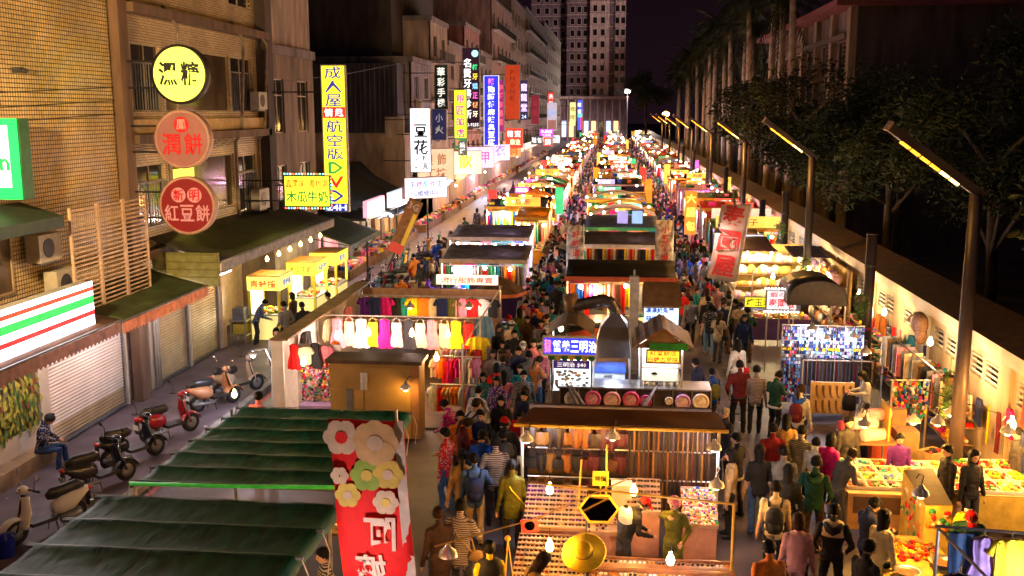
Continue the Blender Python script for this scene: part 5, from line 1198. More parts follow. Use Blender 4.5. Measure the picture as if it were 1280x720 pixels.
# ---- sunglasses and leather stall
ss_ = root('accessory_stall', 'accessory stall with brown plank roof, leather goods wall and sunglasses trays', 'stall')
MB().add([(-1.66, 17.35, 2.42), (2.12, 17.35, 2.42), (2.05, 18.15, 2.47), (-1.4, 18.15, 2.47), (-1.66, 17.35, 2.38), (2.12, 17.35, 2.38), (2.05, 18.15, 2.43), (-1.4, 18.15, 2.43)], [(0, 1, 2, 3), (4, 7, 6, 5), (0, 4, 5, 1), (1, 5, 6, 2), (2, 6, 7, 3), (3, 7, 4, 0)]).build('roof', mat('roof_plank', (.11, .05, .03), rough=.35, var=.35, scale=1.5, bump=.15), ss_)
MB().tube((-1.7, 17.32, 2.37), (2.16, 17.32, 2.37), .032, n=8).build('front_beam', pipe_y, ss_)
for x in (-1.55, 2.0): MB().tube((x, 17.4, 0), (x, 17.4, 2.36), .03, n=8).build('pole', pipe_m, ss_)
MB().tube((2.0, 15.0, 0), (2.0, 15.0, 1.95), .025, n=8).build('pole', pipe_y, ss_); MB().tube((-1.0, 15.6, 1.92), (2.05, 15.05, 1.92), .02, n=8).build('cross_pole', pipe_y, ss_)
MB().tube((.0, 16.6, .9), (.0, 16.6, 2.3), .02, n=6).build('pole', pipe_y, ss_); MB().tube((-.5, 16.9, .9), (-.45, 16.9, 1.9), .02, n=6).build('pole', pipe_y, ss_)
MB().bb(-1.5, 1.95, 18.28, 18.33, .3, 2.5).build('back_panel', wood_d, ss_)
for z in (2.3, 1.72, 1.15): MB().tube((-1.5, 18.0, z), (1.95, 18.0, z), .015, n=6).build('rail', pipe_m, ss_)
lc = [('dark brown', (.035, .014, .008)), ('chestnut', (.10, .03, .01)), ('black', (.012, .011, .012)), ('tan', (.26, .11, .02)), ('oxblood', (.09, .01, .015)), ('orange-brown', (.30, .09, .01))]
rr = random.Random(31)
for row, z in enumerate((2.28, 1.72, 1.15)):
    for k in range(11):
        c = lc[rr.randrange(6)] if not (row == 0 and k == 5) else lc[5]
        hang(('boot', 'bag', 'boot')[(k + row) % 3], (-1.4 + k * .165, 17.95 - .03 * (k % 2), z), c[1], '%s leather pouch, %s row of the leather wall, %s from its bare pole' % (c[0], ('top', 'middle', 'bottom')[row], ords[k]), rz=rr.uniform(-.2, .2), s=.85 + .15 * (row == 0), group='leather pouches on the stall wall')
    for k in range(17):
        c = lc[rr.randrange(6)]
        hang('strap', (.42 + k * .09, 17.95 - .05 * (k % 2), z), c[1], '%s belt in the %s row of belts, %s from the pouches' % (c[0], ('top', 'middle', 'bottom')[row], ords[k]), rz=rr.uniform(-.5, .5), s=.56, group='belts on the stall wall')
# sunglasses
sg = MB()
for s in (-1, 1): sg.ball((s * .034, 0, 0), (.03, .008, .024), 10, 6, 0); sg.path([(s * .065, 0, .01), (s * .068, .11, .008)], .004, 4, 1)
sg.path([(-.012, 0, .008), (.012, 0, .008)], .004, 4, 1)
lens_m = obj_mat('lens', None, .08, var=.05, spec=.8); sg_me = sg.mesh('sunglasses', [lens_m, mat('glasses_frame', (.03, .02, .02), rough=.3)], True)
def tray(label, short, x0, x1, y0, y1, z0, z1, rows, cols, cm, base=None, glasses=True, goods=None, skirt=pinkcl):
    base = base or mat('tray_blush', (.42, .27, .2), rough=.6, var=.2); t = root('display_tray', label, 'tray')
    MB().add([(x0, y0, z0), (x1, y0, z0), (x1, y1, z1), (x0, y1, z1), (x0, y0, z0 - .05), (x1, y0, z0 - .05), (x1, y1, z1 - .05), (x0, y1, z1 - .05)], [(0, 1, 2, 3), (4, 7, 6, 5), (0, 4, 5, 1), (1, 5, 6, 2), (2, 6, 7, 3), (3, 7, 4, 0)]).build('board', base, t)
    MB().bb(x0 + .02, x1 - .02, y0 + .03, y1 - .03, .1, z0 - .06).build('box_base', skirt, t)
    for i in range(rows + 1):
        v = i / rows; MB().box(((x0 + x1) / 2, y0 + (y1 - y0) * v, z0 + (z1 - z0) * v + .015), (x1 - x0, .015, .03)).build('divider', base, t)
    if glasses:
        for i in range(rows):
            for j in range(cols):
                v = (i + .5) / rows; c = rr.choice(cm)
                o = obj('sunglasses', sg_me, None, (x0 + (x1 - x0) * (j + .5) / cols, y0 + (y1 - y0) * v, z0 + (z1 - z0) * v + .035), rr.uniform(-.15, .15), CN[c])
                tag(o, '%s sunglasses, %s in %s row of the %s' % (c, ords[j], ords[i], short), 'sunglasses', 'sunglasses in the trays')
    else:
        mb = MB(); 
        for k in range(goods):
            v = rr.random(); u = rr.random(); mb.box((x0 + (x1 - x0) * u, y0 + (y1 - y0) * v, z0 + (z1 - z0) * v + .02), (.03, .03, .03), rr.randrange(len(cm)), rr.random() * 3)
        tag(mb.build('small_goods', [mat('goods_%s' % c.replace(' ', '_'), CN[c], rough=.3, var=.2) for c in cm], t), kind='stuff')
    return t
dk = ['black', 'black', 'dark brown', 'charcoal', 'brown', 'maroon']
tray('sloping white rack of glasses beside the walkers', 'sloping rack', -1.45, -.35, 16.3, 17.5, .85, 1.15, 9, 9, ['black', 'brown', 'charcoal', 'purple', 'tan'])
tray('flat tray of glasses at the near corner below the bulb', 'near corner tray', -1.45, -.3, 14.2, 15.75, .8, .95, 10, 8, dk)
tray('pale tray of glasses behind the sellers', 'pale tray behind the sellers', .38, .98, 16.9, 17.6, .95, 1.3, 6, 5, dk)
tray('pale tray of coloured trinkets beside the standing pole', '', 1.35, 1.95, 16.5, 17.4, .92, 1.25, 8, 6, ['red', 'pink', 'blue', 'green', 'yellow', 'white', 'purple'], glasses=False, goods=260)
tray('pink cloth box under the mirror', '', -.32, .2, 16.2, 16.75, .85, .9, 2, 2, dk, glasses=False, goods=20)
for k in range(4): tray('brown step shelf at the stall front, %s step from the sellers' % ords[k], '%s brown step shelf' % ords[k], -.25, 2.05, 14.9 - k * .34, 15.2 - k * .34, .82 - k * .05, .86 - k * .05, 1, 15, ['black', 'black', 'brown', 'tan', 'orange', 'white'], base=mat('shelf_brown', (.25, .10, .04), rough=.4, var=.3), skirt=wood_d)
# mirror, hat, sign card, red tray mirror
mr_ = thing('hexagon_mirror', 'yellow framed hexagonal mirror standing on the pink box', 'mirror', (-.12, 16.35, 1.22)); mr_.rotation_euler = (R(-25), 0, 0)
hx = [(math.cos(a) * .36, math.sin(a) * .28) for a in [k * math.pi / 3 for k in range(6)]]
MB().prism(hx, .03).build('frame', mat('frame_yellow', (.62, .42, .04), var=.2), mr_); MB().prism([(a * .86, b * .84) for a, b in hx], .012, M=Matrix.Translation((0, -.02, 0))).build('glass', mat('mirror', (.7, .7, .7), rough=.05, metal=1, var=.02), mr_)
ht = thing('straw_hat', 'big yellow straw hat on a stand at the stall front', 'hat', (-0.32, 14.11, 1.45)); ht.rotation_euler = (R(35), R(-10), 0)
MB().lathe([(.34, -.02), (.32, .0), (.15, .02), (.14, .1), (.1, .14), (0, .15)], 28).build('brim', mat('straw', (.9, .6, .03), rough=.85, var=.1, scale=30, bump=.15, spec=.1), ht, True); MB().lathe([(.152, .025), (.15, .06)], 28, cap=False).build('ribbon', mat('ribbon', (.4, .24, .05)), ht); MB().tube((0, 0, -.02), (0, .25, -.9), .015).build('stand', pipe_y, ht)
cd = thing('price_card', 'yellow card with black writing above the mirror', 'card', (-.1, 16.6, 1.68)); MB().bb(-.14, .14, -.01, .01, -.13, .13).build('card', mat('card_yellow', (.7, .55, .03)), cd); letter('特價', cd, 0, .0, .2, .1, ink(BLK), y=-.02)
MB().tube((0, .02, -.8), (0, .02, .1), .012, n=6).build('stick', pipe_y, cd)
rm = thing('tray_mirror', 'small red framed mirror at the corner of the sunglasses rack', 'mirror', (-1.3, 16.05, .98)); rm.rotation_euler = (R(-50), 0, R(12))
MB().prism([(-.15, -.12), (.15, -.12), (.15, .12), (-.15, .12)], .02).build('frame', mat('frame_red', (.5, .02, .02)), rm); MB().lathe([(.09, 0), (.09, .004), (0, .004)], 18, M=Matrix.Translation((0, -.014, 0)) @ Matrix.Rotation(R(90), 4, 'X')).build('glass', MATS['mirror'], rm)
wb = thing('white_box', 'white carton behind the capped seller', 'box', (.28, 17.3, .9)); MB().bb(-.18, .18, -.15, .15, 0, .42).build('carton', white_m, wb); MB().bb(-.19, .19, -.16, .16, .42, .44).build('lid', white_m, wb)
for k, (p, e, c, kd, lb) in enumerate((((-0.96, 16.06, 1.65), 34, WARM, 'globe', 'bulb over the sloping sunglasses rack'), ((0.46, 15.88, 1.75), 34, WARM, 'globe', 'bulb between the two sellers of the accessory stall'), ((-0.84, 14.14, 1.5), 30, WARM, 'globe', 'bulb over the near flat tray of sunglasses'), ((0.99, 14.28, 1.3), 24, PINKW, 'globe', 'whitish bulb over the brown step shelves'), ((1.88, 16.41, 1.7), 22, WARM, 'clip_lamp', 'clip lamp at the outer pole of the accessory stall'),
      ((-1.45, 17.2, 2.15), 16, COOL, 'clip_lamp', 'white lamp under the roof corner beside the walkers'), ((1.9, 17.2, 2.1), 18, COOL, 'clip_lamp', 'white lamp under the roof corner beside the right aisle'), ((.1, 17.2, 2.25), 14, TUNG, 'clip_lamp', 'dish lamp under the middle of the plank roof'))):
    bulb(p, lb, e * 1.5, c, kd, .3, group='lamps of the accessory stall', r=.065)

# ---- food stall with carts
fs_ = root('food_counter', 'steel food counter with round pink plates along its front', 'stall')
MB().bb(-1.15, 2.42, 23.15, 23.2, .35, 1.46).build('front_panel', mat('panel_dark', (.09, .07, .07), rough=.3, var=.3, metal=.3), fs_); MB().bb(-1.2, 2.45, 23.1, 23.9, 1.462, 1.5).build('counter_top', steel, fs_)
for k in range(9): MB().bb(-1.17 + k * .45, -1.14 + k * .45, 23.1, 23.149, .3, 1.46).build('frame_bar', steel, fs_)
for x in (-1.1, 2.35): MB().tube((x, 23.8, 0), (x, 23.8, 1.3), .03).build('leg', steel, fs_)
for k, (px_, r_, c, lb) in enumerate(((-.85, .2, (.7, .66, .66), 'white round plate, first on the food counter'), (-.36, .2, (.7, .12, .35), 'pink flower-edged plate second on the food counter'), (.1, .21, (.72, .36, .45), 'pale pink round plate third on the food counter'), (.55, .21, (.62, .08, .22), 'deep pink plate fourth on the food counter'), (.9, .15, (.6, .05, .25), 'small magenta plate fifth on the food counter'), (1.45, .1, (.7, .6, .6), 'tiny white plate sixth on the food counter'), (1.78, .19, (.55, .3, .62), 'lilac plate seventh on the food counter'), (2.2, .2, (.72, .6, .58), 'cream plate with pink rim at the end of the food counter'))):
    t = thing('plate', lb, 'plate', (px_, 23.08, 1.2 + .02 * (k % 2)), group='plates along the food counter'); M = Matrix.Rotation(R(90), 4, 'X')
    MB().lathe([(r_, .0), (r_, .02), (r_ * .8, .035), (r_ * .75, .02), (0, .02)], 24, M=M).build('dish', mat('plate_%d' % k, c, rough=.3, var=.15), t, True)
    MB().lathe([(r_ * .6, .022), (r_ * .6, .027), (0, .027)], 20, M=M).build('centre_print', mat('plate_c%d' % k, tuple(min(.8, q * .6 + .28) for q in c), rough=.3, var=.4, scale=12), t)
def gable(t, x0, x1, y0, y1, ze, zr, m, ridges=0, name='roof'):
    xc = (x0 + x1) / 2
    mb = MB(); n = 7
    for s, (a, b) in enumerate(((x0, xc), (xc, x1))):
        za, zb = (ze, zr) if s == 0 else (zr, ze)
        mb.sheet([[(a + (b - a) * i / n, y, za + (zb - za) * i / n + .02 * (i % 2)) for i in range(n + 1)] for y in (y0, y1)], .03)
    mb.build(name, m, t)
    MB().add([(x0 + .05, y0 + .02, ze - .03), (x1 - .05, y0 + .02, ze - .03), (xc, y0 + .02, zr - .04), (x0 + .05, y0 + .06, ze - .03), (x1 - .05, y0 + .06, ze - .03), (xc, y0 + .06, zr - .04)], [(0, 1, 2), (5, 4, 3)]).build('gable_end', m, t)
sc1 = root('sandwich_cart', 'food cart with arched brown roof, blue sign and lit glass case', 'cart')
MB().sheet([[(-1.45 + 1.1 * i / 8, y, 2.78 + .28 * math.sin(math.pi * i / 8)) for i in range(9)] for y in (23.1, 24.6)], .03).build('roof', mat('roof_brown', (.12, .08, .05), var=.35, scale=3), sc1)
posts(sc1, (-1.4, -.4), (23.15, 24.5), 2.78, steel)
vm = [mat('scallop_green', (.03, .2, .06)), mat('scallop_yellow', (.6, .5, .06))]
for k in range(7): MB().prism([(0, 0), (.16, 0), (.16, -.1), (.08, -.17), (0, -.1)], .012, 0, Matrix.Translation((-1.44 + k * .16, 23.02, 2.3))).build('scallop', vm[k % 2], sc1)
MB().bb(-1.3, -.42, 23.25, 24.2, 1.38, 1.9).build('glass_case', glow('case_lit', (.75, .85, .9), .8), sc1)
cse = MB()
for k in range(40): cse.ball((rr.uniform(-1.25, -.48), 23.235, rr.uniform(1.42, 1.85)), (.05, .012, .035), 7, 5, k % 3)
tag(cse.build('food_items', [mat('food_white', (.7, .66, .6)), mat('food_gold', (.5, .3, .1)), mat('food_blue', (.3, .5, .6))], sc1), kind='stuff')
MB().bb(-1.34, -.4, 23.2, 24.25, .2, 1.36).build('cart_body', steel, sc1)
MB().bb(-1.32, -.45, 23.18, 23.24, 1.92, 2.12).build('purple_board', ink((.05, .02, .16), .35), sc1); letter('三明治 $40', sc1, -.88, 2.02, .7, .12, ink(WHT, .6), y=23.16)
sign('blue lit sign with white and yellow characters on the sandwich cart', -.92, 23.0, 2.53, 1.3, .46, (.02, .03, .5), 1.1, [('蔡家', -.52, 0, .16, .34, (.85, .2, .2), 1.2)] + [(c, -.3 + .21 * i, 0, .19, .28, (.9, .9, .55) if i < 2 else WHT, 1.5, .045) for i, c in enumerate('營養三明治')], depth=.12, bracket=False, name='cart_sign', case=mat('case_white', (.6, .6, .62)))
hd_ = root('grill_hood', 'steel pyramid grill hood with bent corrugated duct', 'hood')
MB().add([(-.38, 23.4, 2.15), (.55, 23.4, 2.15), (.55, 24.6, 2.15), (-.38, 24.6, 2.15), (-.2, 23.7, 2.85), (.45, 23.7, 2.85), (.45, 24.4, 2.85), (-.2, 24.4, 2.85), (.05, 23.9, 3.15), (.25, 23.9, 3.15), (.25, 24.2, 3.15), (.05, 24.2, 3.15)], [(0, 1, 5, 4), (1, 2, 6, 5), (2, 3, 7, 6), (3, 0, 4, 7), (4, 5, 9, 8), (5, 6, 10, 9), (6, 7, 11, 10), (7, 4, 8, 11)]).build('hood', mat('hood_steel', (.42, .42, .45), rough=.28, metal=.85, var=.25, scale=2), hd_)
dp = [(.15, 24.05, 3.0), (.15, 24.1, 3.2), (.05, 24.15, 3.36), (-.2, 24.2, 3.42), (-.55, 24.3, 3.32), (-.95, 24.4, 3.2)]
fine = []
for a, b in zip(dp, dp[1:]): fine += [Vector(a).lerp(Vector(b), q / 6) for q in range(6)]
MB().path(fine, [.165 if i % 2 else .14 for i in range(len(fine))], 14).build('duct', mat('duct_steel', (.16, .15, .16), rough=.35, metal=.8, var=.2), hd_, True)
MB().path([(-.95, 24.4, 3.1), (-.97, 24.4, 3.5)], [.17, .2], 14).build('duct_cap', mat('duct_brown', (.2, .13, .09), metal=.4), hd_, True)
posts(hd_, (-.35, .52), (23.45, 24.55), 2.15, steel, .02)
MB().bb(-.35, .52, 23.5, 24.5, .1, 1.3).build('grill_body', grey_metal, hd_)
kb = thing('cool_box', 'blue and white cooler box behind the food counter', 'cooler', (.0, 24.7, 1.0)); MB().bb(-.42, .42, -.25, .25, 0, .5).build('tub', mat('cool_white', (.62, .7, .75)), kb); MB().bb(-.44, .44, -.27, .27, .5, .66).build('lid', mat('cool_blue', (.03, .08, .35)), kb); MB().bb(-.1, .1, -.3, -.271, .4, .45).build('latch', steel, kb)
cc = root('drink_cart', 'cart with brown corrugated gable roof, green trim and yellow sign', 'cart')
gable(cc, .55, 1.98, 22.95, 24.7, 2.55, 3.0, mat('roof_corrugated', (.15, .09, .06), rough=.5, var=.4, scale=4)); MB().bb(.95, 1.85, 22.9, 22.94, 2.5, 2.66).build('green_trim', mat('trim_green', (.02, .2, .05), rough=.4), cc)
posts(cc, (.78, 1.75), (23.25, 24.5), 2.55, steel); MB().bb(.75, 1.8, 23.2, 24.4, .2, 1.36).build('cart_body', steel, cc)
for z in (1.62, 1.95): MB().bb(.78, 1.75, 23.3, 24.3, z, z + .02).build('shelf', steel, cc)
for k in range(5): MB().lathe([(.06, 0), (.065, .2), (.05, .22), (.02, .26)], 10, M=Matrix.Translation((.9 + k * .18, 23.45, 1.38))).build('canister', steel, cc, True)
MB().bb(.8, 1.72, 24.35, 24.4, 1.4, 2.4).build('back_light', glow('cart_backlight', (.85, .8, .6), .9), cc)
sign('small yellow lit sign with red characters on the drink cart', 1.28, 22.98, 2.33, .8, .33, (.85, .6, .03), 1.1, [('紅豆餅店', 0, .08, .62, .11, (.7, .06, .02), .7), ('白糖古早味', 0, -.07, .7, .13, (.75, .04, .02), .8, .03)], depth=.08, bracket=False, name='cart_sign')
ub = root('roofed_signboard', 'light blue squid soup signboard under a small brown roof', 'sign')
MB().bb(.92, 1.82, 26.0, 26.08, 2.35, 2.95).build('board', glow('board_blue', (.42, .68, .82), .75), ub); letter('濃濃魷魚羹', ub, 1.33, 2.83, .75, .14, ink(BLU, .3), y=25.985, bold=.05); letter('龍珠', ub, 1.12, 2.62, .3, .14, ink(BLU, .3), y=25.985, bold=.05)
MB().ball((1.5, 25.99, 2.56), (.09, .01, .06), 10, 6).ball((1.42, 25.99, 2.66), (.05, .01, .06), 8, 6).path([(1.58, 25.99, 2.54), (1.72, 25.99, 2.48), (1.78, 25.99, 2.55)], .015, 5).build('squid_print', mat('squid', (.7, .35, .15)), ub)
MB().add([(.85, 25.8, 2.98), (1.9, 25.8, 2.98), (1.85, 26.6, 3.5), (.9, 26.6, 3.5), (.85, 25.8, 2.93), (1.9, 25.8, 2.93), (1.85, 26.6, 3.45), (.9, 26.6, 3.45)], [(0, 1, 2, 3), (4, 7, 6, 5), (0, 4, 5, 1), (1, 5, 6, 2), (3, 7, 4, 0)]).build('roof', mat('roof_brown2', (.13, .08, .05), var=.3), ub)
posts(ub, (.97, 1.78), (26.2,), 3.0, steel, .03)
for k in range(3):
    u_ = thing('folded_umbrella', 'folded sun umbrella leaning on the food counter, %s of three' % ords[k], 'umbrella', (-.2 + k * .25, 22.9, .1)); u_.rotation_euler = (R(-6), R((-28, -33, 30)[k]), 0)
    MB().path([(0, 0, .3), (0, 0, .9), (0, 0, 1.7)], [.02, .07, .02], 10).build('canopy', mat('umbrella_grey', (.2, .18, .2), var=.4, scale=8), u_, True); MB().tube((0, 0, 0), (0, 0, 1.85), .012).build('shaft', steel, u_)
for k in range(2):
    s_ = thing('red_stool', 'red plastic stool behind the cooler box, %s of two' % ords[k], 'stool', (-.15 + k * .35, 25.2, 0))
    MB().lathe([(.15, .42), (.16, .44), (.0, .45)], 12).build('seat', mat('stool_red', (.5, .03, .05), rough=.35), s_)
    for a in (.8, 2.4, 3.9, 5.5): MB().tube((math.cos(a) * .12, math.sin(a) * .12, .43), (math.cos(a) * .18, math.sin(a) * .18, 0), .022, .02, 6).build('leg', mat('stool_red', (.5, .03, .05)), s_)
for p, e, c, lb in (((-.85, 23.7, 2.25), 22, COOL, 'white bulb inside the sandwich cart'), ((1.1, 23.15, 2.46), 16, COOL, 'white bulb under the drink cart gable near its sign'), ((1.62, 23.15, 2.46), 16, COOL, 'white bulb under the drink cart gable at its corner'), ((.1, 24.2, 2.05), 25, COOL, 'white bulb under the grill hood')):
    bulb(p, lb, e, c, 'globe', .2, group='lamps of the food stall')
bulb((-1.3, 26.4, 2.2), 'warm bulb behind the sandwich cart', 25, TUNG)

bulb((-3.35, 10.6, 2.0), 'unseen bulb added under the nearest tarpaulin edge to light the red banner', 60, PINKW)  # out of view, put in only to brighten the banner front

# ================================================================ stalls along the boundary wall
ph = root('phone_case_rack', 'tall wire rack packed with phone cases and packets', 'rack')
MB().bb(4.7, 6.9, 27.1, 27.14, .1, 2.3).build('backing', mat('rack_dark', (.05, .05, .07), rough=.4), ph)
for k in range(10): MB().bb(4.7 + k * .24, 4.715 + k * .24, 27.05, 27.09, .1, 2.3).build('wire', pipe_m, ph)
for z in (2.28, 1.85, 1.45): MB().bb(4.7, 6.9, 27.05, 27.08, z, z + .02).build('wire', pipe_m, ph)
pm = MB(); rr = random.Random(41); pcs = ['blue', 'white', 'light blue', 'black', 'pink', 'red', 'yellow', 'grey', 'navy', 'lilac']
for r_ in range(22):
    for k in range(34):
        if r_ > 8 and k > 7: continue
        pm.box((4.74 + k * .0635 + rr.uniform(-.008, .008), 27.0 - rr.uniform(0, .08), 2.22 - r_ * .096), (rr.uniform(.03, .055), .012, rr.uniform(.05, .085)), (6 if r_ == 6 and rr.random() < .6 else rr.choice((0, 1, 1, 2, 2, 3, 7, 7, 8, 9, 3, 8, 4 if k < 8 else 1, 5 if k < 8 else 2))))
tag(pm.build('phone_cases', [mat('pack_%s' % c.replace(' ', '_'), CN[c], rough=.25, var=.2) for c in pcs], ph), kind='stuff')
for x, y, z in ((5.4, 26.6, 2.3), (5.75, 26.55, 2.05), (6.5, 26.6, 2.1)): bulb((x, y, z), 'white lamp before the phone case rack, %s along' % ('first' if x < 5.5 else 'second' if x < 6 else 'third'), 28, COOL, 'clip_lamp', group='lamps of the phone case rack')
lg = root('legging_rack', 'low rack of dark leggings in front of the phone cases', 'rack')
for z in (1.5, .55): MB().tube((5.15, 26.3, z), (6.95, 26.3, z), .018).build('rail', pipe_m, lg)
posts(lg, (5.15, 6.95), (26.3,), 1.5)
for k in range(18): hang('scarf_cloth', (5.24 + k * .098, 26.3, 1.48), ('dark brown', 'charcoal', 'black', 'maroon', 'dark grey')[k % 5], '%s legging on the low rack, %s from the aisle' % (('dark brown', 'charcoal', 'black', 'maroon', 'dark grey')[k % 5], ords[k]), s=.62, rz=R(60), group='leggings on the low rack')
sk = root('sock_board', 'pale board pinned with tan stockings in front of the leggings', 'board')
MB().bb(5.25, 6.35, 25.6, 25.64, .25, 1.1).build('board', mat('board_tan', (.62, .42, .2), var=.15), sk); posts(sk, (5.3, 6.3), (25.7,), 1.1)
for r_ in range(2):
    for k in range(6):
        MB().path([(5.4 + k * .17, 25.58, 1.02 - r_ * .4), (5.41 + k * .17, 25.58, .85 - r_ * .4), (5.43 + k * .17, 25.58, .74 - r_ * .4), (5.48 + k * .17, 25.57, .70 - r_ * .4)], [.03, .025, .02, .018], 7).build('stocking', mat('stocking', (.28, .13, .06), var=.3), sk)
lm_ = thing('leg_mannequin', 'mannequin legs wearing black shorts beside the stocking board', 'mannequin', (6.0, 24.6, 0))
for s in (-1, 1): MB().path([(s * .08, 0, .95), (s * .08, .01, .5), (s * .07, 0, .1)], [.085, .065, .045], 10).build('leg', mat('mannequin_skin', (.55, .35, .26), rough=.4), lm_, True)
MB().path([(0, 0, 1.1), (0, 0, .95), (0, 0, .68)], [.13, .17, .165], 14, 0, True, .8).build('shorts', mat('shorts_black', (.015, .014, .016)), lm_, True)
# towels on a rail running along the wall
tr_ = root('towel_rail', 'long rail of grey and pink towels running beside the thick post', 'rack')
MB().tube((7.75, 22.3, 1.95), (7.5, 27.2, 2.1), .025).build('rail', steel, tr_)
for y in (22.3, 24.8, 27.2): MB().tube((7.7 - (y - 22.3) * .05, y, 0), (7.7 - (y - 22.3) * .05, y, 2.0), .025).build('pole', pipe_m, tr_)
for k in range(16):
    c = ('grey', 'beige', 'dark grey', 'pink', 'grey', 'charcoal', 'tan', 'white')[k % 8]
    hang('panel_cloth', (7.74 - k * .015, 22.45 + k * .29, 1.96 + k * .009), c, '%s towel on the long rail, %s from its near end' % (c, ords[k]), rz=R(20 + rr.uniform(-12, 12)), s=.8, group='towels on the long rail')
ad = root('wall_goods', 'hanging clothes and straps on the wall behind the spice tables', 'clothes display')
hang('dress', (8.3, 20.0, 2.6), 'red', 'long red scarf dress on the yellow-lit wall', rz=R(80), s=.9); hang('dress', (8.25, 19.9, 1.75), 'navy', 'dark blue dress below the wall lamp', rz=R(80), s=.95)
for k in range(5): MB().path([(8.4, 17.6 + k * .22, 2.0), (8.36, 17.65 + k * .22, 1.6), (8.38, 17.6 + k * .22, 1.2)], .03, 6).build('strap_bundle', mat('goods_red', CN['red'], rough=.45, var=.2) if k % 2 else wood_d, ad)
bulb((7.9, 19.6, 1.95), 'glass wall lamp glowing over the dark blue dress', 150, WARM, 'globe', .2, r=.09)
wc = thing('wicker_figure', 'brown wicker bull figure hung on the wall over the towels', 'figure', (8.1, 26.4, 2.55))
MB().ball((0, 0, 0), (.2, .42, .3), 14, 10).ball((0, -.2, -.28), (.16, .18, .25), 12, 8).build('body', mat('wicker', (.2, .10, .05), var=.4, scale=20, bump=.5), wc, True)
MB().path([(0, .35, .05), (-.05, .55, .0), (-.1, .7, -.05)], [.14, .1, .07], 10).build('head', MATS['wicker'], wc, True)
# hanging plants
def plant(loc, label, L=.8, seed=1):
    t = thing('hanging_plant', label, 'plant', loc); MB().lathe([(.05, -.12), (.14, -.08), (.16, .08), (.12, .08)], 12).build('pot', wood_d, t); r2 = random.Random(seed)
    MB().tube((0, 0, .05), (0, 0, .5), .006, n=4).build('hook_wire', dark_metal, t)
    leaf_cloud(r2, [((0, 0, .05), (.22, .22, .2)), ((.05, 0, -L * .3), (.2, .2, L * .3)), ((0, .05, -L * .65), (.14, .14, L * .3))], 420, .11, .6).build('foliage', [mat('vine_a', (.05, .13, .03), var=.4), mat('vine_b', (.09, .19, .04), var=.4), mat('vine_c', (.14, .2, .04), var=.4)], t)
plant((7.0, 28.2, 2.85), 'hanging vine with red flowers on the thick post', .7, 1); plant((7.35, 21.6, 2.3), 'trailing green plant beside the nearest lamp post', .9, 2); plant((7.0, 42.0, 3.3), 'green plant hung on the post over the gold-lit stall', .8, 3); plant((7.1, 36.6, 2.6), 'small vine on the second lamp post', .7, 4); plant((6.9, 57, 3.6), 'leafy plant on a pole above the pink stall', .8, 5)
# dark barrel canopy and LED shrimp sign
bc_ = root('barrel_canopy', 'dark rounded canopy above the phone case rack', 'canopy')
MB().sheet([[(5.3 + 1.7 * (1 - math.cos(a)) * .5, y, 2.35 + .75 * math.sin(a) ** .6) for a in [math.pi * i / 14 for i in range(15)]] for y in (29.6, 31.6)], .03).build('cover', mat('canopy_black', (.03, .027, .03), rough=.35, var=.3), bc_, True)
MB().add([(5.3, 29.62, 2.35)] + [(5.3 + 1.7 * (1 - math.cos(a)) * .5, 29.62, 2.35 + .72 * max(0, math.sin(a)) ** .6) for a in [math.pi * i / 14 for i in range(1, 14)]] + [(7.0, 29.62, 2.35)], [tuple(range(15))]).build('end_cloth', mat('canopy_brown', (.06, .045, .04), rough=.5, var=.3), bc_)
posts(bc_, (5.35, 6.95), (29.7, 31.5), 2.4)
shs = sign('white shrimp sign with red characters inside a string of LEDs', 5.25, 30.6, 2.32, .95, .62, (.8, .6, .6), .9, [('蝦の王', 0, .17, .7, .16, (.6, .03, .05), .4), ('泰國蝦', 0, -.1, .78, .3, (.65, .02, .03), .6, .04)], bracket=False, depth=.12)
for k in range(11):
    for zz in (.36, -.36): MB().ball((-.5 + k * .1, -.08, zz), .022, 6, 4).build('bulb', bulb_c, shs)
posts(bc_, (4.85, 5.65), (30.7,), 2.0)
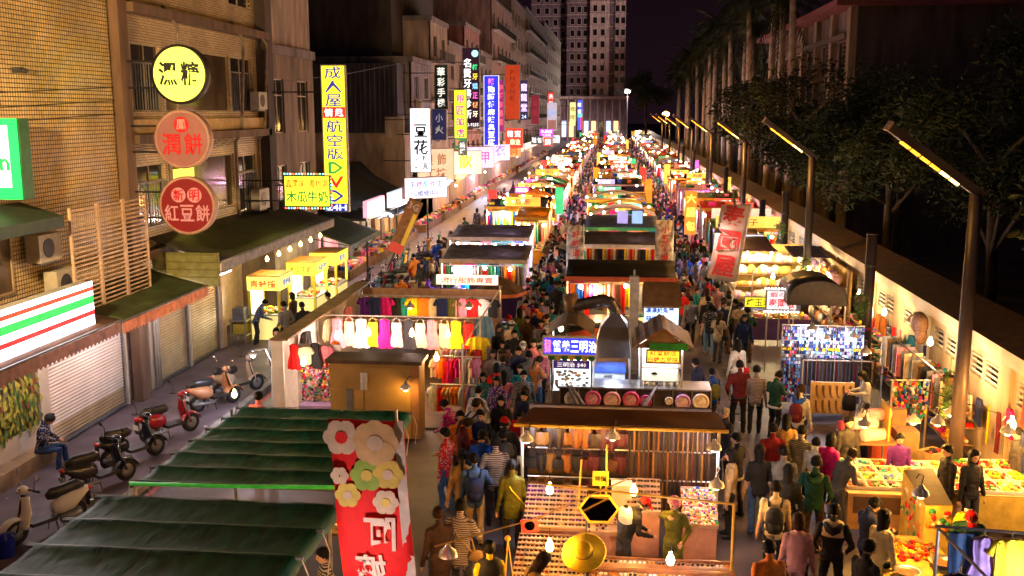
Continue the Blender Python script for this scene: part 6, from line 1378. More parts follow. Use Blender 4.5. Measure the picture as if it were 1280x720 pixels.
# gold-lit prize stall
gl = root('prize_stall', 'dazzling yellow-lit prize stall with purple roof pieces', 'stall')
posts(gl, (4.9, 8.1), (34.5, 39.5), 2.7); MB().bb(8.2, 8.26, 34.5, 41, .2, 2.6).build('back_panel', mat('gold_panel', (.68, .45, .12), var=.3, scale=3), gl)
MB().bb(4.8, 8.1, 40.9, 40.95, .2, 2.7).build('back_panel', mat('gold_panel', (.68, .45, .12), var=.3), gl)
tarp_roof(gl, 4.7, 6.4, 38.5, 41.5, 2.75, 2.95, mat('tarp_purple', (.10, .05, .14), rough=.5, var=.3)); tarp_roof(gl, 6.7, 8.1, 37, 39, 2.75, 2.9, mat('tarp_blue', (.06, .06, .2), rough=.5), seed=3)
rr = random.Random(51)
for sh_ in range(4):
    z = .55 + sh_ * .5; MB().bb(7.5, 8.15, 34.6, 40.8, z - .02, z).build('shelf', wood_m, gl); MB().bb(4.9, 8.1, 40.2 + .0, 40.85, z - .022, z - .002).build('shelf', wood_m, gl)
    mb = MB()
    for k in range(46):
        s = rr.uniform(.1, .2); mi = rr.randrange(6)
        mb.ball((rr.uniform(7.55, 8.0), 34.7 + k * .13, z + s), (s, s, s * 1.15), 8, 6, mi); mb.ball((rr.uniform(7.55, 8.0), 34.7 + k * .13, z + s * 2.3), s * .6, 7, 5, mi)
        if k < 26: mb.ball((4.95 + k * .12, 40.35, z + s), (s, s, s * 1.1), 8, 6, rr.randrange(6))
    tag(mb.build('plush_prizes', [mat('prize_%d' % i, c, rough=.8, var=.2) for i, c in enumerate(((.75, .5, .1), (.75, .62, .4), (.7, .3, .1), (.7, .4, .5), (.75, .7, .65), (.5, .3, .6)))], gl, True), kind='stuff')
counter(gl, 5.0, 7.0, 34.6, 35.6, .9, wood_m, mat('skirt_purple', (.08, .03, .12))); heap(gl, 5.0, 7.0, 34.6, 35.6, .9, 80, ['yellow', 'pink', 'white', 'orange'], .12, 8)
for k, p in enumerate(((5.4, 39.6, 2.45), (6.3, 39.4, 2.5), (7.3, 39.0, 2.4), (7.2, 36.6, 2.4), (6.1, 37.6, 1.9), (7.3, 34.9, 2.2))): bulb(p, 'blazing bulb in the yellow-lit prize stall, %s counting from the aisle' % ords[k], 75, (1, .72, .34), 'globe', .3, group='bulbs of the prize stall', r=.07)
sign('small yellow sign with black characters at the foot of the prize stall', 4.95, 33.2, 1.75, .95, .38, (.8, .68, .02), .9, [('烤玉米', 0, 0, .8, .26, BLK, 0)], bracket=False, depth=.08)
# long leaning white banner with red characters
bn2 = thing('feather_banner', 'tall white banner with big red characters leaning over the aisle', 'banner', (3.95, 33.5, 3.75)); bn2.rotation_euler = (0, R(9), 0)
MB().sheet([[((u / 8 - .5) * .95, .05 * math.sin(u * .8 + v * .5), 1.35 * (1 - 2 * v / 14) + (.22 * (u / 8 - 1) if v == 0 else 0)) for u in range(9)] for v in range(15)], (0, .012, 0)).build('cloth', mat('banner_pale', (.68, .54, .46), rough=.8, var=.12, sheer=.3), bn2, True)
for k, ch in enumerate('泰國屋'): letter(ch, bn2, -.02, .85 - k * .85, .72, .72, mat('banner_red_ink', (.6, .02, .02), var=.15), y=-.075, bold=.05)
MB().tube((.5, .03, -3.7), (.5, .03, 1.4), .02).build('pole', pipe_m, bn2)
# goods tables beside the aisle
gt = root('trinket_table', 'long table heaped with colourful trinkets and toys', 'stall table')
counter(gt, 4.6, 7.0, 18.7, 20.4, .82, wood_m, mat('skirt_cream', (.5, .38, .22))); MB().bb(4.6, 5.95, 18.5, 18.66, .12, .84).build('front_panel', mat('panel_wood', (.45, .25, .1), var=.2), gt); MB().bb(4.7, 5.8, 18.48, 18.499, .45, .78).build('front_inset', wood_d, gt)
rr = random.Random(61)
for i in range(6):
    for j in range(4):
        x0_, y0_ = 4.65 + i * .39, 18.75 + j * .41; cl_ = rr.sample(GOODS, 4)
        b_ = thing('goods_box', 'box of %s and %s trinkets, %s from the aisle in %s table row' % (cl_[0], cl_[1], ords[i], ords[j]), 'box', (x0_, y0_, .822), group='boxes of trinkets')
        MB().bb(0, .37, 0, .39, 0, .02).bb(0, .37, 0, .012, .02, .07).bb(0, .37, .378, .39, .02, .07).bb(0, .012, .012, .378, .02, .07).bb(.358, .37, .012, .378, .02, .07).build('box', white_m, b_)
        heap(b_, .0, .37, .0, .39, .02, 34, cl_, .055, i * 7 + j)
ft_ = root('candy_table', 'table of candied fruit trays beside the wall', 'stall table'); counter(ft_, 7.05, 8.35, 18.6, 20.6, .85, wood_m, mat('skirt_yellow', (.6, .4, .06)))
for i in range(3):
    for j in range(3):
        cl_ = rr.sample(['red', 'orange', 'yellow', 'dark red', 'green', 'brown', 'cream'], 3); b_ = thing('fruit_tray', 'tray of %s and %s candied fruit, %s from the aisle in %s row' % (cl_[0], cl_[1], ords[i], ords[j]), 'tray', (7.08 + i * .42, 18.7 + j * .62, .852), group='trays of candied fruit')
        MB().bb(0, .4, 0, .58, 0, .02).bb(0, .4, 0, .015, .02, .06).bb(0, .4, .565, .58, .02, .06).bb(0, .015, .015, .565, .02, .06).build('tray', white_m, b_); heap(b_, .0, .4, .0, .58, .02, 44, cl_, .07, i + j * 5)
bb_ = root('sloping_board', 'brown topped counter with painted food pictures on its sides', 'counter')
MB().add([(5.35, 17.75, 1.62), (5.9, 17.85, 1.62), (5.75, 16.3, 1.55), (5.3, 16.25, 1.55)], [(0, 3, 2, 1)]).add([(5.35, 17.75, .2), (5.9, 17.85, .2), (5.75, 16.3, .2), (5.3, 16.25, .2), (5.35, 17.75, 1.61), (5.9, 17.85, 1.61), (5.75, 16.3, 1.54), (5.3, 16.25, 1.54)], [(3, 2, 6, 7), (0, 3, 7, 4), (2, 1, 5, 6), (1, 0, 4, 5)], 1).build('body', [wood_d, mat('panel_yellow', (.62, .4, .06), var=.3)], bb_)
fp = MB()
for k in range(26): fp.lathe([(rr.uniform(.03, .07), 0), (.02, .02), (0, .025)], 8, k % 4, Matrix.Translation((5.29 + rr.uniform(0, .03), rr.uniform(16.35, 17.6), rr.uniform(.8, 1.5))) @ Matrix.Rotation(R(-90), 4, 'Y'))
for k in range(14): fp.lathe([(rr.uniform(.04, .07), 0), (.02, .02), (0, .025)], 8, k % 4, Matrix.Translation((rr.uniform(5.36, 5.7), 16.24, rr.uniform(1.15, 1.45))) @ Matrix.Rotation(R(90), 4, 'X'))
tag(fp.build('food_pictures', [mat('goods_%s' % c, CN[c], rough=.45, var=.2) for c in ('red', 'orange', 'green', 'cream')], bb_), kind='stuff')
gr = root('snack_counter', 'yellow-lit counter with frying bowls and skewers', 'stall table'); counter(gr, 4.35, 5.55, 14.4, 16.6, .85, mat('counter_yellow', (.6, .4, .08), rough=.4, var=.3), mat('skirt_yellow2', (.5, .34, .05)))
heap(gr, 4.7, 5.5, 15.5, 16.4, .85, 120, ['orange', 'red', 'tan', 'brown', 'yellow'], .06, 5)
for k, (x, y) in enumerate(((4.65, 16.3), (5.35, 15.4), (4.7, 15.0))):
    b_ = thing('steel_bowl', ('steel bowl beside the shoppers on the snack counter', 'steel bowl at the wall side of the snack counter', 'steel bowl at the near end of the snack counter')[k], 'bowl', (x, y, .852)); MB().lathe([(.1, 0), (.19, .1), (.22, .12), (.18, .1), (.09, .015), (0, .015)], 18).build('bowl', steel, b_, True); MB().lathe([(.15, .075), (0, .08)], 16).build('sauce', mat('sauce', (.3, .1, .03)), b_)
# clothes rack in the near corner
nr = root('corner_rack', 'steel corner rack of clothes at the near end of the stalls', 'rack')
MB().tube((4.6, 13.6, 2.3), (6.3, 13.4, 2.3), .022).build('rail', steel, nr); MB().tube((4.6, 13.6, 2.3), (4.85, 11.8, 2.2), .022).build('rail', steel, nr); MB().tube((4.75, 12.7, 1.95), (6.3, 12.6, 1.95), .018).build('rail', dark_metal, nr)
posts(nr, (4.6, 6.3), (13.5, 12.0), 2.3)
for k, (kd, x, y, c, lb) in enumerate((('trousers', 4.95, 13.5, 'denim', 'blue denim trousers on the corner rack'), ('dress', 5.2, 13.45, 'lilac', 'lilac patterned dress on the corner rack'), ('shirt', 5.55, 13.4, 'yellow', 'yellow tiger-faced shirt on the corner rack'), ('shirt', 6.0, 13.4, 'olive', 'olive shirt at the end of the corner rack'), ('long_shirt', 4.7, 12.9, 'navy', 'navy jacket at the corner of the rack'), ('shirt', 5.6, 12.6, 'charcoal', 'dark shirt on the lower bar of the corner rack'), ('trousers', 5.1, 12.6, 'light blue', 'pale trousers on the lower bar of the corner rack'), ('shirt', 5.95, 12.55, 'teal', 'teal shirt on the lower bar of the corner rack'))):
    hang(kd, (x, y, 2.26 if y > 13 else 1.95), c, lb, hook=True)
bulb((5.75, 13.0, 1.75), 'white lamp inside the corner rack', 45, COOL, r=.07)
# plush rolls by the trinkets
for k, (x, y, z, c, a) in enumerate(((5.55, 21.4, 1.35, (.75, .55, .6), 20), (5.75, 21.3, 1.12, (.72, .6, .6), 25), (5.35, 21.6, 1.2, (.6, .1, .12), 15), (5.9, 21.6, 1.5, (.65, .35, .45), 30))):
    t = thing('plush_roll', ('white-pink rolled plush cushion, uppermost of the pile', 'pale rolled plush cushion at the front of the pile', 'red dotted rolled plush cushion in the pile', 'pink rolled plush cushion at the back of the pile')[k], 'cushion', (x, y, z), R(a)); MB().path([(-.3, 0, 0), (-.28, 0, 0), (.26, 0, -.03), (.3, 0, -.03)], [.1, .14, .14, .12], 14).build('cover', mat('plush_%d' % k, c, rough=.9, var=.3, scale=12), t, True)
    MB().lathe([(.09, 0), (.09, .02), (0, .02)], 12, M=Matrix.Translation((.295, 0, -.03)) @ Matrix.Rotation(R(90), 4, 'Y')).build('end', dark_metal, t)
pb = root('plush_bin', 'wire bin holding rolled plush cushions', 'bin'); counter(pb, 5.1, 6.2, 21.0, 22.0, 1.0, wood_m); MB().bb(6.02, 6.06, 21.2, 21.9, 1.0, 1.75).build('mirror_frame', pipe_y, pb)
ct = root('carton_pile', 'stacked cartons and red baskets behind the plush cushions', 'cartons'); MB().bb(6.5, 7.0, 22.2, 22.7, 0, .9).build('carton', mat('carton', (.4, .27, .14), var=.2), ct); MB().bb(6.4, 6.85, 22.75, 23.2, 0, 1.25).build('carton', mat('carton', (.4, .27, .14)), ct); MB().bb(6.0, 6.4, 22.3, 22.7, .0, 1.3).build('basket', mat('basket_red', (.5, .08, .03)), ct)
for k, (p, e, lb) in enumerate((((5.17, 20.06, 1.9), 34, 'dish lamp over the plush cushions'), ((6.21, 20.16, 1.8), 34, 'dish lamp over the back of the trinket table'), ((7.26, 21.14, 1.7), 30, 'dish lamp on the nearest lamp post'), ((6.28, 24.45, 2.2), 24, 'warm lamp on the thick post'), ((5.0, 19.2, 2.0), 40, 'dish lamp over the front of the trinket table'), ((6.4, 19.3, 2.05), 45, 'dish lamp over the middle of the trinket table'), ((7.6, 19.0, 2.0), 60, 'dish lamp over the candied fruit'), ((5.0, 15.6, 2.0), 50, 'dish lamp over the frying bowls'))):
    bulb(p, lb, e * 1.7, WARM, 'clip_lamp', group='dish lamps along the trinket stalls')

for k, (x, y, z, e) in enumerate(((8.0, 17.4, 2.0, 110), (7.9, 22.6, 2.3, 90), (7.9, 24.8, 2.4, 80), (7.9, 29.0, 2.3, 100), (7.9, 32.0, 2.3, 110))):
    bulb((x, y, z), 'bare bulb hung before the pale wall, %s in line from the near end' % ords[k], e * .8, (1, .6, .24), 'globe', .3, group='bulbs along the wall')

# goods hung on the wall and shelves along its foot
rr = random.Random(400); wc_ = ['red', 'orange', 'yellow', 'navy', 'brown', 'pink', 'black', 'cream', 'maroon', 'teal', 'tan', 'magenta']
for k in range(34):
    y = 13.2 + k * .58
    if 19.2 < y < 20.6: continue
    kd = rr.choice(('shirt', 'bag', 'scarf_cloth', 'dress', 'bag', 'long_shirt')); c = rr.choice(wc_)
    hang(kd, (8.32, y, rr.uniform(1.55, 1.95)), c, '%s %s hung on the pale wall, %s piece from the near end' % (c, NAMES[kd].split('_')[-1], (ords + tuple('twenty-' + o for o in ords))[k]), rz=R(85 + rr.uniform(-15, 15)), s=rr.uniform(.75, 1.0), group='goods hung on the wall')
for k, (y0_, y1_) in enumerate(((22.8, 24.6), (24.9, 26.8), (27.4, 29.6), (30.0, 32.2), (32.5, 34.2))):
    t = root('goods_shelf', 'wooden shelf of small goods along the wall foot, %s from the near end' % ords[k], 'shelf')
    for z in (.45, .85, 1.2): MB().bb(7.85 if z < 1 else 8.05, 8.4, y0_, y1_, z - .03, z).build('board', wood_m, t); heap(t, 7.85 if z < 1 else 8.05, 8.4, y0_, y1_, z, 60, rr.sample(GOODS, 6), .11, k * 3 + int(z * 10))
    for y in (y0_ + .05, y1_ - .05): MB().bb(7.86, 7.9, y - .02, y + .02, 0, .85).build('leg', wood_m, t)
for k, (x, y, h, c) in enumerate(((6.9, 23.6, .6, (.4, .1, .05)), (6.2, 23.2, .5, (.1, .2, .4)), (7.2, 24.9, .8, (.4, .27, .14)), (6.6, 24.3, .45, (.5, .4, .1)), (5.6, 22.9, .4, (.35, .2, .1)), (7.1, 21.6, .7, (.4, .27, .14)), (6.3, 28.3, .9, (.3, .2, .12)))):
    t = thing('storage_crate', ('rust', 'blue', 'tall cardboard', 'mustard', 'low brown', 'square cardboard', 'dark wooden')[k] + ' storage crate among the racks by the thick post', 'crate', (x, y, 0), rr.random()); m_ = mat('crate_%d' % k, c, var=.3)
    MB().bb(-.25, .25, -.2, .2, 0, .03).bb(-.25, .25, -.2, -.17, .03, h).bb(-.25, .25, .17, .2, .03, h).bb(-.25, -.22, -.17, .17, .03, h).bb(.22, .25, -.17, .17, .03, h).build('box', m_, t); heap(t, -.22, .22, -.17, .17, h - .08, 24, rr.sample(GOODS, 4), .11, k)
kr = root('keychain_rack', 'tall rack of bright charms and dangling toys between the towels and the plush', 'rack'); posts(kr, (6.55, 7.35), (23.0,), 1.9)
MB().tube((6.5, 23.0, 1.9), (7.4, 23.0, 1.9), .02).build('rail', pipe_m, kr); mb = MB()
for k in range(150): mb.ball((rr.uniform(6.55, 7.35), 23 + rr.uniform(-.08, .08), rr.uniform(.9, 1.85)), (.04, .03, .055), 6, 5, rr.randrange(12))
tag(mb.build('charms', [mat('goods_%s' % c.replace(' ', '_'), CN[c], rough=.5, var=.2) for c in GOODS], kr), kind='stuff')
bulb((3.5, 32.9, 4.1), 'white lamp shining on the leaning white banner', 40, PINKW, 'clip_lamp')

# ================================================================ the rows of stalls down the street
def stall(name, label, x0, x1, y0, y1, zr=2.45, roof='tarp', rcol=(.04, .04, .045), trim=(.5, .1, .03), lc=TUNG, e=60, seed=1, goods='clothes', board=None, front=None, nb=3, bulbm=None, group=None, text=None, boardh=.45):
    t = root(name, label, 'stall', group); r2 = random.Random(seed); w_ = x1 - x0; far = y0 > 95
    rm = mat('roof_%s' % '_'.join('%g' % round(c, 3) for c in rcol), rcol, rough=.5, var=.4, scale=2.5, bump=.3, sheer=.35 if max(rcol) < .35 else .6); tm = mat('trim_%s' % '_'.join('%g' % round(c, 3) for c in trim), trim, rough=.5, var=.2)
    if roof == 'tarp': tarp_roof(t, x0, x1, y0, y1, zr, zr + .25, rm, .1, seed=seed, nx=6 if far else 10, ny=4)
    elif roof == 'gable': gable(t, x0, x1, y0, y1, zr, zr + .6, rm)
    elif roof == 'barrel': MB().sheet([[(x0 + w_ * i / 8, y, zr + .5 * math.sin(math.pi * i / 8)) for i in range(9)] for y in (y0, y1)], .02).build('roof', rm, t, True)
    MB().bb(x0 - .03, x1 + .03, y0 - .05, y0 - .01, zr - .14, zr + .02).build('front_trim', tm, t)
    MB().bb(x0 - .03, x1 + .03, y1 + .01, y1 + .05, zr + .05, zr + .22).build('rear_trim', tm, t)
    for x in (x0 + .05, x1 - .05):
        for y in (y0 + .05, y1 - .05): MB().tube((x, y, 0), (x, y, zr), .03, n=5).build('pole', pipe_m, t)
    cm = [mat('goods_%s' % c.replace(' ', '_'), CN[c], rough=.5, var=.2) for c in GOODS]
    if goods == 'clothes':
        mb = MB(); n = int(w_ / .16)
        for k in range(n):
            mi = r2.randrange(12); L = r2.uniform(.7, 1.15); wd = .075; x = x0 + .1 + k * (w_ - .2) / n
            mb.sheet([[(x + wd * (i - 1), y0 + .25 + .03 * math.sin(i * 2 + k) + .04 * j, zr - .3 - L * j / 2) for i in range(3)] for j in range(3)], (0, .05, 0), mi)
        tag(mb.build('garments', cm, t), kind='stuff')
        MB().tube((x0, y0 + .27, zr - .27), (x1, y0 + .27, zr - .27), .02, n=5).build('rail', pipe_m, t)
        mb = MB()
        for k in range(int(w_ / .5)): mb.bb(x0 + .1 + k * .5, x0 + .55 + k * .5, y1 - .12, y1 - .08, zr - 1.5, zr - .1, r2.randrange(12))
        tag(mb.build('back_cloths', cm, t), kind='stuff')
    MB().bb(x0 + .1, x1 - .1, y0 + .5, y1 - .6, .78, .85).build('table_top', white_m, t)
    MB().bb(x0 + .12, x1 - .12, y0 + .52, y0 + .56, .1, .78).build('front_cloth', front or tm, t)
    heap(t, x0 + .1, x1 - .1, y0 + .5, y1 - .6, .85, 40 if far else 110, r2.sample(GOODS, 6), .11 if far else .085, seed)
    MB().bb(x0 + .05, x1 - .05, y1 - .04, y1, .2, zr - .05).build('back_panel', mat('back_%d' % (seed % 4), ((.5, .42, .34), (.45, .3, .2), (.5, .35, .4), (.36, .4, .44))[seed % 4], var=.2), t)
    if board:
        col, be = board; bw = w_ - .2 if y0 < 52 else w_ * r2.uniform(.25, .6); bx = x0 + .1 + r2.random() * (w_ - .2 - bw)
        MB().bb(bx, bx + bw, y0 - .16, y0 - .07, zr + .06, zr + .06 + boardh).build('name_board', glow('sb_%s_%g' % ('_'.join('%g' % round(c, 2) for c in col), be), col, be * .5, True), t)
        if text: letter(text, t, bx + bw / 2, zr + .06 + boardh / 2, min(bw * .85, boardh * .85 * len(text)), boardh * .62, ink((.45, .04, .05) if col[0] > .4 and col[1] > .3 else WHT, .3 if col[0] > .4 and col[1] > .3 else 1.2), y=y0 - .18)
    if y0 > 52:   # things stacked and hung above the roof edge
        mb = MB()
        for k in range(r2.randrange(3, 9)):
            x = r2.uniform(x0 + .2, x1 - .2); hh = r2.uniform(.1, .3); mb.bb(x - r2.uniform(.08, .3), x + .15, y0 + .1, y0 + r2.uniform(.2, .9), zr + .12, zr + .12 + hh, r2.randrange(12))
        tag(mb.build('roof_goods', cm, t), kind='stuff')
        for k in range(r2.randrange(1, 6)): MB().ball((r2.uniform(x0, x1), y0 - .25, zr + r2.uniform(.1, .5)), .065 if y0 < 95 else .11, 8, 6).build('bulb', r2.choice((bulb_c, bulb_w, bulb_w, bulb_o, bulb_o)), t)
        if r2.random() < .14:
            x = r2.choice((x0, x1)); MB().bb(x - .25, x + .25, y0 - .3, y0 - .28, zr - .8, zr + .9).build('side_banner', ink(r2.choice(((.75, .25, .02), (.7, .04, .03), (.8, .6, .1), (.05, .5, .2), (.8, .75, .7), (.5, .1, .5))), .7), t)  # banner cloth made to glow as a coloured light accent
    bk = bulbm or (bulb_c if lc[2] > .8 else bulb_w)
    for k in range(nb):
        x = x0 + w_ * (k + .5) / nb + r2.uniform(-.2, .2); z = zr - .28 - r2.uniform(0, .15); rb_ = .075 if not far else .13
        MB().ball((x, y0 - .02, z), rb_, 8, 6).build('bulb', bk, t)
    lamp(t, ((x0 + x1) / 2 - w_ * .22, y0 + .12, zr - .55), e, lc, .12); 
    if not far: lamp(t, ((x0 + x1) / 2 + w_ * .22, (y0 + y1) / 2, zr - .4), e * .7, lc, .12)
    return t
# centre row
F1 = stall('tarp_stall', 'black tarp roofed stall with orange-red edging behind the grill hood', -1.5, 2.25, 33.2, 35.6, 2.5, 'tarp', (.022, .02, .022), (.55, .09, .02), TUNG, 70, 3)
MB().sheet([[(-1.4 + 2.5 * i / 8, 32.3 + .3 * math.sin(i * .4), .95 + .28 * math.sin(math.pi * i / 8)) for i in range(9)] for k in (0, 1)] and [[(-1.4 + 2.5 * i / 8, 31.2 + 1.4 * k, 1.15 + .2 * math.sin(math.pi * i / 8) - .15 * (1 - k)) for i in range(9)] for k in (0, 1)], .02).build('cart_cover', mat('canopy_black', (.03, .027, .03)), F1, True)
F2 = stall('scarf_stall', 'brightly lit scarf stall with striped cloths between two patterned banners', -1.3, 2.2, 40.8, 43.4, 2.6, 'tarp', (.14, .13, .16), (.6, .58, .6), PINKW, 110, 5)
for k in range(26): hang('scarf_cloth', (-.9 + k * .11, 40.7, 2.45), ('red', 'navy', 'white', 'cream', 'black', 'orange', 'yellow', 'brown')[k * 5 % 8], '%s striped scarf at the front of the scarf stall, %s piece' % (('red', 'navy', 'white', 'cream', 'black', 'orange', 'yellow', 'brown')[k * 5 % 8], (ords + tuple('twenty ' + o for o in ords))[k]), s=1.0, rz=R(40), group='scarves of the scarf stall')
for x, lb in ((-1.45, 'patterned blue-orange banner beside the walkers at the scarf stall'), (2.1, 'patterned blue-orange banner hanging over the black tarp stall')):
    t = thing('hanging_banner', lb, 'banner', (x, 39.4 if x > 0 else 40.2, 2.85 if x > 0 else 2.5)); MB().sheet([[((u / 6 - .5) * .68, .04 * math.sin(u + v), .95 - 1.9 * v / 10) for u in range(7)] for v in range(11)], (0, .012, 0)).build('cloth', mat('banner_pattern', (.5, .42, .36), var=.8, scale=5), t, True)
    for k, ch in enumerate('小五麵線' if x > 0 else '好味道'): letter(ch, t, .05, .6 - k * .38, .3, .3, mat('banner_red_ink', (.6, .02, .02)), y=-.07, bold=.04)
    MB().tube((.36, 0, -2.4), (.36, 0, 1.0), .02).build('pole', pipe_m, t)
F3 = stall('toy_stall', 'stall hung with red and yellow cloth behind the scarf stall', -1.2, 2.3, 47, 50.5, 2.6, 'tarp', (.16, .2, .3), (.03, .3, .1), TUNG, 100, 8)
for x, c in ((.3, (.4, .35, .75)), (1.0, (.3, .5, .8))): MB().bb(x, x + .5, 47.6, 47.64, 2.75, 3.35).build('poster', ink(c, .5), F3)  # roof posters made to glow, with no lamp of their own
mb = MB(); cm = [mat('goods_%s' % c, CN[c]) for c in ('red', 'cream', 'pink', 'yellow')]
for k in range(6): mb.bb(-1.1 + k * .56, -.6 + k * .56, 46.7, 46.75, 1.6, 2.4, (0, 1, 0, 2, 3, 0)[k])
tag(mb.build('cloth_squares', cm, F3), kind='stuff')
tx = '烤魷魚 章魚燒 大腸 雞排 蚵仔煎 甘蔗汁 臭豆腐 鹽酥雞 冰品 車輪餅 飾品 襪子 地瓜球 豆漿 肉圓 滷味'.split()
rcols = [(.03, .03, .035), (.10, .13, .24), (.03, .3, .12), (.6, .52, .44), (.02, .02, .022), (.6, .26, .04), (.06, .04, .10), (.65, .5, .16), (.5, .05, .04), (.6, .45, .3)]
tcols = [(.65, .28, .03), (.03, .3, .1), (.6, .4, .25), (.55, .03, .04), (.65, .42, .04), (.65, .34, .03), (.3, .06, .3)]
bcols = [((.85, .42, .06), .8), ((.8, .66, .5), .6), None, None, ((.75, .08, .03), .8), None, ((.85, .55, .08), .8), None, ((.6, .1, .4), .8), ((.1, .5, .25), .5), None, ((.4, .42, .8), .7)]
lcs = [TUNG, TUNG, PINKW, PINKW, WARM, COOL, COOL, (1, .45, .75)]
adjc = ['dark', 'slate blue', 'green', 'pale', 'black', 'orange', 'purple', 'yellow', 'red', 'cream']
rr = random.Random(77); y = 53.5; k = 0
def row(side, xa, xb, y, y_end, seed0, first=0):
    k = first
    while y < y_end:
        d = rr.uniform(1.7, 2.9) + (y > 110) * 2 + (y > 180) * 4; gap = rr.uniform(1.0, 2.1) + (y > 110) * 1.2; i = rr.randrange(10); b_ = rr.choice(bcols); j = rr.uniform(-.25, .25)
        n_ = ords[k] if k < 18 else 'twice-' + ords[k - 18] if k < 36 else 'last ' + ords[k - 36]
        stall('market_stall', '%s-roofed stall, %s down the %s row past the %s' % (adjc[i], n_, side, {'centre': 'scarf stall', 'shop-side': 'purple counter', 'wall-side': 'prize stall'}[side]), xa + j, xb + j, y, y + d, rr.uniform(2.35, 2.75), rr.choice(('tarp', 'tarp', 'gable', 'barrel')), rcols[i], rr.choice(tcols), rr.choice(lcs), rr.uniform(130, 220) * (1 if y < 90 else 2.2), seed0 + k, goods='clothes', board=b_, nb=rr.choice((3, 4, 5)), group='stalls of the %s row' % side, text=rr.choice(tx) if b_ and y < 120 else None, boardh=rr.uniform(.3, .55))
        y += d + gap; k += 1
row('centre', -1.3, 2.3, 54, 270, 100)
row('wall-side', 4.9, 8.1, 48, 270, 300)
row('shop-side', -6.9, -3.5, 55.5, 270, 500)
# shop-side stalls in the middle distance
L1 = stall('purple_stall', 'stall with purple counter panels and small garments under white light', -6.6, -3.2, 37.8, 40.4, 2.35, 'tarp', (.2, .17, .2), (.6, .45, .35), COOL, 90, 2, front=mat('panel_purple', (.07, .02, .13), var=.2))
for k in range(3): MB().bb(-6.5 + k * 1.12, -5.45 + k * 1.12, 37.3, 37.36, .15, 1.3 + .15 * (k % 2)).build('counter_panel', mat('panel_purple', (.07, .02, .13)), L1)
L2 = stall('eyewear_stall', 'grey flat-roofed stall with spinning racks in white light', -7.2, -3.6, 43.5, 46.5, 2.5, 'tarp', (.2, .17, .2), (.6, .5, .55), COOL, 110, 4, nb=6)
L3 = stall('snack_stall', 'wooden snack stall with glowing orange frame beside the walkers', -5.0, -3.3, 51.2, 54.2, 2.6, 'tarp', (.4, .24, .06), (.65, .35, .04), WARM, 110, 6)
t = root('sun_umbrella', 'brown and orange market umbrella beside the purple stall', 'umbrella'); MB().lathe([(.95, 2.0), (.5, 2.3), (0, 2.5)], 8, M=Matrix.Translation((-3.9, 34.6, -.25))).build('canopy', mat('umb_brown', (.12, .07, .04), var=.3), t); MB().lathe([(.97, 1.99), (.97, 1.86)], 8, M=Matrix.Translation((-3.9, 34.6, -.25)), cap=False).build('valance', mat('umb_orange', (.6, .16, .03)), t); MB().tube((-3.9, 34.6, 0), (-3.9, 34.6, 2.2), .025).build('shaft', pipe_m, t)
for k, x in enumerate((-5.9, -4.9)):
    t = thing('storage_roll', 'dark padded roll with white ends beyond the clothes stall, %s one' % ('shop-side', 'aisle-side')[k], 'roll', (x, 34.2, 1.0), R(8)); MB().path([(-.32, 0, 0), (.32, 0, 0)], .33, 16).build('roll', mat('roll_dark', (.03, .025, .03)), t, True)
    for s in (-1, 1): MB().lathe([(.36, -.03), (.36, .03), (.25, .03), (.25, -.03)], 18, M=Matrix.Translation((s * .33, 0, 0)) @ Matrix.Rotation(R(90), 4, 'Y'), cap=False).build('end_ring', white_m, t)
    MB().bb(-.35, .35, -.3, .3, -1.0, -.35).build('stand', wood_d, t)
# small stall right of the aisle before the prize stall and beyond it
stall('juice_stall', 'white-lit booth with purple LED edge beside the leaning banner', 4.7, 6.6, 43.2, 46.0, 2.5, 'tarp', (.4, .26, .12), (.45, .3, .7), COOL, 110, 9, goods='none', nb=5, front=mat('panel_dark2', (.04, .04, .06)), board=((.7, .65, .95), 1.0), boardh=.25)
ls = root('lantern_sign', 'orange and red vertical lantern sign beside the wall-side stalls', 'sign'); MB().bb(3.9, 4.5, 53.0, 53.2, 1.6, 3.9).build('case', ink((.75, .2, .02), .9), ls)
for k, ch in enumerate('大腸包'): letter(ch, ls, 4.2, 3.5 - k * .72, .5, .5, ink((.9, .75, .1), 1.2), y=52.98, bold=.05)
MB().tube((4.2, 53.1, 0), (4.2, 53.1, 1.6), .04).build('pole', pipe_m, ls)
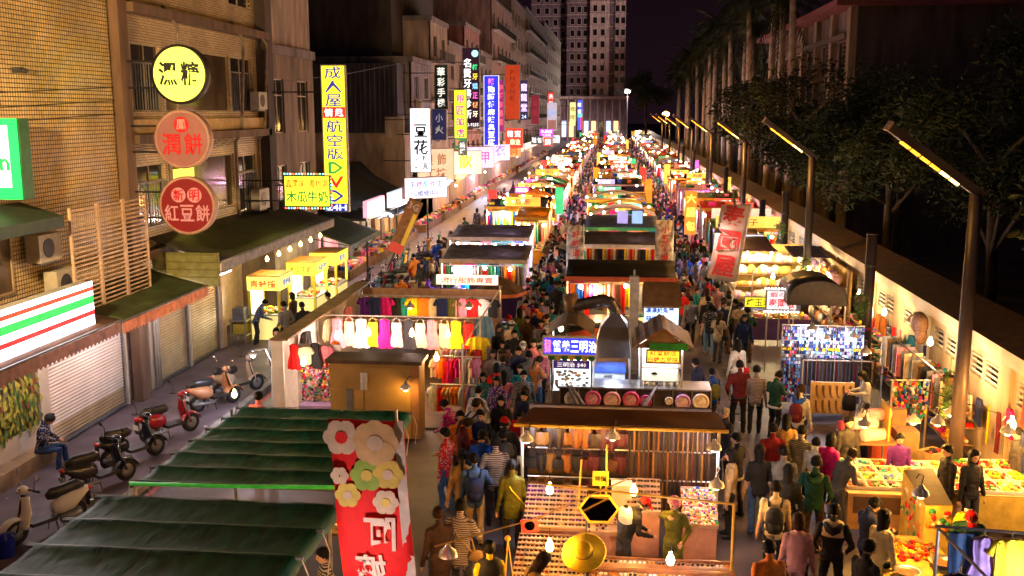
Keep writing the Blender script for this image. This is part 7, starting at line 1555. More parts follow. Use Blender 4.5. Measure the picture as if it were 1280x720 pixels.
# yellow drink kiosks on the pavement
def kiosk(label, x, y, w_, d, text, col=(.85, .75, .03), e=1.1, h=2.3):
    t = thing('drink_kiosk', label, 'kiosk', (x, y, .13)); ym = mat('kiosk_yellow', (.62, .5, .04), var=.15); MB().bb(-w_ / 2, w_ / 2, -d / 2, d / 2, h - .06, h).build('roof', mat('kiosk_roof', (.34, .2, .05), var=.3), t)
    fm2 = glow('kiosk_face_%g' % col[1], col, e * .6)
    MB().bb(-w_ / 2, w_ / 2, -d / 2 - .02, -d / 2, h - .5, h - .03).build('header', fm2, t); MB().bb(w_ / 2, w_ / 2 + .02, -d / 2, d / 2, h - .5, h - .03).build('header', fm2, t)
    letter(text, t, 0, h - .27, w_ * .8, .26, ink((.7, .06, .03), .6) if col[1] > .6 else ink(BLU, .6), y=-d / 2 - .035, bold=.04)
    o = letter(text, t, w_ / 2 + .035, h - .27, d * .6, .24, ink((.1, .15, .5), .5), bold=.04); o.rotation_euler = (R(90), 0, R(90))
    for sx in (-1, 1):
        for sy in (-1, 1): MB().box((sx * (w_ / 2 - .05), sy * (d / 2 - .05), h / 2 - .25), (.09, .09, h - .5)).build('post', ym, t)
    MB().bb(-w_ / 2 + .02, w_ / 2 - .02, -d / 2 + .02, d / 2 - .02, .05, .9).build('counter', glow('kiosk_front_glow', (.75, .6, .2), .35), t); MB().bb(-w_ / 2, w_ / 2, -d / 2, d / 2, .9, .95).build('worktop', steel, t)  # counter surface emits light itself, though it is no lamp
    MB().bb(-w_ / 2 + .04, -w_ / 2 + .07, -d / 2 + .1, d / 2 - .1, .95, h - .5).build('back_light', glow('kiosk_back', (.85, .85, .75), .8), t)
    heap(t, -w_ / 2 + .1, w_ / 2 - .1, -d / 2 + .1, d / 2 - .1, .95, 60, ['orange', 'red', 'green', 'yellow', 'white'], .1, int(y))
    lamp(t, (0, 0, h - .6), 40, (1, .9, .55), .1); return t
kiosk('yellow drink kiosk with blue lettering, first under the hanging bulbs', -11.9, 33.4, 1.15, 1.4, '青蛙撞', (.8, .78, .1)); kiosk('yellow drink kiosk with red lettering under the hanging bulbs', -11.6, 36.8, 1.1, 1.7, '木瓜牛奶'); kiosk('yellow drink kiosk at the end of the dark awning', -11.5, 39.4, 1.1, 1.7, '現打果汁')
for k in range(6): bulb((-11.9 + .1 * k, 33.2 + k * .95, 2.95 + .05 * k), 'bulb hanging over the drink kiosks, %s from the tan shutters' % ords[k], 26, TUNG, 'globe', .9, group='bulbs over the kiosks', r=.065)
fr_ = root('shop_shelf', 'steel kitchen shelf by the shutter corner', 'shelf'); MB().bb(-13.0, -12.4, 32.2, 32.9, .9, .95).bb(-13.0, -12.4, 32.2, 32.9, .4, .44).build('shelf', steel, fr_); posts(fr_, (-12.95, -12.45), (32.25, 32.85), 1.0, steel); MB().bb(-12.9, -12.5, 32.3, 32.8, .95, 1.35).build('oven', grey_metal, fr_); MB().bb(-12.9, -12.5, 32.3, 32.8, .45, .8).build('crate', mat('crate_yellow', (.6, .45, .05)), fr_)
# 3G slanting sign and mid shop fronts
t3 = thing('slanting_sign', 'tall leaning sign with pencil-yellow edges and round numerals on top', 'sign', (-9.25, 44, 2.9)); t3.rotation_euler = (0, R(24), 0)
MB().bb(-.33, .33, -.06, .06, -1.3, 1.3).build('board', mat('board_brown', (.28, .12, .04), var=.3), t3); MB().bb(.12, .3, -.075, -.062, -1.2, .7).build('stripe', ink((.6, .36, .03), .22), t3); MB().bb(-.3, .3, -.08, -.065, -1.3, -.85).build('stripe', ink((.5, .03, .02), .3), t3); letter('3G', t3, 0, 1.0, .5, .36, ink((.5, .36, .32), .12), y=-.08, bold=.05); MB().tube((0, .1, -2.2), (0, .1, .5), .04).build('pole', dark_metal, t3)
for k, (y0_, y1_, c, lc_, lb) in enumerate(((45, 49, (.6, .3, .4), PINKW, 'pink-lit phone shop front with posters under the black tarpaulin'), (50, 56, (.4, .45, .5), COOL, 'white-lit shop front behind the parked scooters'), (57, 62, (.5, .35, .2), TUNG, 'warm open shop front past the light boxes'), (64.5, 71, (.5, .4, .5), PINKW, 'pinkish shop front below the yellow-green sign'), (72, 79, (.5, .3, .12), WARM, 'orange restaurant front below the dental sign'), (80, 88, (.5, .25, .12), WARM, 'orange lit shop front below the blue sign'), (89, 98, (.4, .4, .5), COOL, 'cool-lit shop front past the red sign'), (99, 128, (.5, .4, .4), PINKW, 'row of lit shop fronts halfway down'), (130, 190, (.5, .4, .3), TUNG, 'far lit shop fronts down the street'))):
    t = root('open_shop', lb, 'shop'); X1 = -12.6
    MB().bb(-14.5, X1 - 1.2, y0_, y1_, .13, 3.0).build('interior', mat('interior_%d' % k, c, var=.4, scale=2), t); MB().bb(-13, X1 + 1.3, y0_, y1_, 3.0, 3.12).build('canopy', dark_metal, t); MB().bb(X1 + 1.1, X1 + 1.3, y0_ + .2, y1_ - .2, 3.13, 3.9).build('fascia', glow('fascia_%d' % k, tuple(min(.85, q * 1.4) for q in c), .4), t)
    for q in range(int((y1_ - y0_) / 2.2)): MB().bb(X1 - .9, X1 - .8, y0_ + q * 2.2, y0_ + .3 + q * 2.2, .13, 3).build('pillar', plC, t)
    heap(t, -13.7, -12.1, y0_ + .2, y1_ - .2, .6, 160, GOODS, .22, k + 70, 'shop_goods'); MB().bb(-13.6, -12.2, y0_ + .2, y1_ - .2, .13, .6).build('display_table', wood_m, t)
    lamp(t, (-12.2, (y0_ + y1_) / 2, 2.75), 140 if k < 6 else 320, lc_, .15); lamp(t, (-10.9, (y0_ + y1_) / 2 + 1.5, 2.9), 60 if k < 6 else 200, lc_, .15)
    MB().ball((-10.9, (y0_ + y1_) / 2 + 1.5, 2.9), .08, 8, 6).build('bulb', bulb_c if lc_[2] > .6 else bulb_w, t)

# ================================================================ scooters
tyre_m = mat('tyre', (.015, .015, .016), rough=.8); seat_m = mat('seat_vinyl', (.02, .02, .022), rough=.35); chrome = mat('chrome', (.7, .68, .66), rough=.12, metal=1, var=.05)
paint_m = obj_mat('scooter_paint', None, .22, var=.06, bump=0, spec=.6); tail_m = mat('tail_lens', (.45, .02, .02), rough=.15); plate_m = mat('plate_white', (.62, .62, .6))
SCM = {}
def scooter_parts(style):
    if style in SCM: return SCM[style]
    P = []
    for y in (.62, -.55):
        P.append(('wheel', MB().lathe([(.15, -.05), (.2, -.055), (.235, -.03), (.24, 0), (.235, .03), (.2, .055), (.15, .05)], 20, M=Matrix.Translation((0, y, .24)) @ Matrix.Rotation(R(90), 4, 'Y'), cap=False).mesh('wheel', tyre_m, True), 0))
        P.append(('rim', MB().lathe([(.0, -.02), (.06, -.03), (.15, -.045), (.15, .045), (.06, .03), (0, .02)], 14, M=Matrix.Translation((0, y, .24)) @ Matrix.Rotation(R(90), 4, 'Y')).mesh('rim', grey_metal, True), 1))
    cl = style == 'classic'
    P.append(('front_fender', MB().sheet([[(x * (.11 if cl else .08), .62 + math.sin(a) * .29, .24 + math.cos(a) * .29 - abs(x) * .03) for x in (-1, -.5, 0, .5, 1)] for a in [R(-75 + i * 17) for i in range(10)]], .012).mesh('front_fender', paint_m, True), 0))
    sh = []
    for i in range(9):
        v = i / 8; wd = (.20 if cl else .17) * (1 - .25 * v) * (.75 + .5 * math.sin(math.pi * min(1, v + .15))); y = .36 + .12 * (1 - v) * (1 if v < .5 else .6); z = .3 + .58 * v
        sh.append([(wd * x, y + .1 * math.cos(x * 1.5) + .02, z) for x in (-1, -.66, -.33, 0, .33, .66, 1)])
    P.append(('leg_shield', MB().sheet(sh, (0, -.03, 0)).mesh('leg_shield', paint_m, True), 0))
    P.append(('floorboard', MB().bb(-.16, .16, -.12, .38, .28, .35).mesh('floorboard', dark_metal), 0))
    sec = [(-.85, .06, .05, .66), (-.72, .12, .1, .62), (-.5, .19 if cl else .15, .19, .53), (-.28, .17, .19, .5), (-.12, .12, .13, .48)]
    mb = MB(); n = 12; vs = []; fs = []
    for y, rx, rz_, zc in sec:
        vs += [(rx * math.cos(2 * math.pi * k / n), y, zc + rz_ * math.sin(2 * math.pi * k / n)) for k in range(n)]
    for i in range(len(sec) - 1): fs += [(i * n + k, (i + 1) * n + k, (i + 1) * n + (k + 1) % n, i * n + (k + 1) % n) for k in range(n)]
    fs += [tuple(range(n)), tuple((len(sec) - 1) * n + k for k in range(n))[::-1]]
    P.append(('body', mb.add(vs, fs).mesh('body', paint_m, True), 0))
    P.append(('seat', MB().path([(0, -.76, .74), (0, -.6, .78), (0, -.3, .75), (0, -.1, .76), (0, .0, .72)], [.07, .13, .13, .12, .06], 10, 0, True, .5).mesh('seat', seat_m, True), 0))
    P.append(('steering_column', MB().path([(0, .62, .24), (0, .5, .6), (0, .4, .98)], [.03, .04, .05], 8).path([(-.045, .62, .24), (-.05, .55, .5)], .015, 6).path([(.045, .62, .24), (.05, .55, .5)], .015, 6).mesh('steering_column', dark_metal, True), 0))
    P.append(('handlebar', MB().path([(-.32, .3, 1.0), (-.15, .37, 1.02), (.15, .37, 1.02), (.32, .3, 1.0)], .018, 7).path([(-.34, .29, 1.0), (-.22, .34, 1.01)], .026, 7).path([(.34, .29, 1.0), (.22, .34, 1.01)], .026, 7).mesh('handlebar', dark_metal, True), 0))
    P.append(('head_cowl', MB().ball((0, .42, 1.0), (.13, .1, .085), 12, 8).mesh('head_cowl', paint_m, True), 0))
    P.append(('headlight', MB().ball((0, .5, 1.0), (.07, .04, .06), 12, 8).mesh('headlight', chrome, True), 0))
    for s in (-1, 1): P.append(('mirror', MB().path([(s * .24, .34, 1.02), (s * .3, .36, 1.2), (s * .36, .34, 1.26)], .009, 5).ball((s * .38, .33, 1.28), (.065, .018, .045), 10, 6).mesh('mirror', dark_metal if not cl else chrome, True), 0))
    P.append(('tail_light', MB().ball((0, -.85, .66), (.09, .05, .05), 10, 6).mesh('tail_light', tail_m, True), 0))
    P.append(('number_plate', MB().box((0, -.88, .47), (.2, .012, .12), M=Matrix.Identity(4)).mesh('number_plate', plate_m), 0))
    P.append(('rear_mudguard', MB().box((0, -.84, .45), (.14, .03, .3)).mesh('rear_mudguard', dark_metal), 0))
    P.append(('exhaust', MB().path([(.13, -.1, .22), (.16, -.45, .25), (.17, -.8, .3)], [.03, .05, .055], 9).mesh('exhaust', grey_metal, True), 0))
    P.append(('engine_cover', MB().path([(-.12, -.2, .26), (-.13, -.58, .26)], [.08, .1], 9).mesh('engine_cover', grey_metal, True), 0))
    P.append(('stand', MB().path([(-.12, -.1, .25), (-.2, -.1, .01)], .012, 5).path([(.12, -.1, .25), (.2, -.1, .01)], .012, 5).mesh('stand', dark_metal), 0))
    SCM[style] = P; return P
def scooter(label, x, y, rz, col, style='sport', z=.13, group='scooters parked along the kerb'):
    t = thing('parked_scooter', label, 'scooter', (x, y, z), R(rz), group); last = None
    for n, me, lvl in scooter_parts(style):
        o = obj(n, me, last if lvl else t, col=CN[col] if isinstance(col, str) else col)
        if not lvl: last = o
    return t
sv = scooter('cream classic scooter with round fender, nearest on the pavement', -10.5, 16.75, 150, (.85, .78, .68), 'classic')
scooter('black and cream scooter with white number plate behind the cream one', -10.65, 19.0, -28, 'charcoal'); letter('712-JEP', bpy.data.objects['parked_scooter.001'], 0, .47, .17, .06, ink((.05, .2, .2)), y=-.89)
scooter('black scooter with pale side panel before the red one', -10.75, 20.6, -30, 'black')
scooter('dark red scooter with white plate on the pavement', -10.7, 22.4, -32, (.3, .012, .02))
scooter('orange-tan scooter with round headlight before the metal door', -10.55, 24.9, -30, (.5, .24, .12), 'classic')
scooter('beige scooter beside the orange-tan one', -10.4, 26.2, -35, (.4, .3, .22))
rr = random.Random(91)
cs_ = ['black', 'white', 'red', 'navy', 'grey', 'teal', 'yellow', 'charcoal', 'purple', 'light blue', 'dark red', 'orange', 'cream', 'green']
for k in range(14): scooter('%s scooter in the crowded row beyond the slanting sign, %s along' % (cs_[k], ords[k]), -10.2 + rr.uniform(-.3, .3) + .05 * k, 43.5 + k * .95, 95 + rr.uniform(-12, 12), cs_[k], 'classic' if k % 3 == 0 else 'sport', 0, 'scooters in the crowded row')
for k in range(6): scooter('%s scooter parked outside the drink kiosks, %s along' % (cs_[k + 5], ords[k]), -9.4 + rr.uniform(-.1, .1), 36.5 + k * 1.0, 80 + rr.uniform(-12, 12), cs_[k + 5], 'sport', 0, 'scooters outside the kiosks')
# plastic pail, cones, cartons and the bent lamp on the pavement
bk = thing('blue_bucket', 'blue plastic bucket at the edge of the pavement', 'bucket', (-10.72, 15.75, 0.13)); MB().lathe([(.14, 0), (.19, .36), (.205, .37), (.17, .35), (.12, .02), (0, .02)], 18).build('pail', mat('pail_blue', (.02, .04, .45), rough=.3), bk, True); MB().path([(-.19, 0, .36), (0, .12, .42), (.19, 0, .36)], .008, 5).build('handle', grey_metal, bk)
sl = thing('standing_lamp', 'bent white lamp standing between the scooters and the tarpaulin', 'lamp', (-8.75, 24.3, 0)); MB().path([(0, 0, 0), (.05, 0, 1.6), (-.1, 0, 1.95), (-.4, 0, 1.9)], .02, 6).build('stem', pipe_m, sl); MB().lathe([(.12, 0), (.1, .06), (.03, .1)], 12, M=Matrix.Translation((-.45, 0, 1.78)), cap=False).build('shade', steel, sl); MB().ball((-.45, 0, 1.78), .07, 8, 6).build('bulb', bulb_c, sl); lamp(sl, (-.45, 0, 1.7), 60, COOL, .09)
bulb((-8.35, 20.8, 1.75), 'orange bulb at the corner of the green tarpaulin', 20, WARM, r=.06)
for k in range(5):
    c = thing('goods_carton', 'brown carton stacked outside the phone shop, %s along' % ords[k], 'carton', (-8.6 + .2 * (k % 2), 41 + k * .9, 0), rr.random()); MB().bb(-.3, .3, -.25, .25, 0, .4 + .1 * (k % 3)).build('box', mat('carton', (.4, .27, .14), var=.2), c); MB().bb(-.31, .31, -.04, .04, .4 + .1 * (k % 3), .405 + .1 * (k % 3)).build('tape', mat('tape', (.5, .4, .25)), c)

# ================================================================ who is there
P_ = person
P_((-12.62, 20.1), 'seated man in dark blue jacket and jeans looking at his phone on the step', 'navy', 'denim', 'sit', -80, hair='beanie', hcol='charcoal', shoe='white', z=.07, acc=())
P_((-7.89, 20.99, 1.6), 'person in pale pink shirt seen from behind near the bent white lamp', 'pink', 'charcoal', 'stand', -20)
P_((-9.74, 27.67, 1.7), 'woman in white shirt and dark skirt at the kiosks', 'white', 'charcoal', 'stand', 200, True, 'bob', skirt=True)
P_((-9.34, 27.71, 1.7), 'man in black jacket beside the white-shirted woman at the kiosks', 'black', 'black', 'phone', 150)
P_((-10.68, 31.29, 1.75), 'broad man in black sweater ordering at the first drink kiosk', 'black', 'black', 'pocket', 60, h=1.78); P_((-10.19, 31.62, 1.75), 'man in black coat ordering at the first drink kiosk', 'black', 'charcoal', 'stand', 50, coat=.1); P_((-11.07, 33.33, 1.75), 'person in brown sweater squeezed between two black-clad men', 'dark brown', 'black', 'stand', 80, True, 'bob'); P_((-9.44, 30.08, 1.75), 'slim person in maroon jacket beside the kiosk group', 'maroon', 'black', 'pocket', 70)
P_((-9.81, 33.45, 1.75), 'man in grey shirt with folded arms by the second kiosk', 'grey', 'charcoal', 'fold', 100); P_((-12.09, 32.31, 1.75), 'kiosk worker in blue shirt behind the first kiosk', 'denim', 'charcoal', 'reach', -60)
P_((-9.09, 34.39, 1.3), 'person in dark coat and brimmed hat leaning by the road', 'black', 'charcoal', 'reach', 100, hair='cap', hcol='tan')
# walkers' aisle beside the clothes stall
P_((-3.21, 18.85, 1.6), 'man in red shirt and jeans standing by the tarpaulins', 'red', 'denim', 'hold', 70)
P_((-3.12, 20.08, 1.6), 'woman in orange top behind the red-shirted man', 'orange', 'charcoal', 'stand', 190, True, 'bob'); P_((-2.7, 20.24, 1.6), 'woman in dark floral blouse walking toward the viewpoint', 'navy', 'charcoal', 'walk', 180, True, 'pony')
P_((-3.33, 20.97, 1.5), 'person in pink sweater at the garments of the side rail', 'magenta', 'navy', 'reach', 60, True, 'short'); P_((-2.37, 21.35, 1.6), 'woman in black sweater walking beside the clothes stall', 'black', 'denim', 'walkb', 175, True, 'long')
P_((-2.64, 22.93, 1.6), 'woman in purple top with white bag', 'purple', 'black', 'stand', 160, True, 'bob', acc=('shoulder_bag:white',)); P_((-3.08, 25.61, 1.6), 'woman in white and navy top by the yellow shirt', 'white', 'navy', 'stand', 190, True, 'long'); P_((-2.43, 26.04, 1.6), 'man in dark blue sweater in the aisle by the yellow shirt', 'navy', 'charcoal', 'walk', 185)
P_((-3.31, 28.77, 1.6), 'woman in black with long hair at the corner of the clothes stall', 'black', 'black', 'stand', 230, True, 'long', hcol='brown'); P_((-2.75, 28.18, 1.6), 'man in black jacket beside the long-haired woman', 'black', 'denim', 'walkb', 185); P_((-2.06, 23.58, 1.6), 'man in black coat and glasses in the walkers aisle', 'black', 'charcoal', 'walk', 180, coat=.15)
P_((-2.09, 27.02, 1.6), 'woman in pink dress beside the food carts', 'pink', 'cream', 'walkb', 180, True, 'bob', skirt=True); P_((-2.08, 29.69, 1.6), 'woman with red scarf walking past the sandwich cart', 'charcoal', 'maroon', 'walk', 190, True, 'bob', acc=('scarf:red',))
P_((-2.44, 17.4, 1.6), 'man in blue jacket with tan trousers carrying a bag', 'denim', 'beige', 'hold', 10, acc=('backpack:navy',)); P_((-2.69, 17.55, 1.6), 'woman in checked brown top beside the man in blue', 'tan', 'charcoal', 'walk', 5, True, 'pony')
P_((-2.04, 18.82, 1.6), 'man in black with white sleeves walking away', 'black', 'navy', 'walk', 15, acc=('yoke:charcoal',)); P_((-1.71, 17.12, 1.62), 'woman in olive coat with yellow shoulder bag', 'olive', 'charcoal', 'stand', 10, True, 'short', acc=('shoulder_bag:yellow',), coat=.15)
P_((-2.66, 14.84, 1.62), 'woman with brown hair bun in dark coat at the bottom of the aisle', 'dark brown', 'charcoal', 'stand', 25, True, 'bun', 'brown', coat=.2); P_((-2.35, 15.03, 1.66), 'man in brown coat with tan bag at the bottom of the aisle', 'brown', 'charcoal', 'hold', 350, acc=('shoulder_bag:tan',), coat=.1, h=1.76); P_((-1.7, 13.65, 1.6), 'person in padded yellow vest and hairband under the wire lamp', 'yellow', 'charcoal', 'stand', 20, True, 'bun', acc=('yoke:black',)); P_((-1.2, 13.39, 1.62), 'shopper in tan fur jacket leaning over the near sunglasses tray', 'tan', 'dark brown', 'reach', -60, True, 'long', 'brown')
P_((-4.05, 13.22, 1.5), 'stall keeper in black behind the banner', 'black', 'charcoal', 'stand', 120); P_((-2.48, 18.86, 1.62), 'man with black cap and blue shirt in the thick of the aisle', 'blue', 'charcoal', 'walkb', 185, hair='cap', hcol='black')
# sellers of the accessory stall
P_((0.33, 16.01, 1.35), 'seller in black jacket and red cap behind the sunglasses', 'black', 'charcoal', 'reach', -80, hair='cap', hcol='red', h=1.6, acc=('yoke:white',)); P_((1.15, 15.99, 1.45), 'seller in olive jumper and patterned headscarf holding her chin', 'olive', 'olive', 'chin', 165, True, 'hood', 'pink', h=1.6)
P_((0.78, 24.02, 1.6), 'cook in red jacket and face mask behind the food counter', 'red', 'charcoal', 'reach', 260, True, 'short', acc=('mask:white',))
# wall-side aisle
P_((3.33, 32.77, 1.6), 'woman in black shirt and pale jeans walking away past the food carts', 'black', 'light blue', 'walk', 0, True, 'bob', ss=True, shoe='tan'); P_((4.12, 34.43, 1.6), 'man in grey and black sweater walking away past the food carts', 'grey', 'black', 'walkb', 355, acc=('yoke:charcoal',)); P_((3.49, 35.61, 1.6), 'woman in white top with tan bag in front of the booth', 'cream', 'beige', 'stand', 10, True, 'long', 'brown'); P_((3.96, 36.65, 1.6), 'person in pink shirt in the wall-side aisle', 'pink', 'navy', 'stand', 350)
P_((4.1, 47.1, 1.6), 'man in black suit walking away near the leaning banner', 'black', 'black', 'walk', 5, coat=.1); P_((4.36, 45.51, 1.6), 'woman in red jacket walking near the leaning banner', 'red', 'black', 'walkb', 350, True, 'long')
P_((3.59, 27.39, 1.6), 'woman in long white coat with long dark hair', 'white', 'white', 'stand', 20, True, 'long', coat=.35, acc=('shoulder_bag:red',)); P_((2.28, 25.12, 1.6), 'man in dark blue padded jacket at the food counter', 'navy', 'charcoal', 'pocket', 60); P_((2.65, 24.92, 1.45), 'boy in blue sweater with patterned backpack', 'blue', 'charcoal', 'stand', 20, h=1.5, acc=('backpack:olive',))
P_((3.29, 24.59, 1.68), 'man in dark brown leather jacket seen from behind', 'maroon', 'black', 'pocket', 5, h=1.8, acc=('hem:black',)); P_((3.69, 24.54, 1.62), 'man in brown jacket beside the leather-jacketed man', 'brown', 'black', 'stand', 350); P_((4.1, 24.12, 1.62), 'man in dark green jacket turning toward the stockings', 'dark green', 'black', 'phone', 310, acc=('hem:white',))
P_((4.45, 22.85, 1.55), 'woman in white and blue hooded jacket with maroon backpack', 'white', 'navy', 'stand', 330, True, 'pony', 'brown', acc=('backpack:maroon', 'hoodie:blue')); P_((2.54, 20.88, 1.6), 'grey-haired man in dark jacket beside the plank roof', 'charcoal', 'navy', 'stand', 120, hair='bald', hcol='grey')
P_((2.57, 19.12, 1.62), 'man in black T-shirt with orange print beside the accessory stall', 'black', 'black', 'hold', 60, acc=('hem:white',)); P_((2.36, 18.15, 1.5), 'woman in tan coat looking at the belts', 'beige', 'black', 'stand', 80, True, 'bob', coat=.25); P_((2.9, 18.4, 1.62), 'woman in black T-shirt and blue jeans with long hair', 'black', 'denim', 'stand', 5, True, 'long', ss=True)
P_((3.34, 18.39, 1.64), 'man in grey T-shirt among the shoppers', 'grey', 'charcoal', 'stand', 350, ss=True); P_((3.25, 17.38, 1.6), 'woman in black dress with long hair behind the man in grey', 'black', 'black', 'stand', 340, True, 'long', skirt=True); P_((3.79, 17.69, 1.66), 'broad man in dark green padded jacket', 'dark green', 'dark brown', 'pocket', 340, h=1.76, acc=('hoodie:dark green',)); P_((2.9, 16.53, 1.62), 'man in beige vest with black shoulder straps', 'cream', 'black', 'stand', 350, acc=('backpack:black',), ss=True)
P_((3.03, 15.14, 1.6), 'woman in pale pink sweater with brown hair seen from behind', 'pink', 'charcoal', 'stand', 355, True, 'bob', 'brown'); P_((3.67, 15.58, 1.64), 'man in black hoodie with cream shoulders', 'black', 'black', 'pocket', 345, acc=('hoodie:black', 'yoke:cream')); P_((4.32, 16.01, 1.6), 'man in navy jacket bending to the snack counter', 'navy', 'black', 'phone', 285); P_((4.39, 15.43, 1.6), 'woman in yellow jumper with very long black hair', 'yellow', 'black', 'stand', 300, True, 'long')
P_((3.83, 14.15, 1.6), 'man in black shirt at the near end of the snack counter', 'black', 'black', 'stand', 300, h=1.75); P_((2.42, 14.06, 1.55), 'person in orange jacket at the bottom of the wall-side aisle', 'orange', 'charcoal', 'stand', 10, hair='short'); P_((4.37, 18.49, 1.5), 'woman in striped grey top bending over the trinkets', 'dark grey', 'charcoal', 'reach', 300, True, 'bun', 'brown')
P_((4.14, 19.44, 1.6), 'boy in white shirt beside the trinket table', 'white', 'navy', 'stand', 330, h=1.55); P_((4.37, 19.26, 1.6), 'woman in magenta jacket beside the trinket table', 'magenta', 'black', 'stand', 310, True, 'bob'); P_((5, 20.5, 1.62), 'man in dark suit jacket behind the trinket table', 'charcoal', 'black', 'stand', 200); P_((3.36, 19.76, 1.6), 'person in dark red jacket in the middle of the aisle', 'dark red', 'black', 'walk', 0); P_((3.73, 20.43, 1.6), 'woman in tan jacket passing the stocking board', 'tan', 'black', 'walkb', 350, True, 'long'); P_((3.91, 19.71, 1.6), 'man in olive parka before the trinket table', 'olive', 'black', 'stand', 330, coat=.15)
P_((6.34, 24.43, 1.68), 'woman in white checked coat reading beside the thick post', 'white', 'charcoal', 'phone', 90, True, 'long', coat=.3)
P_((6.5, 18.82, 1.6), 'seller in black beside the nearest lamp post, towards the trinkets', 'black', 'black', 'stand', 100); P_((6.85, 18.59, 1.6), 'woman in black with long hair behind the nearest lamp post', 'black', 'charcoal', 'stand', 200, True, 'long'); P_((5.93, 16.12, 1.62), 'seller in green apron, red cap and face mask behind the snack counter', 'dark green', 'charcoal', 'reach', 170, hair='cap', hcol='red', acc=('mask:white', 'yoke:yellow')); P_((5.94, 20.07, 1.5), 'seller crouching by the red baskets', 'purple', 'charcoal', 'stand', 180, h=1.5)
P_((8.24, 20, 1.6), 'person in dark jacket by the candied fruit', 'charcoal', 'black', 'stand', 90)
# ---- the rest of the crowd
rr = random.Random(123); used = [(o.location.x, o.location.y) for o in PEOPLE]; LBL = {}
cw = ['black', 'black', 'charcoal', 'navy', 'dark grey', 'dark brown', 'brown', 'maroon', 'red', 'white', 'grey', 'beige', 'olive', 'purple', 'pink', 'blue', 'dark green', 'teal', 'orange', 'cream']
BIG = [(53, 'past the scarf stall'), (44, 'by the scarf stall'), (36, 'by the tarp stall'), (30, 'past the food carts'), (24, 'by the food carts'), (0, 'by the tarpaulins')]
def fill(n, xf, y0, y1, aisle, minD=.5, toward=.5, face=None):
    c = 0; tries = 0
    while c < n and tries < n * 60:
        tries += 1; u = rr.random(); y = y0 + (y1 - y0) * u; a, b = xf(y); x = rr.uniform(a, b)
        if any(abs(x - q[0]) < minD and abs(y - q[1]) < minD * 1.15 for q in used): continue
        used.append((x, y)); c += 1
        top = rr.choice(cw); bot = rr.choice(('black', 'charcoal', 'navy', 'denim', 'dark grey', 'brown')); fem = rr.random() < .5; tw = rr.random() < toward
        hr = rr.choice(('long', 'bob', 'pony', 'long')) if fem else rr.choice(('short', 'short', 'short', 'cap')); z = next(t for q, t in BIG if y >= q)
        if y > 52: lb = 'small %s-clad figure in the %s crowd, %s' % (top.replace('dark ', 'dark-'), aisle, z)
        else: lb = '%s walker in %s top %s the %s %s' % ('long-haired' if hr in ('long', 'pony', 'bob') else 'capped' if hr == 'cap' else 'short-haired', top.replace('dark ', 'dark-'), 'up' if tw else 'down', aisle, z)
        k = LBL.get(lb, 0); LBL[lb] = k + 1
        if k and y <= 52: lb = lb.replace(' top', ' top, %s such,' % ords[k])
        lb = ' '.join(lb.split()[:16])
        P_((x, y), lb, top, bot, rr.choice(('walk', 'walkb', 'stand', 'pocket', 'hold', 'phone', 'chin', 'walk')) if y < 60 else rr.choice(('walk', 'stand')), (180 if tw else 0) + rr.gauss(0, 40), fem, hr, rr.choice(('black', 'black', 'brown')) if hr != 'cap' else rr.choice(('black', 'red', 'white')), group='crowd in the %s' % aisle, h=rr.uniform(1.55, 1.78), acc=((rr.choice(('backpack', 'shoulder_bag')) + ':' + rr.choice(('black', 'tan', 'red', 'navy', 'white')),) if rr.random() < .3 and y < 55 else ()))
fill(76, lambda y: (-3.15, -1.75), 24.5, 52, 'walkers aisle', .38, .6)
fill(14, lambda y: (-3.1, -1.8), 17, 25, 'walkers aisle', .4, .5)
fill(46, lambda y: (2.6, 4.5), 31, 52, 'wall-side aisle', .4, .35)
fill(28, lambda y: (-3.2, -1.7), 52, 74, 'walkers aisle', .5); fill(28, lambda y: (2.6, 4.6), 52, 74, 'wall-side aisle', .5)
fill(26, lambda y: (-8.8, -7.0), 36, 58, 'road beside the shops', .6, .5)
fill(8, lambda y: (-9.0, -7.4), 58, 74, 'road beside the shops', .6)
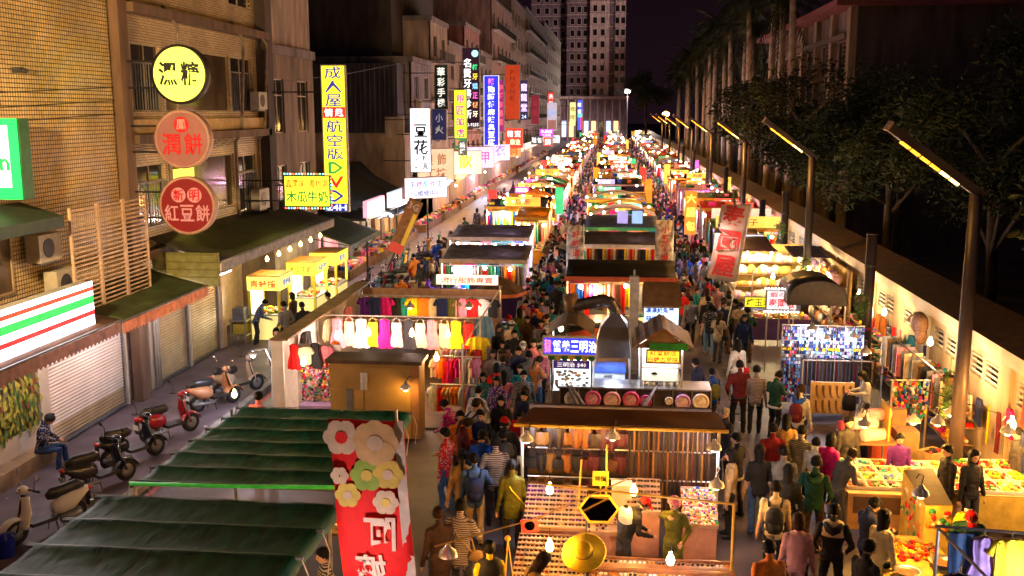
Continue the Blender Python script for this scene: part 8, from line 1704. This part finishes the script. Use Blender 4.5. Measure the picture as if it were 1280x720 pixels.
# people too far to tell apart
mb = MB(); rr = random.Random(5); cc_ = ['black', 'charcoal', 'navy', 'brown', 'red', 'white', 'purple', 'beige']
for k in range(900):
    a, b = rr.choice(((-3.3, -1.6), (2.5, 4.7), (2.5, 4.7), (-3.3, -1.6), (-9.2, -7.2))); y = 71 + 180 * rr.random() ** 1.4; x = rr.uniform(a, b); h = rr.uniform(1.55, 1.78); mi = rr.randrange(8)
    mb.path([(x, y, h * .5), (x, y, h * .68), (x, y, h * .84)], [.15, .17, .1], 6, mi, True, .7); mb.ball((x, y, h * .93), (.09, .1, .12), 6, 5, 8 if rr.random() < .7 else 9)
    for s in (-1, 1): mb.path([(x + s * .08, y, h * .52), (x + s * .1, y + rr.uniform(-.2, .2), .0)], [.09, .06], 5, rr.choice((0, 1, 2)))
tag(mb.build('distant_crowd', [mat('crowd_%s' % c, CN[c], var=.2) for c in cc_] + [mat('crowd_hair', HC['black']), skin_m]), 'dense crowd of tiny figures filling the far aisles', 'crowd', kind='stuff')
# overhead wires and lamp wire in front
for (a, b, lb) in (((-2.4, 13.0, 1.95), (.3, 15.2, 2.2), 'thin yellow wire holding the orange lamp over the walkers'), ((5.2, 24, 2.35), (8.0, 20.5, 1.9), 'thin wire strung over the plush cushions'), ((-13, 36.2, 9.0), (-13, 62, 11), 'power cable sagging between the houses')):
    m_ = (Vector(a) + Vector(b)) / 2 - Vector((0, 0, .12)); tag(MB().path([a, m_, b], .012, 5).build('overhead_wire', pipe_y if a[1] < 14 else dark_metal), lb, 'wire')
bulb((-2.24, 13.19, 1.75), 'orange lamp hanging from the yellow wire over the walkers', 30, WARM, 'clip_lamp', r=.06)
tp = thing('wire_tripod', 'thin wire tripod with a ball top beside the walkers', 'tripod', (-1.5, 14.32, 0.9)); tp.location.z = 0
for a in (0, 2.1, 4.2): MB().tube((math.cos(a) * .2, math.sin(a) * .2, 0), (0, 0, 1.5), .01, n=5).build('leg', pipe_y, tp)
MB().ball((0, 0, 1.52), .05, 8, 6).build('ball', pipe_y, tp)

bpy.data.scenes.remove(BENCH)
